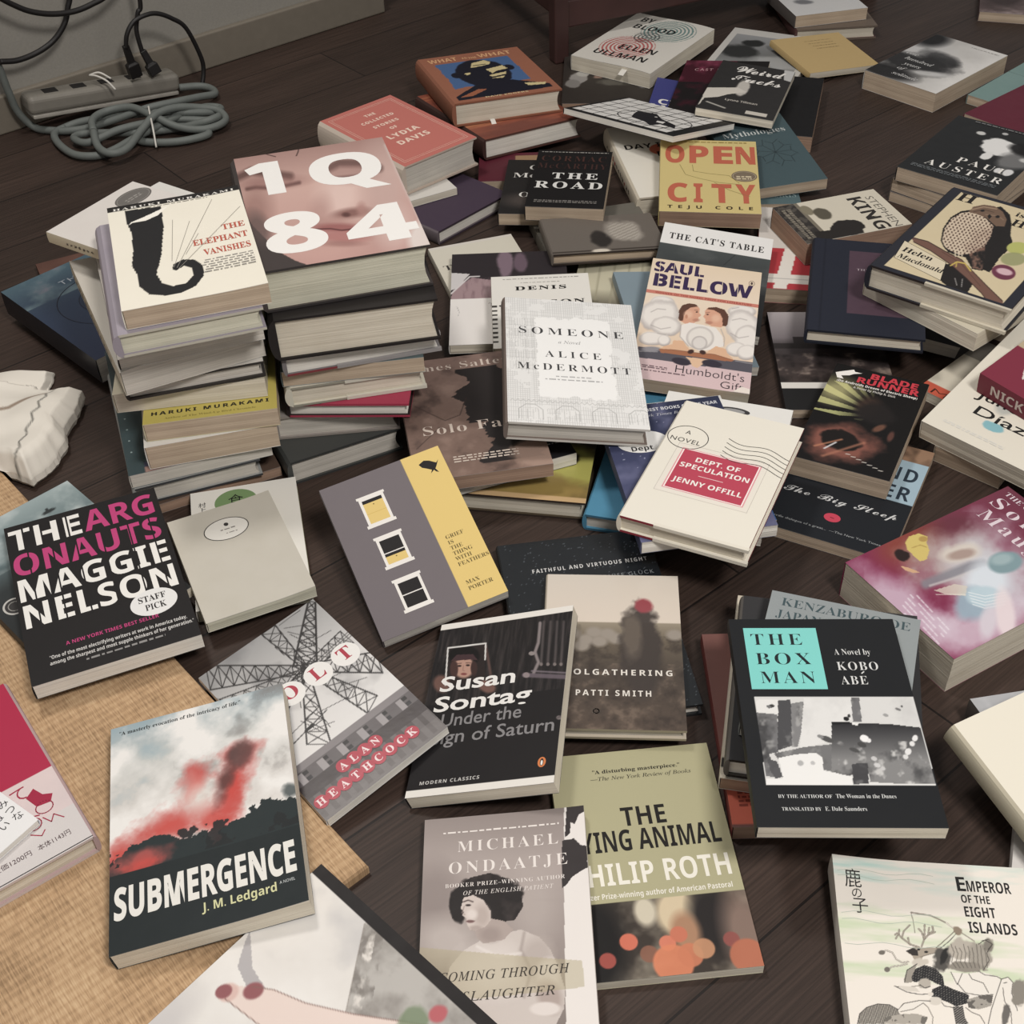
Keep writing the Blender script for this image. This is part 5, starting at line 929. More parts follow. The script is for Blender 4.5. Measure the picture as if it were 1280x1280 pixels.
def a_sub(A):
    n = A.fbm(4, 3, 6); n2 = A.fbm(7, 8, 5)
    A.grad([(0, (150, 170, 178)), (.2, (196, 198, 194)), (.5, (206, 200, 194))]); A.mix((232, 230, 226), np.clip(n * 3.4 - 1.3, 0, 1)); A.mix((126, 122, 120), np.clip(1.9 - n * 4.2, 0, 1) * (A.U > .35) * .8); A.mix((140, 168, 180), np.clip(1.6 - n * 4, 0, 1) * (A.U < .4) * .8)
    def fl(u, v, ru, rv, rot, a=1.):
        A.ell(u, v, ru, rv, (206, 84, 78), 1.0, rot, a, (n2 - .5) * 2.0); A.ell(u, v + .03, ru * .6, rv * .7, (214, 70, 62), .8, rot, a, (n2 - .5) * 2.2)
    fl(.66, .42, .10, .17, 12); fl(.47, .36, .07, .10, 25, .9); fl(.30, .52, .26, .06, -18, .8); fl(.10, .58, .2, .05, 0, .8); fl(.55, .52, .15, .06, 0, .7)
    A.ell(.63, .40, .05, .12, (84, 56, 54), .9, 20, .8, (n2 - .5) * 2.); A.ell(.72, .30, .05, .07, (96, 70, 68), .9, 10, .8, (n2 - .5) * 2); A.ell(.48, .44, .10, .08, (222, 214, 206), 1., 0, .7, (n2 - .5))
    m = A.V + (n2 - .5) * .22 > .60 - .05 * A.U + .02; A.mix((40, 50, 52), m * 1.); fl(.17, .645, .17, .05, -8, .8); A.mix((36, 40, 42), (A.V > .56) * (A.V < .68) * (n2 < .43) * .9); A.mix((34, 42, 44), (A.V > .685) * 1.); A.ell(.97, .53, .04, .03, (60, 70, 72), .6, 0, .8, (n2 - .5) * 2)
    k = (44, 50, 52); A.T('"A masterly evocation of the intricacy of life."', .05, .045, .018, 'serifb', k, .70); A.T('—TEJU COLE', .80, .045, .014, 'sansb', (150, 160, 164), .15)
    A.T('SUBMERGENCE', .025, .868, .122, 'black', (226, 224, 216), .935); A.T('J. M. Ledgard', .468, .928, .034, 'sansb', (206, 206, 150), .38); A.T('A NOVEL', .865, .905, .012, 'sans', (190, 196, 196), .08)
def a_argo(A):
    A.mix((32, 30, 31), A.fbm(50, 3)); w = (234, 232, 226); p = (206, 58, 124)
    A.T('THE', .02, .175, .135, 'stencil', w, .46); A.T('ARG', .50, .175, .135, 'stencil', p, .46); A.T('ONAUTS', .02, .345, .135, 'stencil', p, .94); A.T('MAGGIE', .025, .510, .135, 'stencil', w, .94); A.T('NELSON', .03, .675, .135, 'stencil', w, .935)
    for u in (.105, .22, .39): A.R(u, .02, u + .012, .19, (32, 30, 31))
    for u in (.115, .27, .42, .585, .76, .90): A.R(u, .19, u + .010, .69, (32, 30, 31))
    A.E(.79, .735, .145, .078, (226, 226, 224)); A.T('STAFF', .785, .725, .036, 'serifb', (50, 48, 48), .17, 'C'); A.T('PICK', .795, .778, .036, 'serifb', (50, 48, 48), .13, 'C')
    A.T('A NEW YORK TIMES BEST SELLER', .235, .832, .020, 'sansb', p, .56); A.T('"One of the most electrifying writers at work in America today,', .13, .885, .019, 'sansb', (206, 204, 200), .82); A.T('among the sharpest and most supple thinkers of her generation."', .125, .918, .019, 'sansb', (206, 204, 200), .86); A.fine(.33, .80, .948, .012, (140, 138, 136), 3)
def a_underargo(A):
    n = A.fbm(4, 2, 5); A.grad([(0, (150, 168, 170)), (.30, (92, 112, 116)), (.45, (50, 56, 58)), (1, (34, 35, 36))]); A.mix((186, 198, 198), (A.V < .35) * np.clip(n * 3 - 1.3, 0, 1)); A.ell(.80, .30, .10, .03, (36, 40, 40), .3, 0, .9, (n - .5)); A.E(.12, .56, .075, .052, (190, 188, 182)); A.E(.12, .56, .062, .043, (60, 58, 58)); A.Ring(.12, .56, .04, .028, 1, (200, 198, 190)); A.ell(.74, .13, .05, .012, (50, 56, 58), .3); A.ell(.74, .115, .012, .014, (50, 56, 58), .3)
def a_grief(A):
    A.mix((112, 104, 108), A.fbm(60, 2) * .35); y = (222, 190, 104); k = (36, 33, 34)
    A.R(.68, 0, 1, 1, y); A.mix(y, (A.U > .68) * 1.)
    A.P([(.795, .075), (.845, .06), (.885, .072), (.93, .10), (.955, .085), (.92, .122), (.905, .135), (.92, .165), (.90, .155), (.89, .14), (.855, .155), (.875, .135), (.845, .118), (.81, .10)], k)
    for i, v in enumerate((.142, .415, .695)):
        u0, u1, v1 = .245, .45, v + .20; W_ = (226, 222, 216)
        A.R(u0, v, u1, v1, W_); A.R(u0 - .015, v + .185, u1 + .015, v1 + .004, W_); A.R(u0 - .012, v - .004, u1 + .012, v + .012, W_); a0, a1, b0, b1 = u0 + .022, u1 - .022, v + .025, v1 - .022
        if i == 0: A.R(a0, b0, a1, b1, y); A.R(a0, b0, a1, b0 + .022, k); A.R(a0, (b0 + b1) / 2 + .012, a1, (b0 + b1) / 2 + .015, (206, 172, 80)); A.E((a0 + a1) / 2, b0 + .038, .006, .004, (120, 100, 50), 10)
        elif i == 1: A.R(a0, b0, a1, b1, k); A.R(a0, b0 + .098, a1, b1, y); A.R(a0, b0 + .082, a1, b0 + .088, W_); A.R(a0, b0 + .088, a1, b0 + .106, k); A.E((a0 + a1) / 2, b0 + .118, .006, .004, (120, 100, 50), 10)
        else: A.R(a0, b0, a1, b1, k); A.R(a0, (b0 + b1) / 2 - .003, a1, (b0 + b1) / 2 + .003, W_)
    c = (92, 78, 40)
    for j, t in enumerate(('GRIEF', 'IS', 'THE', 'THING', 'WITH', 'FEATHERS')): A.T(t, .745, .578 + j * .036, .024, 'serif', c)
    A.T('MAX', .74, .875, .024, 'serif', c); A.T('PORTER', .74, .912, .024, 'serif', c)
def a_volt(A):
    n = A.fbm(3, 3, 4); A.grad([(0, (150, 150, 150)), (.4, (206, 204, 202)), (.75, (216, 214, 212))]); A.mix((110, 110, 112), np.clip(1.8 - n * 4, 0, 1) * .6)
    k = (36, 34, 35); rng = np.random.default_rng(5); M = np.zeros(A.U.shape)
    def seg(p, q, w):
        x1, y1, x2, y2 = p[0] * A.w, p[1] * A.d, q[0] * A.w, q[1] * A.d; X, Y = A.U * A.w, A.V * A.d
        L = (x2 - x1) ** 2 + (y2 - y1) ** 2 + 1e-12; t = np.clip(((X - x1) * (x2 - x1) + (Y - y1) * (y2 - y1)) / L, 0, 1)
        np.maximum(M, np.clip((w / 2000. - np.hypot(X - x1 - t * (x2 - x1), Y - y1 - t * (y2 - y1))) / .0005 + .5, 0, 1), out=M)
    def truss(p, q, wd, ns, w=1.1):
        p, q = np.array(p), np.array(q); d = q - p; nn = np.array([-d[1] * 1.3, d[0]]); nn = nn / np.hypot(*nn)
        a0, b0 = p + nn * wd * .3, p - nn * wd * .3; a1, b1 = q + nn * wd, q - nn * wd
        seg(a0, a1, w); seg(b0, b1, w); prev = None
        for i in range(ns + 1):
            t = i / ns; A_ = a0 + (a1 - a0) * t; B_ = b0 + (b1 - b0) * t; seg(A_, B_, w * .55)
            if prev is not None: seg(prev[0], B_, w * .65); seg(prev[1], A_, w * .65)
            prev = (A_, B_)
    truss((.98, .01), (.59, .31), .07, 8, 1.8); truss((.59, .31), (.05, .03), .08, 8, 1.5); truss((.60, .32), (.0, .46), .07, 8, 1.5); truss((.58, .30), (1., .52), .07, 7, 1.6); truss((.60, .30), (.60, .0), .06, 5, 1.3); truss((.58, .31), (.97, .30), .05, 6, 1.2); truss((.58, .32), (.30, .68), .07, 6, 1.4); truss((.60, .33), (.75, .68), .07, 6, 1.4); truss((.60, .32), (.0, .22), .05, 7, 1.2)
    for i in range(26):
        p = rng.random(2) * [1, .66]; q = np.clip(p + rng.normal(0, .15, 2) * [1, .8], 0, .69); q[0] = min(q[0], .99); seg(p, q, .6)
    for off in (0, .014, .028):
        seg((0, .30 + off), (.5, .33 + off), .7); seg((.5, .33 + off), (1, .28 + off), .7)
    seg((.18, .60), (.30, .585), 1.); seg((.30, .585), (.36, .578), 3.); seg((.36, .578), (.5, .56), 1.)
    A.mix(k, M * (A.V < .70))
    A.rect(0, .70, 1, 1, (92, 86, 88)); A.rect(0, .70, 1, .735, (126, 120, 122))
    for i in range(6): u = .04 + i * .165; A.rect(u, .745, u + .05, .80, (150, 144, 146)); A.rect(u + .05, .745, u + .085, .765, k); A.rect(u + .05, .775, u + .085, .795, (40, 38, 42))
    A.rect(0, .80, 1, .87, (62, 54, 56)); A.rect(0, .87, 1, 1, (96, 90, 90)); A.mix((60, 52, 52), (np.sin(A.U * 70) > .1) * (A.V > .80) * (A.V < .985) * .6); A.mix((120, 114, 112), (A.V > .93) * .4)
    r = (186, 40, 62); rw = (226, 206, 206)
    for i, ch in enumerate('VOLT'): A.E(.16 + .237 * i, .375, .105, .066, (226, 224, 220)); A.T(ch, .16 + .237 * i, .402, .072, 'serifb', r, None, 'C')
    for i, ch in enumerate('ALAN'): A.E(.32 + .088 * i, .84, .05, .032, r); A.T(ch, .32 + .088 * i, .855, .034, 'serifb', rw, None, 'C')
    for i, ch in enumerate('HEATHCOCK'): A.E(.06 + .093 * i, .915, .05, .032, r); A.T(ch, .06 + .093 * i, .93, .034, 'serifb', rw, None, 'C')
def a_pamph(A):
    A.mix((186, 180, 164), A.fbm(6, 2) * .6); A.E(.487, .232, .205, .100, (222, 219, 210)); A.Ring(.487, .232, .21, .103, .9, (50, 48, 48)); A.E(.50, .19, .022, .017, (60, 58, 58)); A.fine(.43, .58, .24, .012, (130, 126, 120), 2); A.fine(.47, .58, .28, .010, (150, 146, 140), 3)
def a_gcircle(A): A.E(.42, .14, .20, .112, (116, 150, 94)); A.T('食', .42, .175, .085, 'sans', BLK, .14, 'C'); A.T('村', .07, .145, .035, 'sans', BLK, .07); A.T('上', .07, .19, .035, 'sans', BLK, .07)
def a_redjp(A):
    A.mix((190, 38, 72), A.fbm(80, 2) * .3); A.rect(0, .565, 1, 1, (222, 200, 198)); A.mix((206, 190, 190), (A.V > .565) * A.fbm(5, 4)); A.rect(0, .80, 1, 1, (206, 200, 198))
    r = (176, 36, 66); A.T('て', .72, .655, .06, 'sans', r, .09)
    A.P([(.79, .66), (.85, .63), (.88, .68), (.93, .70), (.90, .735), (.82, .725)], r); A.Ring(.855, .745, .05, .03, .9, r, 18); A.Ln([(.82, .79), (.85, .83), (.88, .80), (.92, .84)], .9, r); A.Ring(.76, .80, .045, .03, .9, r, 14); A.Ln([(.70, .78), (.73, .75), (.77, .76), (.81, .77)], 1.2, r); A.Ln([(.72, .84), (.77, .87), (.80, .85)], .9, r)
    A.T('定価1200円', .46, .93, .022, 'sans', (84, 62, 66), .22); A.T('本体1143円', .72, .93, .022, 'sans', (84, 62, 66), .19); A.T('ますか?', .20, .86, .026, 'sans', (84, 62, 66), .17)
    A.Ln([(0, .993), (1, .993)], .8, (40, 30, 32))
def a_whitejp(A):
    k = (44, 42, 44); A.rect(.55, 0, 1, .12, (150, 150, 152))
    for t, u, v in (('みつな', .90, .79), ('ねい', .79, .845), ('んこ', .66, .80)):
        for i, ch in enumerate(t): A.T(ch, u, v + i * .062, .042, 'sans', k)
def a_folder(A):
    n = A.fbm(2.2, 3, 5); n2 = A.fbm(5, 9, 5); A.mix((186, 184, 184), np.clip(1.9 - n * 3.8, 0, 1) * .8); A.mix((226, 223, 218), np.clip(n * 3 - 1.4, 0, 1))
    A.poly([(.95, .20), (.69, .335), (.62, .75), (1, .85), (1, .19)], (178, 174, 168)); m = A.polym([(.95, .20), (.69, .335), (.62, .75), (1, .85), (1, .19)]); A.mix((132, 126, 120), m * np.clip(n2 * 3.6 - 1.4, 0, 1) * .8)
    A.mix((122, 116, 110), A.polym([(.95, .20), (.69, .335), (.72, .39), (.98, .25)]) * np.clip(A.fbm(13, 4) * 4 - 1.6, 0, 1) * .85); A.mix((216, 210, 202), A.polym([(.95, .21), (.70, .345), (.71, .37), (.96, .235)]) * np.clip(A.fbm(17, 8) * 5 - 2.6, 0, 1)); A.brush([(.95, .20), (.69, .335)], .6, (130, 120, 112), .7)
    A.poly([(.63, .02), (.68, 0), (.60, .08), (.585, .14), (.545, .11), (.57, .05)], (168, 164, 166), .9); A.ell(.20, .03, .2, .05, (198, 194, 192), .8)
    sk = (224, 204, 194)
    A.poly([(.475, .08), (.51, .065), (.555, .115), (.60, .16), (.64, .24), (.72, .345), (.86, .50), (.9, .8), (.6, .8), (.52, .36), (.495, .20)], sk); A.ell(.495, .083, .034, .022, (214, 178, 168), .3, 30); A.ell(.487, .073, .028, .017, (150, 84, 88), .2, 30); A.ell(.553, .125, .034, .020, (150, 84, 88), .25, 30)
    A.brush([(.475, .09), (.495, .20), (.52, .36), (.56, .55)], .8, (130, 96, 88), .8); A.brush([(.56, .115), (.60, .16), (.64, .24), (.72, .345), (.86, .50)], .8, (130, 96, 88), .8)
    A.ell(.82, .46, .05, .03, (110, 130, 96), .4, 0, .8, (n2 - .5) * 2); A.ell(.90, .49, .03, .02, (190, 90, 96), .3, 0, 1, (n2 - .5))
    A.rect(.955, 0, 1, 1, (32, 28, 28))
def a_whiteR(A): A.mix((220, 214, 196), A.fbm(5, 2) * .5); A.Ln([(.66, .30), (.76, .30), (.76, .38), (.66, .38)], .6, (120, 118, 110), True); A.Ln([(.68, .32), (.74, .36)], .5, (120, 118, 110)); A.Ln([(.68, .34), (.74, .34)], .5, (120, 118, 110))
def a_smallG(A): A.mix((206, 208, 212), np.clip(A.fbm(4, 3) * 2.4 - .8, 0, 1))
def a_wwhite(A):
    A.mix((206, 200, 194), A.fbm(6, 2) * .7); n = (A.fbm(8, 4) - .5); A.ell(.40, .52, .22, .18, (176, 172, 172), .8, 30, .8, n); A.ell(.28, .66, .12, .09, (206, 160, 160), .9, 0, .7, n); A.brush([(.35, .38), (.5, .42), (.58, .5), (.5, .62)], 2, (90, 90, 94), .7); A.brush([(.2, .74), (.3, .8), (.34, .9)], 1.5, (70, 66, 68), .8)
    A.E(.79, .18, .185, .10, (108, 104, 100)); A.Ring(.79, .18, .165, .085, .5, (150, 146, 140)); A.fine(.70, .88, .18, .014, (150, 146, 140), 2, 2, 1.8)
def a_wbehind(A): A.ell(.75, .18, .16, .10, (36, 36, 38), .1, 0, 1, (A.fbm(9, 2) - .5)); A.mix((206, 204, 198), A.fbm(5, 3) * .4)
def a_bluethe(A):
    n = A.fbm(4, 2, 5); A.grad([(0, (70, 98, 112)), (.4, (44, 60, 86)), (1, (36, 48, 78))]); A.mix((96, 120, 130), (A.V < .3) * np.clip(n * 3.4 - 1.5, 0, 1)); A.mix((130, 112, 130), (A.V < .2) * np.clip(n * 4 - 2.4, 0, 1))
    k = (26, 32, 52)
    A.Ring(.56, .50, .40, .27, 1.2, k); A.Ring(.60, .50, .26, .17, 1.0, k); A.ell(.60, .50, .25, .165, (32, 42, 64), .1, 0, .6); A.Ring(.62, .5, .10, .07, 1.0, (20, 26, 44)); A.T('THE', .40, .20, .045, 'sans', (160, 170, 180), .22, 'L', 1.2)
def a_a6(A): A.mix((204, 186, 82), np.ones(A.U.shape)); A.T('HARUKI MURAKAMI', .5, .935, .026, 'black', (44, 42, 36), .88, 'C', 1.4); A.T('Author of The Wind-Up Bird Chronicle', .5, .975, .014, 'serif', (126, 112, 50), .68, 'C')
def a_a7(A): A.T('HARUKI MURAKAMI', .07, .955, .026, 'sansb', BLK, .86, 'L', 1.4)
def a_a8(A):
    A.mix((48, 66, 70), A.fbm(6, 3) * .8)
    for i in range(9): A.E(.05, .16 + .085 * i, .008, .005, (130, 150, 150), 8)
    A.rect(.12, .93, 1, 1, (60, 60, 86)); A.rect(.12, .965, .5, 1, (150, 116, 106))
def a_b6(A): A.rect(0, 0, .28, 1, (44, 34, 34))
def a_cima(A): A.T('CI', .12, .78, .15, 'sansb', WHT, .24); A.T('MA', .03, .96, .15, 'sansb', WHT, .42)
def a_portrait(A):
    n = (A.fbm(7, 3) - .5) * .8; A.mix((52, 46, 42), A.fbm(5, 1)); A.ell(.16, .52, .09, .10, (146, 142, 138), .2, 0, 1, n); A.ell(.10, .62, .07, .07, (126, 122, 118), .3, 0, 1, n); A.ell(.20, .44, .06, .05, (170, 168, 162), .3, 0, 1, n); A.ell(.40, .45, .07, .10, (146, 116, 100), .2, 40, 1, n); A.ell(.52, .60, .18, .07, (90, 86, 78), .4, 0, 1, n); A.ell(.6, .40, .1, .08, (30, 28, 28), .4); A.ell(.88, .55, .08, .16, (170, 174, 180), .3, 20, .9, n)
def a_cast(A): A.mix((70, 22, 36), A.fbm(6, 2)); A.mix((132, 50, 76), np.clip(A.fbm(4, 5) * 4 - 2, 0, 1) * (A.V < .5)); A.rect(.62, 0, 1, .3, (30, 28, 28)); A.T('CAST IT', .14, .20, .045, 'sans', (196, 150, 156), .34, 'L', 1.3); A.mix((30, 26, 28), (A.V > .42) * np.clip(A.fbm(7, 2) * 3 - .6, 0, 1))
def a_pwhite(A):
    A.grad([(.12, (150, 152, 154)), (.6, (110, 112, 112)), (.84, (140, 142, 142))], m=((A.U > .07) & (A.U < .93) & (A.V > .13) & (A.V < .82)) * 1.)
    n = (A.fbm(6, 2) - .5) * .7; I = (A.U > .07) & (A.U < .93) & (A.V > .13) & (A.V < .82); old = A.a.copy(); A.ell(.32, .30, .12, .08, (44, 46, 46), .3, 0, 1, n); A.ell(.24, .52, .2, .13, (50, 52, 52), .4, 0, 1, n); A.ell(.75, .66, .3, .12, (168, 170, 170), .5, 0, .9, n); A.a = np.where(I[..., None], A.a, old); A.Ln([(.58 + .015 * i, .91 + .012 * math.sin(i * 2.1)) for i in range(20)], .8, (70, 68, 66))
def a_weird(A):
    A.mix((44, 43, 43), A.fbm(8, 3) * .8); n = (A.fbm(7, 2) - .5) * .5
    A.poly([(.02, .98), (.0, .60), (.38, .50), (.52, .56), (.30, .66), (.2, .74), (.04, .80)], (206, 200, 188)); A.ell(.44, .50, .08, .16, (206, 200, 190), .3, 0, .9, n); A.poly([(.85, 0), (1, 0), (1, .22), (.9, .2)], (190, 190, 188)); A.brush([(.1, .86), (.35, .92)], 4, (190, 186, 176), .9, 2); A.rect(.62, .90, .9, .96, (200, 194, 182))
    A.T('Weird', .24, .19, .14, 'scriptb', WHT, .66); A.T('Fucks', .24, .37, .13, 'scriptb', WHT, .66); A.T('Lynne Tillman', .30, .775, .035, 'sansb', (186, 180, 170), .42)
def a_bird(A):
    A.rect(.0, .0, 1, 1, (216, 214, 210)); A.rect(0, 0, .03, 1, (26, 26, 28)); A.rect(.90, 0, 1, 1, (26, 26, 28)); A.rect(0, .92, 1, 1, (26, 26, 28))
    for i in range(1, 8): A.Ln([(i * .115, 0), (i * .115, .92)], 1.6, (36, 36, 38))
    for i in range(1, 6): A.Ln([(0, i * .16), (.92, i * .16)], 1.6, (36, 36, 38))
    k = (26, 26, 34); A.P([(.36, .42), (.50, .36), (.62, .50), (.80, .60), (.86, .72), (.72, .70), (.70, .82), (.60, .74), (.46, .70), (.40, .56)], k); A.Ring(.60, .58, .30, .27, 1.4, k); A.P([(.64, .60), (.70, .58), (.72, .66), (.66, .66)], (216, 214, 210)); A.E(.56, .48, .012, .016, (216, 214, 210), 10)
def a_top1(A): n = (A.fbm(6, 3) - .5) * .8; A.mix((200, 202, 204), A.fbm(5, 2) * .6); A.ell(.30, .72, .12, .05, (110, 112, 116), .5, 20, .9, n); A.ell(.7, .60, .2, .08, (120, 122, 126), .8, 0, .7, n)
def a_lblue(A): A.mix((118, 138, 150), A.fbm(4, 3) * .5)
def a_lav(A): A.mix((150, 142, 156), A.fbm(5, 2))
def a_cyan(A): A.mix((64, 132, 168), A.fbm(5, 3) * .6)
def a_eye(A): A.ell(.25, .10, .16, .05, (120, 176, 204), .3, 0, 1, (A.fbm(8, 2) - .5)); A.E(.55, .085, .13, .030, (60, 60, 62)); A.E(.55, .085, .09, .018, (150, 150, 150))
def a_bluepb(A): A.rect(0, .5, 1, 1, (60, 96, 156)); A.mix((96, 90, 140), (A.U < .3) * (A.V > .5) * .8)
def a_redback(A): A.mix((110, 74, 62), A.fbm(5, 3))
def a_wh(A): A.T('TH', .06, .30, .06, 'serif', (60, 56, 54), .24); A.rect(0, 0, 1, .03, (206, 200, 190))

W = (224, 221, 213)
def curl(au, u0=.6, av=0., v0=.7):      # lift of the free edges of a limp cover
    return lambda u, v: au * np.clip((u - u0) / (1 - u0), 0, 1) ** 2 + av * np.clip((v - v0) / (1 - v0), 0, 1) ** 2
def wave(a, fu=6., fv=4., ph=0.): return lambda u, v: a * np.sin(u * fu + ph) * np.cos(v * fv + ph)

# left: behind and in the first tall stack
book('red_back', 'dark reddish-brown paperback lying flat under the thick dark blue book', art=a_redback, base=(86, 56, 48), pages='brown')
book('blue_the', 'thick dark blue book with ringed circles beside the tall left stack', kind='pb', art=a_bluethe, base=(48, 62, 90), spine=(28, 32, 40), pages='grey', mat='gloss')
book('a10', 'bottom book of the left stack, brown page edges showing at floor level', base=(90, 70, 58), pages='brown', group=SL)
book('a9', 'pale grey hardcover second from the bottom of the left stack', 'hc', base=(150, 152, 150), board=(64, 66, 70), pages='grey', group=SL)
book('a8', 'dark teal book with navy lower edge low in the left stack', 'pb', art=a_a8, base=(52, 70, 74), spine=(184, 180, 170), pages='grey', group=SL, mat='gloss')
book('a7', 'thick white paperback directly under the yellow one in the left stack', art=a_a7, base=W, pages='tan', group=SL)
book('a6', 'yellow-topped thick paperback with black author name in the left stack', art=a_a6, base=(204, 186, 82), spine=(206, 196, 160), pages='tan', group=SL, res=.9)
book('a5', 'cream paperback with bare cream page edges just above the yellow one', base=(196, 186, 160), pages='cream', group=SL, warp=wave(.0012))
book('a4', 'hardcover with dark charcoal boards in the middle of the left stack', 'hc', base=(206, 202, 194), board=(52, 48, 46), spine=(60, 56, 54), pages='grey', group=SL)
book('a3b', 'thick worn paperback with ink-splashed white spine in the left stack', base=(196, 190, 178), spine=(190, 182, 160), pages='grey', group=SL, warp=wave(.002, 7, 3),
     spine_ink=[('@', .012 + .0145 * i, .012, .5, i, (56, 52, 50)) for i in range(13)])
book('a3', 'thin dark-spined paperback third from the top of the left stack', base=(206, 200, 192), spine=(54, 48, 46), pages='grey', group=SL, warp=wave(.0015, 6, 2))
book('w_behind', 'white paperback with a black ink star sticking out behind the left stack', art=a_wbehind, base=(214, 212, 206), pages='cream', group=SL)
book('w_white', 'white watercolour paperback with a dark oval sticker jutting left from the stack', art=a_wwhite, base=(214, 208, 202), spine=(196, 186, 160), pages='cream', group=SL,
     spine_ink=[('@', .03 + .006 * i, .005, .5, i, (90, 84, 78)) for i in range(7)])
book('lavender', 'pale lavender hardcover directly under the elephant-trunk paperback', 'hc', art=a_lav, base=(162, 154, 166), spine=(150, 142, 154), board=(186, 182, 166), pages='green', group=SL, bulge=.007)
book('elephant', 'cream paperback with a black elephant trunk on top of the left stack', art=a_elephant, base=(230, 224, 206), pages='tan', group=SL, res=1., warp=curl(.0015, .5))
# second tall stack
book('b8', 'dark-boarded hardcover with olive grey pages at the bottom of the right stack', 'hc', base=(70, 72, 70), board=(58, 60, 60), pages='grey', group=SR)
book('b7', 'hardcover in a crumpled clear-wrapped grey jacket under the pink one', 'hc', base=(150, 142, 136), board=(146, 138, 130), pages='grey', group=SR, warp=wave(.002, 9, 3))
book('b6', 'thin hardcover, raspberry pink with a dark spine band, in the right stack', 'hc', art=a_b6, base=(186, 56, 84), spine=(44, 34, 34), board=(180, 54, 80), pages='white', group=SR)
book('b5', 'cream-jacketed hardcover resting on the thin pink hardcover', 'hc', base=(206, 202, 184), board=(150, 146, 130), flap=((206, 202, 186), .40), pages='cream', group=SR, bulge=.007)
book('b4', 'tan-paged book with a teal corner in the middle of the right stack', base=(88, 104, 106), pages='tan', group=SR)
book('b3', 'grey hardcover with red endpaper showing, third from the top of its stack', 'hc', base=(120, 116, 118), spine=(116, 112, 114), board=(138, 56, 62), flap=((150, 146, 146), .32), pages='white', group=SR)
book('b2', 'very thick black-boarded hardcover under the big face-cover hardcover', 'hc', base=(40, 36, 36), board=(38, 34, 34), pages='cream', group=SR, bulge=.008)
book('q84', 'huge hardcover with a close-up face and white numerals crowning the right stack', 'hc', art=a_1q84, base=(200, 156, 146), spine=(70, 62, 62), board=(58, 54, 54), pages='green', group=SR, mat='gloss', res=.9, bulge=.007)
# low left
book('green_circle', 'white booklet with a green circle under the plain grey pamphlet', art=a_gcircle, base=(228, 225, 216), pages='green', back=(150, 158, 90), res=1.)
book('pamphlet', 'plain light grey paperback with a small white oval label', art=a_pamph, base=(196, 191, 178), pages='green', spine=(190, 184, 168), res=.9, warp=curl(.002, .6))
book('under_argo', 'paperback with a teal cloudy sky under the black stencil-lettered book', art=a_underargo, base=(50, 56, 58), spine=(60, 58, 56), pages='cream')
book('argo', 'black paperback with white and magenta stencil capitals and a white sticker', art=a_argo, base=(33, 31, 32), pages='white', res=.9)
# centre
book('yellowgreen', 'hardcover with a yellow-green crater jacket lying on the floor at centre', 'hc', art=a_yg, base=(70, 58, 42), board=(60, 48, 42), pages='cream', mat='gloss')
book('under_solo', 'black paperback with small white print peeking from under the brown rock cover', art=a_undersolo, base=(34, 34, 38), pages='white')
book('solo', 'brown paperback with a rock face and a black shape on its cover', art=a_solo, base=(126, 100, 90), pages='brown', res=1.)
book('w_h', 'off-white paperback wedged between the right stack and the cloaked-photo cover', art=a_wh, base=(206, 201, 184), pages='cream')
book('pico', 'cream-pillared paperback half hidden beneath the pale grey city-drawing hardcover', art=a_pico, base=(170, 164, 140), pages='cream')
book('photo_tn', 'paperback with a dark purple photo above a white title half', art=a_ptn, base=(222, 218, 214), pages='cream', res=1.1)
book('denis', 'white book with bold serif capitals and a striped spine, mostly covered', art=a_denis, base=(222, 219, 211), spine=(196, 190, 172), pages='cream', res=1.1)
book('red_mc', 'narrow strip of a dark red paperback behind the purple hardcover', art=a_redmc, base=(96, 30, 44), pages='tan')
book('mc_o', 'black paperback with large pale initials half under another black paperback', art=a_mco, base=(34, 32, 32), pages='tan')
book('purple', 'plain deep purple cloth hardcover beside the huge face-cover hardcover', 'hc', base=(68, 54, 72), spine=(104, 94, 100), board=(64, 52, 66), pages='white', mat='matte')
book('blue_letters', 'white-edged paperback with a blue picture under the salmon hardcover', art=a_letters, base=(206, 202, 194), pages='cream')
book('lydia', 'thick salmon-pink hardcover with a double cream border and rounded cream spine', 'hc', art=a_lydia, base=(200, 108, 97), spine=(200, 184, 168), board=(196, 176, 160), pages='grey', bulge=.007, mat='matte')
book('redbrown', 'rust-coloured hardcover lying under the orange hardcover', 'hc', art=a_redbrown, base=(120, 60, 48), spine=(70, 46, 42), board=(90, 56, 50), pages='white')
book('what', 'orange hardcover with a black and blue painted face', 'hc', art=a_what, base=(158, 95, 70), spine=(152, 92, 68), board=(146, 86, 62), pages='cream', mat='matte')
book('grey_rect', 'dull grey-green paperback with a pale rectangle, under the black serif-title paperback', art=a_greyr, base=(110, 106, 96), pages='grey')
book('road', 'small black paperback with two bold white serif title words', art=a_road, base=(24, 22, 23), pages='tan', res=1.)
book('grey_hc', 'grey photo-jacketed hardcover in front of the black serif-title paperback', 'hc', art=a_greyhc, base=(104, 96, 88), board=(60, 50, 46), pages='tan')
book('light_blue', 'plain pale blue-grey paperback under the white-figures paperback', art=a_lblue, base=(126, 146, 158), pages='grey')
book('cross', 'red paperback with a broad white cross on its cover', art=a_cross, base=(190, 52, 60), pages='tan')
book('cats', 'paperback with a white title band above a dark photo, behind the white-figures cover', art=a_catst, base=(50, 50, 52), pages='grey', res=1.1)
book('cyan', 'bright cyan-blue hardcover under the indigo starry paperback', 'hc', art=a_cyan, base=(72, 140, 176), board=(58, 116, 150), pages='grey')
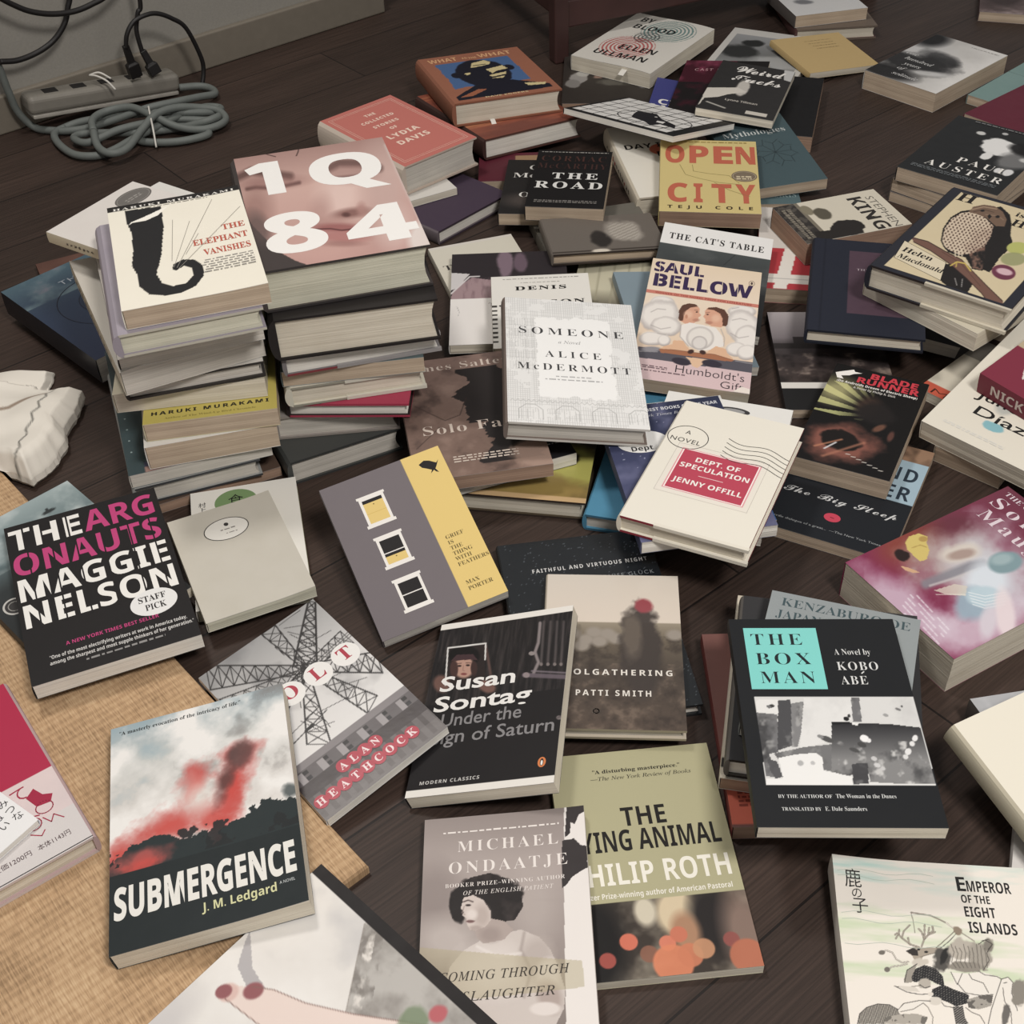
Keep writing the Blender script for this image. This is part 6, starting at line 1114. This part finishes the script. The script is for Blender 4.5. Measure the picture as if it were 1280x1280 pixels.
book('bellow', 'cream paperback with two seated white figures and purple display lettering', art=a_bellow, base=(220, 196, 170), pages='tan', res=.8)
book('faithful', 'glossy black hardcover with thin white capitals under the shepherd-field cover', 'hc', art=a_faith, base=(32, 36, 40), board=(34, 36, 38), pages='white', mat='foil', res=1.1)
book('blue_pb', 'cobalt blue paperback on the floor under the cream stamp-design hardcover', art=a_bluepb, base=(206, 206, 202), spine=(104, 98, 140), pages='tan')
book('white_eye', 'white paperback corner with a dark eye motif behind the stamp-design hardcover', art=a_eye, base=(222, 221, 216), pages='grey')
book('star', 'indigo starry-sky paperback with a white round sticker', art=a_star, base=(70, 76, 112), pages='white', res=1.1)
book('someone', 'pale grey hardcover printed with a fine city-facade drawing', 'hc', art=a_someone, base=(222, 222, 220), spine=(120, 106, 98), board=(206, 202, 194), pages='grey', mat='satin', res=.75)
book('dept', 'cream hardcover with a red postage stamp and black wavy postmark', 'hc', art=a_dept, base=(224, 219, 204), spine=(222, 216, 200), board=(150, 42, 56), flap=((220, 214, 198), .27), pages='cream', mat='matte', res=.8)
book('big_sleep', 'black paperback with silver script and a pale blue upper band', art=a_sleep, base=(28, 32, 38), pages='tan', res=1.)
# right
book('landscape', 'paperback with a grey moorland photo lying under the navy cloth hardcover', art=a_landscape, base=(52, 46, 46), pages='tan', res=1.1, group='books strewn across the floor')
book('m_book', 'beige paperback with an orange band under the white blue-splash paperback', art=a_mbook, base=(200, 192, 176), pages='cream')
book('blade', 'small thick black paperback with slanted red title lettering', art=a_blade, base=(22, 20, 21), pages='tan', res=.8)
book('under_navy', 'black book with grey page edges directly under the navy cloth hardcover', base=(30, 30, 32), pages='grey')
book('stephen', 'small thick paperback with sand-coloured cover and brown page edges', art=a_stephen, base=(204, 196, 176), spine=(60, 54, 50), pages='brown', res=1.)
book('navy', 'navy blue cloth hardcover with a plum panel', 'hc', art=a_navy, base=(36, 40, 54), board=(34, 38, 50), pages='cream', mat='matte', res=1.2)
book('dark_right', 'dark book with tan page edges beneath the bird-illustrated hardcover, at the frame edge', base=(36, 30, 30), pages='tan')
book('under_hawk', 'cream book lying directly under the bird-illustrated hardcover', base=(196, 188, 166), pages='cream')
book('under_diaz', 'tan-paged paperback supporting the white blue-splash paperback', base=(170, 160, 142), pages='tan')
book('diaz', 'white paperback with sparse black lettering and a pale blue paint splash', art=a_diaz, base=(216, 210, 194), pages='cream', res=1.1)
book('nick', 'small crimson book with white lettering down its spine', 'pb', art=a_nick, base=(132, 42, 62), spine=(126, 40, 58), pages='tan', res=1.2, spine_ink=[('NICK HORNBY', .016, .0115, .5, 'sansb', (206, 190, 184))])
book('teal_right', 'pale teal paperback partly under the crimson one at the right', art=a_teal_r, base=(120, 152, 148), pages='tan')
book('crimson', 'dark crimson paperback partly hidden by the black shattered-photo paperback', art=a_crimson, base=(110, 32, 52), pages='tan')
book('auster_c', 'lowest paperback beneath the black shattered-photo cover, tan page edges', base=(90, 84, 80), pages='tan', group=SA)
book('auster_b', 'middle paperback beneath the black shattered-photo cover', base=(110, 96, 84), pages='tan', group=SA)
book('auster', 'black paperback with shattered white shapes and spaced white capitals', art=a_auster, base=(34, 36, 38), pages='tan', res=1., group=SA)
book('hawk', 'black-edged hardcover with a drawing of a speckled bird of prey on a branch', 'hc', art=a_hawk, base=(40, 42, 52), board=(46, 38, 38), flap=((196, 188, 168), .40), pages='cream', res=.9)
book('maugham', 'thick paperback with a hazy pink and pale blue painting of a figure', art=a_maugham, base=(134, 44, 76), pages='cream', mat='gloss', res=.8)
# far
book('portrait', 'dark photo-covered book beneath the white fingerprint-ring paperback', art=a_portrait, base=(54, 48, 44), pages='brown', res=1.3)
book('kis', 'small teal paperback with pale capitals under the slate-teal paperback', art=a_kis, base=(80, 106, 112), pages='tan')
book('black_r', 'plain black paperback with pinkish page edges lying right of the pile', base=(24, 24, 26), pages='brown')
book('myth', 'slate-teal paperback with a faint botanical drawing and white serif title', art=a_myth, base=(66, 88, 94), pages='tan', res=1.1)
book('day_is', 'white hardcover with bold black capitals and a red-orange dot', 'hc', art=a_day, base=(222, 218, 206), spine=(212, 202, 180), board=(206, 196, 176), pages='cream', res=1.1, spine_ink=[('@', .03 + .013 * i, .011, .5, i, (150, 60, 56) if i in (3, 4, 9) else (70, 66, 62)) for i in range(12)])
book('open_city', 'yellow paperback with orange-red brushed capitals', art=a_open, base=(204, 183, 112), pages='brown', res=1., warp=curl(0, .6, 0))
book('ci_ma', 'royal blue booklet edge with white letters behind the grid-pattern book', art=a_cima, base=(62, 66, 138), pages='white')
book('photo_white', 'white book with a grey landscape photo beneath the kraft-coloured card', art=a_pwhite, base=(196, 194, 188), pages='white', res=1.2)
book('cast', 'dark red and black paperback behind the script-lettered charcoal paperback', art=a_cast, base=(72, 24, 38), pages='cream')
book('bird', 'white book with a black grid and a black bird shape', art=a_bird, base=(216, 214, 210), spine=(28, 28, 30), pages='white', res=1.2)
book('weird', 'charcoal paperback with brushy white script and a pale figure', art=a_weird, base=(46, 45, 45), pages='cream', res=1.)
book('by_blood', 'white paperback printed with teal and red concentric fingerprint rings', art=a_blood, base=(210, 206, 196), pages='cream', res=1.1, warp=lambda u, v: .012 * np.clip(u - .2, 0, 1) ** 2 * (1 - u) * 4 * .5)
book('top2', 'tan-paged hardcover under the white paperback at the top edge', 'hc', base=(110, 96, 84), spine=(86, 56, 54), board=(110, 96, 84), pages='cream')
book('top1', 'white paperback with grey smudges on the small stack at the top edge', art=a_top1, base=(206, 206, 204), spine=(96, 90, 86), pages='tan')
book('envelope', 'square kraft-brown card-covered booklet with faint small print', art=a_envelope, base=(192, 162, 104), pages='cream', mat='matte')
book('solitude', 'thick paperback with a black and white swirling photo, alone on the floor', art=a_solitude, base=(190, 188, 184), pages='tan', res=1.)
book('top_right', 'tan-paged paperback at the far upper right edge', art=a_topr, base=(90, 72, 72), pages='tan')
# lower right stack
book('red_pb', 'reddish-brown paperback with an orange label at the bottom of the collage-topped stack', art=a_redpb, base=(118, 76, 70), spine=(130, 62, 58), pages='brown', group=SB)
book('cream', 'cream paperback second from the bottom of the collage-topped stack', art=a_cream, base=(206, 198, 184), spine=(206, 196, 180), pages='brown', group=SB)
book('black_hc', 'black hardcover with a grey jacket in the collage-topped stack', 'hc', base=(52, 52, 54), spine=(96, 92, 88), board=(36, 34, 34), pages='white', group=SB)
book('oe', 'blue-grey paperback with dark teal serif capitals under the collage cover', art=a_oe, base=(140, 148, 150), spine=(150, 156, 156), pages='grey', group=SB, res=1.)
book('box', 'black paperback with a turquoise title square and a torn-paper collage', art=a_box, base=(30, 32, 35), pages='cream', group=SB, res=.7)
# foreground
book('wool', 'small hardcover with pale sky, sheep and a red patch in a brown field', 'hc', art=a_wool, base=(180, 168, 154), spine=(196, 184, 164), board=(150, 140, 120), pages='grey', mat='foil', res=.7)
book('grief', 'grey paperback with a yellow strip and three white window frames', art=a_grief, base=(112, 104, 108), pages='white', mat='matte', res=1.)
book('volt', 'paperback with a steel lattice tower photo and red lettered discs', art=a_volt, base=(200, 198, 196), pages='white', mat='gloss', res=.8)
book('dying', 'olive paperback with a blurred photo of orange lights along its bottom', art=a_dying, base=(170, 165, 126), pages='cream', res=.75, warp=None)
book('sontag', 'black paperback with white end strips and a framed face photo', art=a_sontag, base=(32, 30, 32), pages='cream', res=.6)
book('ond', 'sepia paperback with a portrait of a dark curly-haired woman', art=a_ond, base=(160, 146, 140), pages='white', res=.6, warp=curl(.0015, .6))
book('folder', 'glossy clear-covered portfolio with a black binding strip, on the mat', 'pb', art=a_folder, base=(216, 212, 206), spine=(206, 204, 200), pages='white', mat='satin', res=.9, cat='portfolio', name='portfolio')
book('sub', 'paperback with a burning forest under smoky sky and big white capitals', art=a_sub, base=(40, 48, 50), pages='cream', res=.7, warp=curl(.0015, .6))
book('red_jp', 'crimson hardcover with a pale pink paper band on the rush mat', 'hc', art=a_redjp, base=(190, 38, 72), spine=(190, 160, 160), board=(206, 190, 186), pages='cream', right=True, mat='matte', res=.8)
book('white_jp', 'thin white booklet with brushed characters lying on the crimson hardcover', art=a_whitejp, base=(228, 228, 228), spine=(206, 210, 220), pages='white', right=True, res=.8)
book('emperor', 'cream paperback with an ink drawing of an antlered rider and pale green mist', art=a_emp, base=(226, 219, 208), pages='cream', res=.5, warp=lambda u, v: .004 * np.clip(1 - u * 2.2, 0, 1) ** 2 * np.clip((v - .75) * 4, 0, 1))
book('pale_right', 'pale grey book edge under the ivory hardcover at the right border', base=(206, 202, 198), pages='grey')
book('small_grey', 'small grey paperback sticking out behind the ivory hardcover', art=a_smallG, base=(170, 172, 176), spine=(90, 84, 80), pages='grey')
book('white_right', 'plain ivory hardcover with a tiny printed emblem at the right border', 'hc', art=a_whiteR, base=(220, 214, 196), spine=(190, 182, 158), board=(196, 188, 164), pages='cream', mat='matte', res=1.)

# ------------------------------------------------------------------ cables, power strip, paper bag, chair, page markers
def spline(pts, n=8):
    P_ = [Vector(p) for p in pts]; P_ = [P_[0] * 2 - P_[1]] + P_ + [P_[-1] * 2 - P_[-2]]; out = []
    for i in range(1, len(P_) - 2):
        for k in range(n):
            t = k / n; a, b, c, d = P_[i - 1], P_[i], P_[i + 1], P_[i + 2]
            out.append(.5 * ((2 * b) + (c - a) * t + (2 * a - 5 * b + 4 * c - d) * t * t + (3 * b - a - 3 * c + d) * t ** 3))
    out.append(P_[-2]); return out
def tube(name, pts, r, mat, parent=None, n=8, seg=10, more=None, loops=None):
    V = []; F = []
    for path, closed in [(p, False) for p in [pts] + (more or [])] + [(l[-3:] + l + l[:4], True) for l in (loops or [])]:
        S = spline(path, n); S = S[3 * n:-3 * n] if closed else S; up_ = Vector((0, 0, 1)); b0 = len(V)
        for i, p in enumerate(S):
            t = (S[min(i + 1, len(S) - 1)] - S[max(i - 1, 0)]).normalized()
            if abs(t.dot(up_)) > .95: up_ = Vector((1, 0, 0))
            s_ = t.cross(up_).normalized(); u_ = s_.cross(t).normalized(); up_ = u_
            V += [tuple(p + (s_ * math.cos(2 * math.pi * k / seg) + u_ * math.sin(2 * math.pi * k / seg)) * r) for k in range(seg)]
        for i in range(len(S) - 1):
            for k in range(seg):
                a, b = b0 + i * seg + k, b0 + i * seg + (k + 1) % seg; F.append((a, b, b + seg, a + seg))
        F.append(tuple(b0 + k for k in range(seg))[::-1]); F.append(tuple(b0 + (len(S) - 1) * seg + k for k in range(seg)))
    return link_mesh(name, V, F, mat, parent, smooth=True)
BLACKC = simple('black_cable_rubber', (26, 24, 24), .5, .4, nscale=80)
GREYC = simple('grey_cable_rubber', (104, 109, 106), .55, .35, nscale=80, var=.06)
STRIP = simple('grey_strip_plastic', (128, 124, 116), .5, .4, nscale=60, var=.05)
TIE = simple('white_twist_tie', (206, 203, 196), .5, .4)
tag(tube('power_cable', [(-.737, 1.881, .12), (-.715, 1.897, .115), (-.689, 1.918, .118), (-.667, 1.936, .128), (-.649, 1.949, .147), (-.64, 1.957, .168), (-.632, 1.963, .195), (-.62, 1.972, .30), (-.60, 1.99, .5)], .0042, BLACKC,
         more=None), 'black cable dropping straight and curving left along the grey wall', 'cable', 'black cables hanging by the wall')
tag(tube('power_cable', [(-.76, 1.84, .31), (-.735, 1.857, .245), (-.711, 1.875, .218), (-.696, 1.887, .201), (-.678, 1.901, .185), (-.654, 1.92, .173), (-.627, 1.941, .168), (-.603, 1.96, .171), (-.581, 1.977, .179), (-.55, 2.0, .21), (-.53, 2.015, .30)], .0042, BLACKC),
    'black cable sagging in a wide arc near the top left corner', 'cable', 'black cables hanging by the wall')
def tapered(name, p0, p1, w0, w1, mat, parent=None, depth=.7):
    p0, p1 = Vector(p0), Vector(p1); t = (p1 - p0).normalized(); s_ = t.cross(Vector((.6, -.8, 0))).normalized(); u_ = s_.cross(t).normalized(); V = []
    for q, w in ((p0, w0), (p0.lerp(p1, .55), w0 * 1.15), (p0.lerp(p1, .6), w1), (p1, w1)):
        V += [tuple(q + s_ * a * w / 2 + u_ * b * w / 2 * depth) for a, b in ((-1, -1), (1, -1), (1, 1), (-1, 1))]
    F = [(3, 2, 1, 0), (12, 13, 14, 15)] + [(4 * k + i, 4 * k + (i + 1) % 4, 4 * k + 4 + (i + 1) % 4, 4 * k + 4 + i) for k in range(3) for i in range(4)]
    o = link_mesh(name, V, F, mat, parent); md = o.modifiers.new('bevel', 'BEVEL'); md.width = .0012; md.segments = 2; return o
# power strip leaning with its left end on the cable coil
st = bpy.data.objects.new('power_strip', None); col.objects.link(st); st.location = (-.61, 1.944, 0)
tag(st, 'grey power strip lying along the foot of the wall', 'power strip')
p0, p1 = Vector((-.712, 1.872, .030)), Vector((-.510, 2.012, .002)); ax = (p1 - p0); Ls = ax.length; ax.normalize(); bk = Vector((-.58, .80, 0)); bk = (bk - ax * bk.dot(ax)).normalized(); uz = ax.cross(bk).normalized()
uz = uz if uz.z > 0 else -uz
def strip_box(name, a0, a1, b0, b1, c0, c1, mat, bev):
    V = [tuple(p0 + ax * a + bk * b + uz * c - st.location) for c in (c0, c1) for a, b in ((a0, b0), (a1, b0), (a1, b1), (a0, b1))]
    o = link_mesh(name, V, [(0, 3, 2, 1), (4, 5, 6, 7), (0, 1, 5, 4), (1, 2, 6, 5), (2, 3, 7, 6), (3, 0, 4, 7)], mat, st)
    md = o.modifiers.new('bevel', 'BEVEL'); md.width = bev; md.segments = 4; return o
strip_box('housing', 0, Ls, 0, .042, .006, .034, STRIP, .008); strip_box('base', .004, Ls - .004, .001, .041, 0, .0065, simple('pale_strip_base', (160, 156, 148), .5), .002)
DARKS = simple('dark_socket_slot', (30, 28, 28), .6)
for k in range(4): strip_box('socket', .03 + k * .045, .052 + k * .045, .012, .030, .0335, .0348, DARKS, .0004)
# two plugs and their cables
def plug(label, body, cable):
    r0 = bpy.data.objects.new('power_plug', None); col.objects.link(r0); tag(r0, label, 'plug', 'black plugs in the power strip')
    tapered('plug_body', body[0], body[1], .010, .019, BLACKC, r0); tube('cord', cable, .0036, BLACKC, r0)
plug('black plug with a looped cord, left of the two in the power strip', ((-.569, 1.964, .105), (-.566, 1.972, .052)),
     [(-.479, 2.025, .006), (-.473, 2.036, .030), (-.473, 2.036, .055), (-.485, 2.027, .104), (-.501, 2.014, .125), (-.518, 2.001, .138), (-.533, 1.989, .141), (-.551, 1.976, .136), (-.563, 1.966, .121), (-.569, 1.963, .10)])
plug('black plug with a straight hanging cord, right of the two in the power strip', ((-.552, 1.992, .085), (-.540, 1.994, .046)),
     [(-.535, 2.005, .5), (-.538, 2.006, .30), (-.541, 2.003, .163), (-.548, 1.999, .141), (-.555, 1.994, .115), (-.553, 1.992, .08)])
# coiled grey extension cable, tied with a wire
Bz = [[(-.752, 1.882, .42), (-.746, 1.886, .151), (-.743, 1.888, .105), (-.741, 1.889, .070), (-.737, 1.893, .035), (-.72, 1.897, .008), (-.689, 1.885, .007), (-.663, 1.882, .007), (-.633, 1.888, .008), (-.59, 1.897, .016), (-.54, 1.905, .028), (-.498, 1.930, .026), (-.471, 1.962, .018), (-.452, 1.990, .010), (-.461, 2.016, .008), (-.482, 2.024, .010), (-.512, 2.012, .014)]]
LOOPS = [[(-.672, 1.892, .008), (-.683, 1.87, .008), (-.666, 1.832, .008), (-.635, 1.796, .008), (-.602, 1.788, .008), (-.579, 1.804, .008), (-.55, 1.835, .012), (-.50, 1.885, .018), (-.462, 1.935, .012), (-.436, 1.940, .008), (-.442, 1.917, .012), (-.49, 1.897, .022), (-.54, 1.905, .020), (-.60, 1.905, .016), (-.645, 1.903, .012)],
 [(-.61, 1.834, .026), (-.595, 1.792, .020), (-.573, 1.773, .018), (-.552, 1.788, .018), (-.536, 1.834, .026), (-.519, 1.868, .034), (-.492, 1.893, .032), (-.461, 1.912, .022), (-.436, 1.915, .016), (-.420, 1.892, .012), (-.427, 1.868, .012), (-.454, 1.855, .012), (-.49, 1.857, .018), (-.529, 1.875, .030), (-.566, 1.902, .032), (-.604, 1.900, .028), (-.619, 1.872, .028)],
 [(-.645, 1.842, .012), (-.618, 1.822, .014), (-.577, 1.848, .020), (-.533, 1.875, .018), (-.496, 1.892, .014), (-.45, 1.896, .008), (-.428, 1.882, .020), (-.445, 1.866, .020), (-.49, 1.868, .010), (-.55, 1.858, .010), (-.60, 1.862, .010), (-.638, 1.862, .010)],
 [(-.545, 1.835, .008), (-.524, 1.828, .007), (-.493, 1.826, .007), (-.464, 1.833, .007), (-.441, 1.850, .007), (-.46, 1.872, .008), (-.51, 1.876, .008), (-.545, 1.855, .008)]]
coil = bpy.data.objects.new('extension_cable', None); col.objects.link(coil); coil.location = (-.55, 1.86, 0); tag(coil, 'grey extension cable coiled and tied beside the power strip', 'cable')
c1 = tube('cable_coil', [tuple(Vector(p) - coil.location) for p in Bz[0]], .0058, GREYC, coil, loops=[[tuple(Vector(p) - coil.location) for p in b] for b in LOOPS])
tube('twist_tie', [tuple(Vector(p) - coil.location) for p in ((-.541, 1.912, .018), (-.535, 1.892, .036), (-.527, 1.862, .036), (-.519, 1.832, .026), (-.515, 1.812, .006))], .0015, TIE, coil, seg=6)
tag(tube('twist_tie', [(-.632, 1.95, .066), (-.618, 1.942, .067), (-.602, 1.934, .062), (-.590, 1.928, .050)], .0016, TIE, seg=6, more=[[(-.632, 1.95, .066), (-.615, 1.948, .070), (-.596, 1.938, .064)]]),
    'small white twist tie lying across the power strip', 'twist tie')

# crumpled white paper bag with printed marks
def paper_bag():
    out = [(-.68, 1.215), (-.561, 1.228), (-.530, 1.228), (-.526, 1.182), (-.479, 1.169), (-.483, 1.101), (-.478, 1.083), (-.487, 1.047), (-.499, 1.021), (-.53, 1.035), (-.575, 1.055), (-.68, 1.06)]
    cx, cy = -.556, 1.132; NB, NR = 220, 46                    # rings from the middle out to the outline
    o = np.array(out + out[:1]); L = np.r_[0, np.cumsum(np.hypot(*np.diff(o, axis=0).T))]; s_ = np.linspace(0, L[-1], NB, endpoint=False)
    bx, by = np.interp(s_, L, o[:, 0]), np.interp(s_, L, o[:, 1]); q = np.random.default_rng(3).normal(0, 1, NB); q = np.convolve(np.r_[q[-4:], q, q[:4]], np.ones(9) / 9, 'valid') * .004
    bx = bx + q; r = np.linspace(0, 1, NR)[:, None] ** .9; X = cx + (bx - cx) * r; Y = cy + (by - cy) * r
    D = np.hypot(X - bx, Y - by)
    rng = np.random.default_rng(7); C = rng.uniform([-.68, 1.01], [-.475, 1.235], (26, 2)); H = rng.uniform(-.008, .009, 26); G = rng.normal(0, .16, (26, 2))
    d2 = (X[..., None] - C[:, 0]) ** 2 + (Y[..., None] - C[:, 1]) ** 2; k = d2.argmin(-1); w = np.exp(-d2 / .0006); w /= w.sum(-1, keepdims=True)
    fac = (w * (H + G[:, 0] * (X[..., None] - C[:, 0]) + G[:, 1] * (Y[..., None] - C[:, 1]))).sum(-1)
    Z = .030 + fac + .012 * np.clip((1.15 - Y) / .13, 0, 1) * np.clip((D / .02), 0, 1) - .012 * (Y > 1.178) ; Z = Z - .012 * np.clip(1 - D / .012, 0, 1); Z = np.maximum(Z, np.where(-(X - MC.x) * MX.x - (Y - MC.y) * MX.y > -.002, H_ + .004, .004))
    base = np.array([224, 219, 209.]); Cc = np.tile(base, (NR * NB, 1)).reshape(NR, NB, 3)
    def seg(pts):
        M = np.full(X.shape, 9.)
        for (x1, y1), (x2, y2) in zip(pts[:-1], pts[1:]):
            L = (x2 - x1) ** 2 + (y2 - y1) ** 2 + 1e-12; t = np.clip(((X - x1) * (x2 - x1) + (Y - y1) * (y2 - y1)) / L, 0, 1); M = np.minimum(M, np.hypot(X - x1 - t * (x2 - x1), Y - y1 - t * (y2 - y1)))
        return M
    wob = [(x + .0025 * (-1) ** i, y) for i, (x, y) in enumerate([(-.511 + .0 * j - .004 * (j / 12), 1.166 - .012 * j) for j in range(13)])]
    m = np.clip(1.3 - seg(wob) / .0013, 0, 1); Cc = Cc * (1 - m[..., None]) + np.array([120, 118, 112]) * m[..., None]
    m = np.clip(1.4 - seg([(-.575, 1.128), (-.556, 1.121), (-.546, 1.124), (-.537, 1.136), (-.527, 1.149), (-.517, 1.156)]) / .0034, 0, 1); Cc = Cc * (1 - m[..., None]) + np.array([150, 134, 120]) * m[..., None]
    V = np.column_stack([X.ravel(), Y.ravel(), Z.ravel()]); F = [(k * NB + i, k * NB + (i + 1) % NB, (k + 1) * NB + (i + 1) % NB, (k + 1) * NB + i) for k in range(NR - 1) for i in range(NB)]; nf = len(F); Col = Cc.reshape(-1, 3)
    rim = V[-NB:].copy(); mid = rim.copy(); mid[:, 2] *= .5; mid[:, :2] += (mid[:, :2] - [cx, cy]) * .012; low = rim.copy(); im = (-(low[:, 0] - MC.x) * MX.x - (low[:, 1] - MC.y) * MX.y > -.002); low[:, 2] = np.where(im, H_ + .0006, .0015); mid[:, 2] = np.maximum(mid[:, 2], np.where(im, H_ + .003, 0)); low[:, :2] -= (low[:, :2] - [cx, cy]) * .03
    b0 = len(V) - NB; V = np.vstack([V, mid, low]); Col = np.vstack([Col, np.tile(base, (2 * NB, 1))])
    F += [(b0 + k * NB + i, b0 + k * NB + (i + 1) % NB, b0 + (k + 1) * NB + (i + 1) % NB, b0 + (k + 1) * NB + i) for k in range(2) for i in range(NB)]
    o = link_mesh('paper_bag', V, F, MAT_PRINT['matte'], None, lin(np.clip(np.array(Col), 0, 255)), smooth_n=nf)
    tag(o, 'crumpled white paper bag with a wavy printed line, beside the rush mat', 'paper bag')
paper_bag()

# reddish wooden chair: only the foot of it reaches into view
WOOD = simple('reddish_brown_wood', (66, 45, 43), .5, .35, nscale=14, var=.25)
ch = bpy.data.objects.new('wooden_chair', None); col.objects.link(ch); ch.location = (.112, 2.088, 0); ch.rotation_euler = (0, 0, math.radians(22)); tag(ch, 'reddish-brown wooden chair leg and rails behind the orange hardcover', 'chair')
def cbox(name, x0, x1, y0, y1, z0, z1, lean=(0, 0)):
    V = [(x + (lean[0] if z == z1 else 0), y + (lean[1] if z == z1 else 0), z) for z in (z0, z1) for x, y in ((x0, y0), (x1, y0), (x1, y1), (x0, y1))]
    o = link_mesh(name, V, [(0, 3, 2, 1), (4, 5, 6, 7), (0, 1, 5, 4), (1, 2, 6, 5), (2, 3, 7, 6), (3, 0, 4, 7)], WOOD, ch); md = o.modifiers.new('bevel', 'BEVEL'); md.width = .003; md.segments = 2; return o
for lx, ly, ln in ((0, 0, (0, 0)), (.62, 0, (0, 0)), (0, .40, (-.02, .03)), (.62, .40, (.02, .03))): cbox('leg', lx - .013, lx + .013, ly - .013, ly + .013, 0, .43, ln)
cbox('stretcher', .013, .607, -.008, .008, .055, .100); cbox('stretcher', .013, .607, .392, .408, .055, .100); cbox('stretcher', -.008, .008, .013, .387, .075, .105); cbox('stretcher', .612, .628, .013, .387, .075, .105)
cbox('seat', -.02, .64, -.02, .45, .43, .455); cbox('backrest', .0, .62, .405, .43, .60, .80, (0, .04)); cbox('back_post', -.013, .013, .40, .43, .455, .82, (0, .05)); cbox('back_post', .607, .633, .40, .43, .455, .82, (0, .05))

# white paper page markers peeking from two far books
def marker(key, lx, ly, z0, ln, wd, label):
    x, y, z, yaw, w, d, t, rx, ry = POSE[key]
    M_ = Matrix.Translation((x, y, z)) @ Euler((0, 0, yaw)).to_matrix().to_4x4() @ Euler((rx, 0, 0)).to_matrix().to_4x4() @ Euler((0, ry, 0)).to_matrix().to_4x4()
    V = []
    for k in range(5):
        a = k / 4; yy = -d / 2 + ly - a * ln; zz = t - z0 - .010 * max(0, a - .35) ** 1.5
        for s_ in (0, wd): V += [tuple(M_ @ Vector((lx + s_, yy, zz))), tuple(M_ @ Vector((lx + s_, yy, zz - .0005)))]
    F = [(4 * k, 4 * k + 2, 4 * k + 6, 4 * k + 4) for k in range(4)] + [(4 * k + 1, 4 * k + 5, 4 * k + 7, 4 * k + 3) for k in range(4)] + [(4 * k, 4 * k + 4, 4 * k + 5, 4 * k + 1) for k in range(4)] + [(4 * k + 2, 4 * k + 3, 4 * k + 7, 4 * k + 6) for k in range(4)] + [(0, 1, 3, 2), (16, 18, 19, 17)]
    tag(link_mesh('page_marker', V, F, simple('white_paper', (216, 213, 206), .8, .2)), label, 'page marker', 'white page markers in books')
marker('by_blood', .022, .012, .0024, .024, .010, 'white page marker hanging from the fingerprint-ring paperback')
marker('what', -.030, .010, .030, .018, .007, 'white page marker in the orange hardcover')
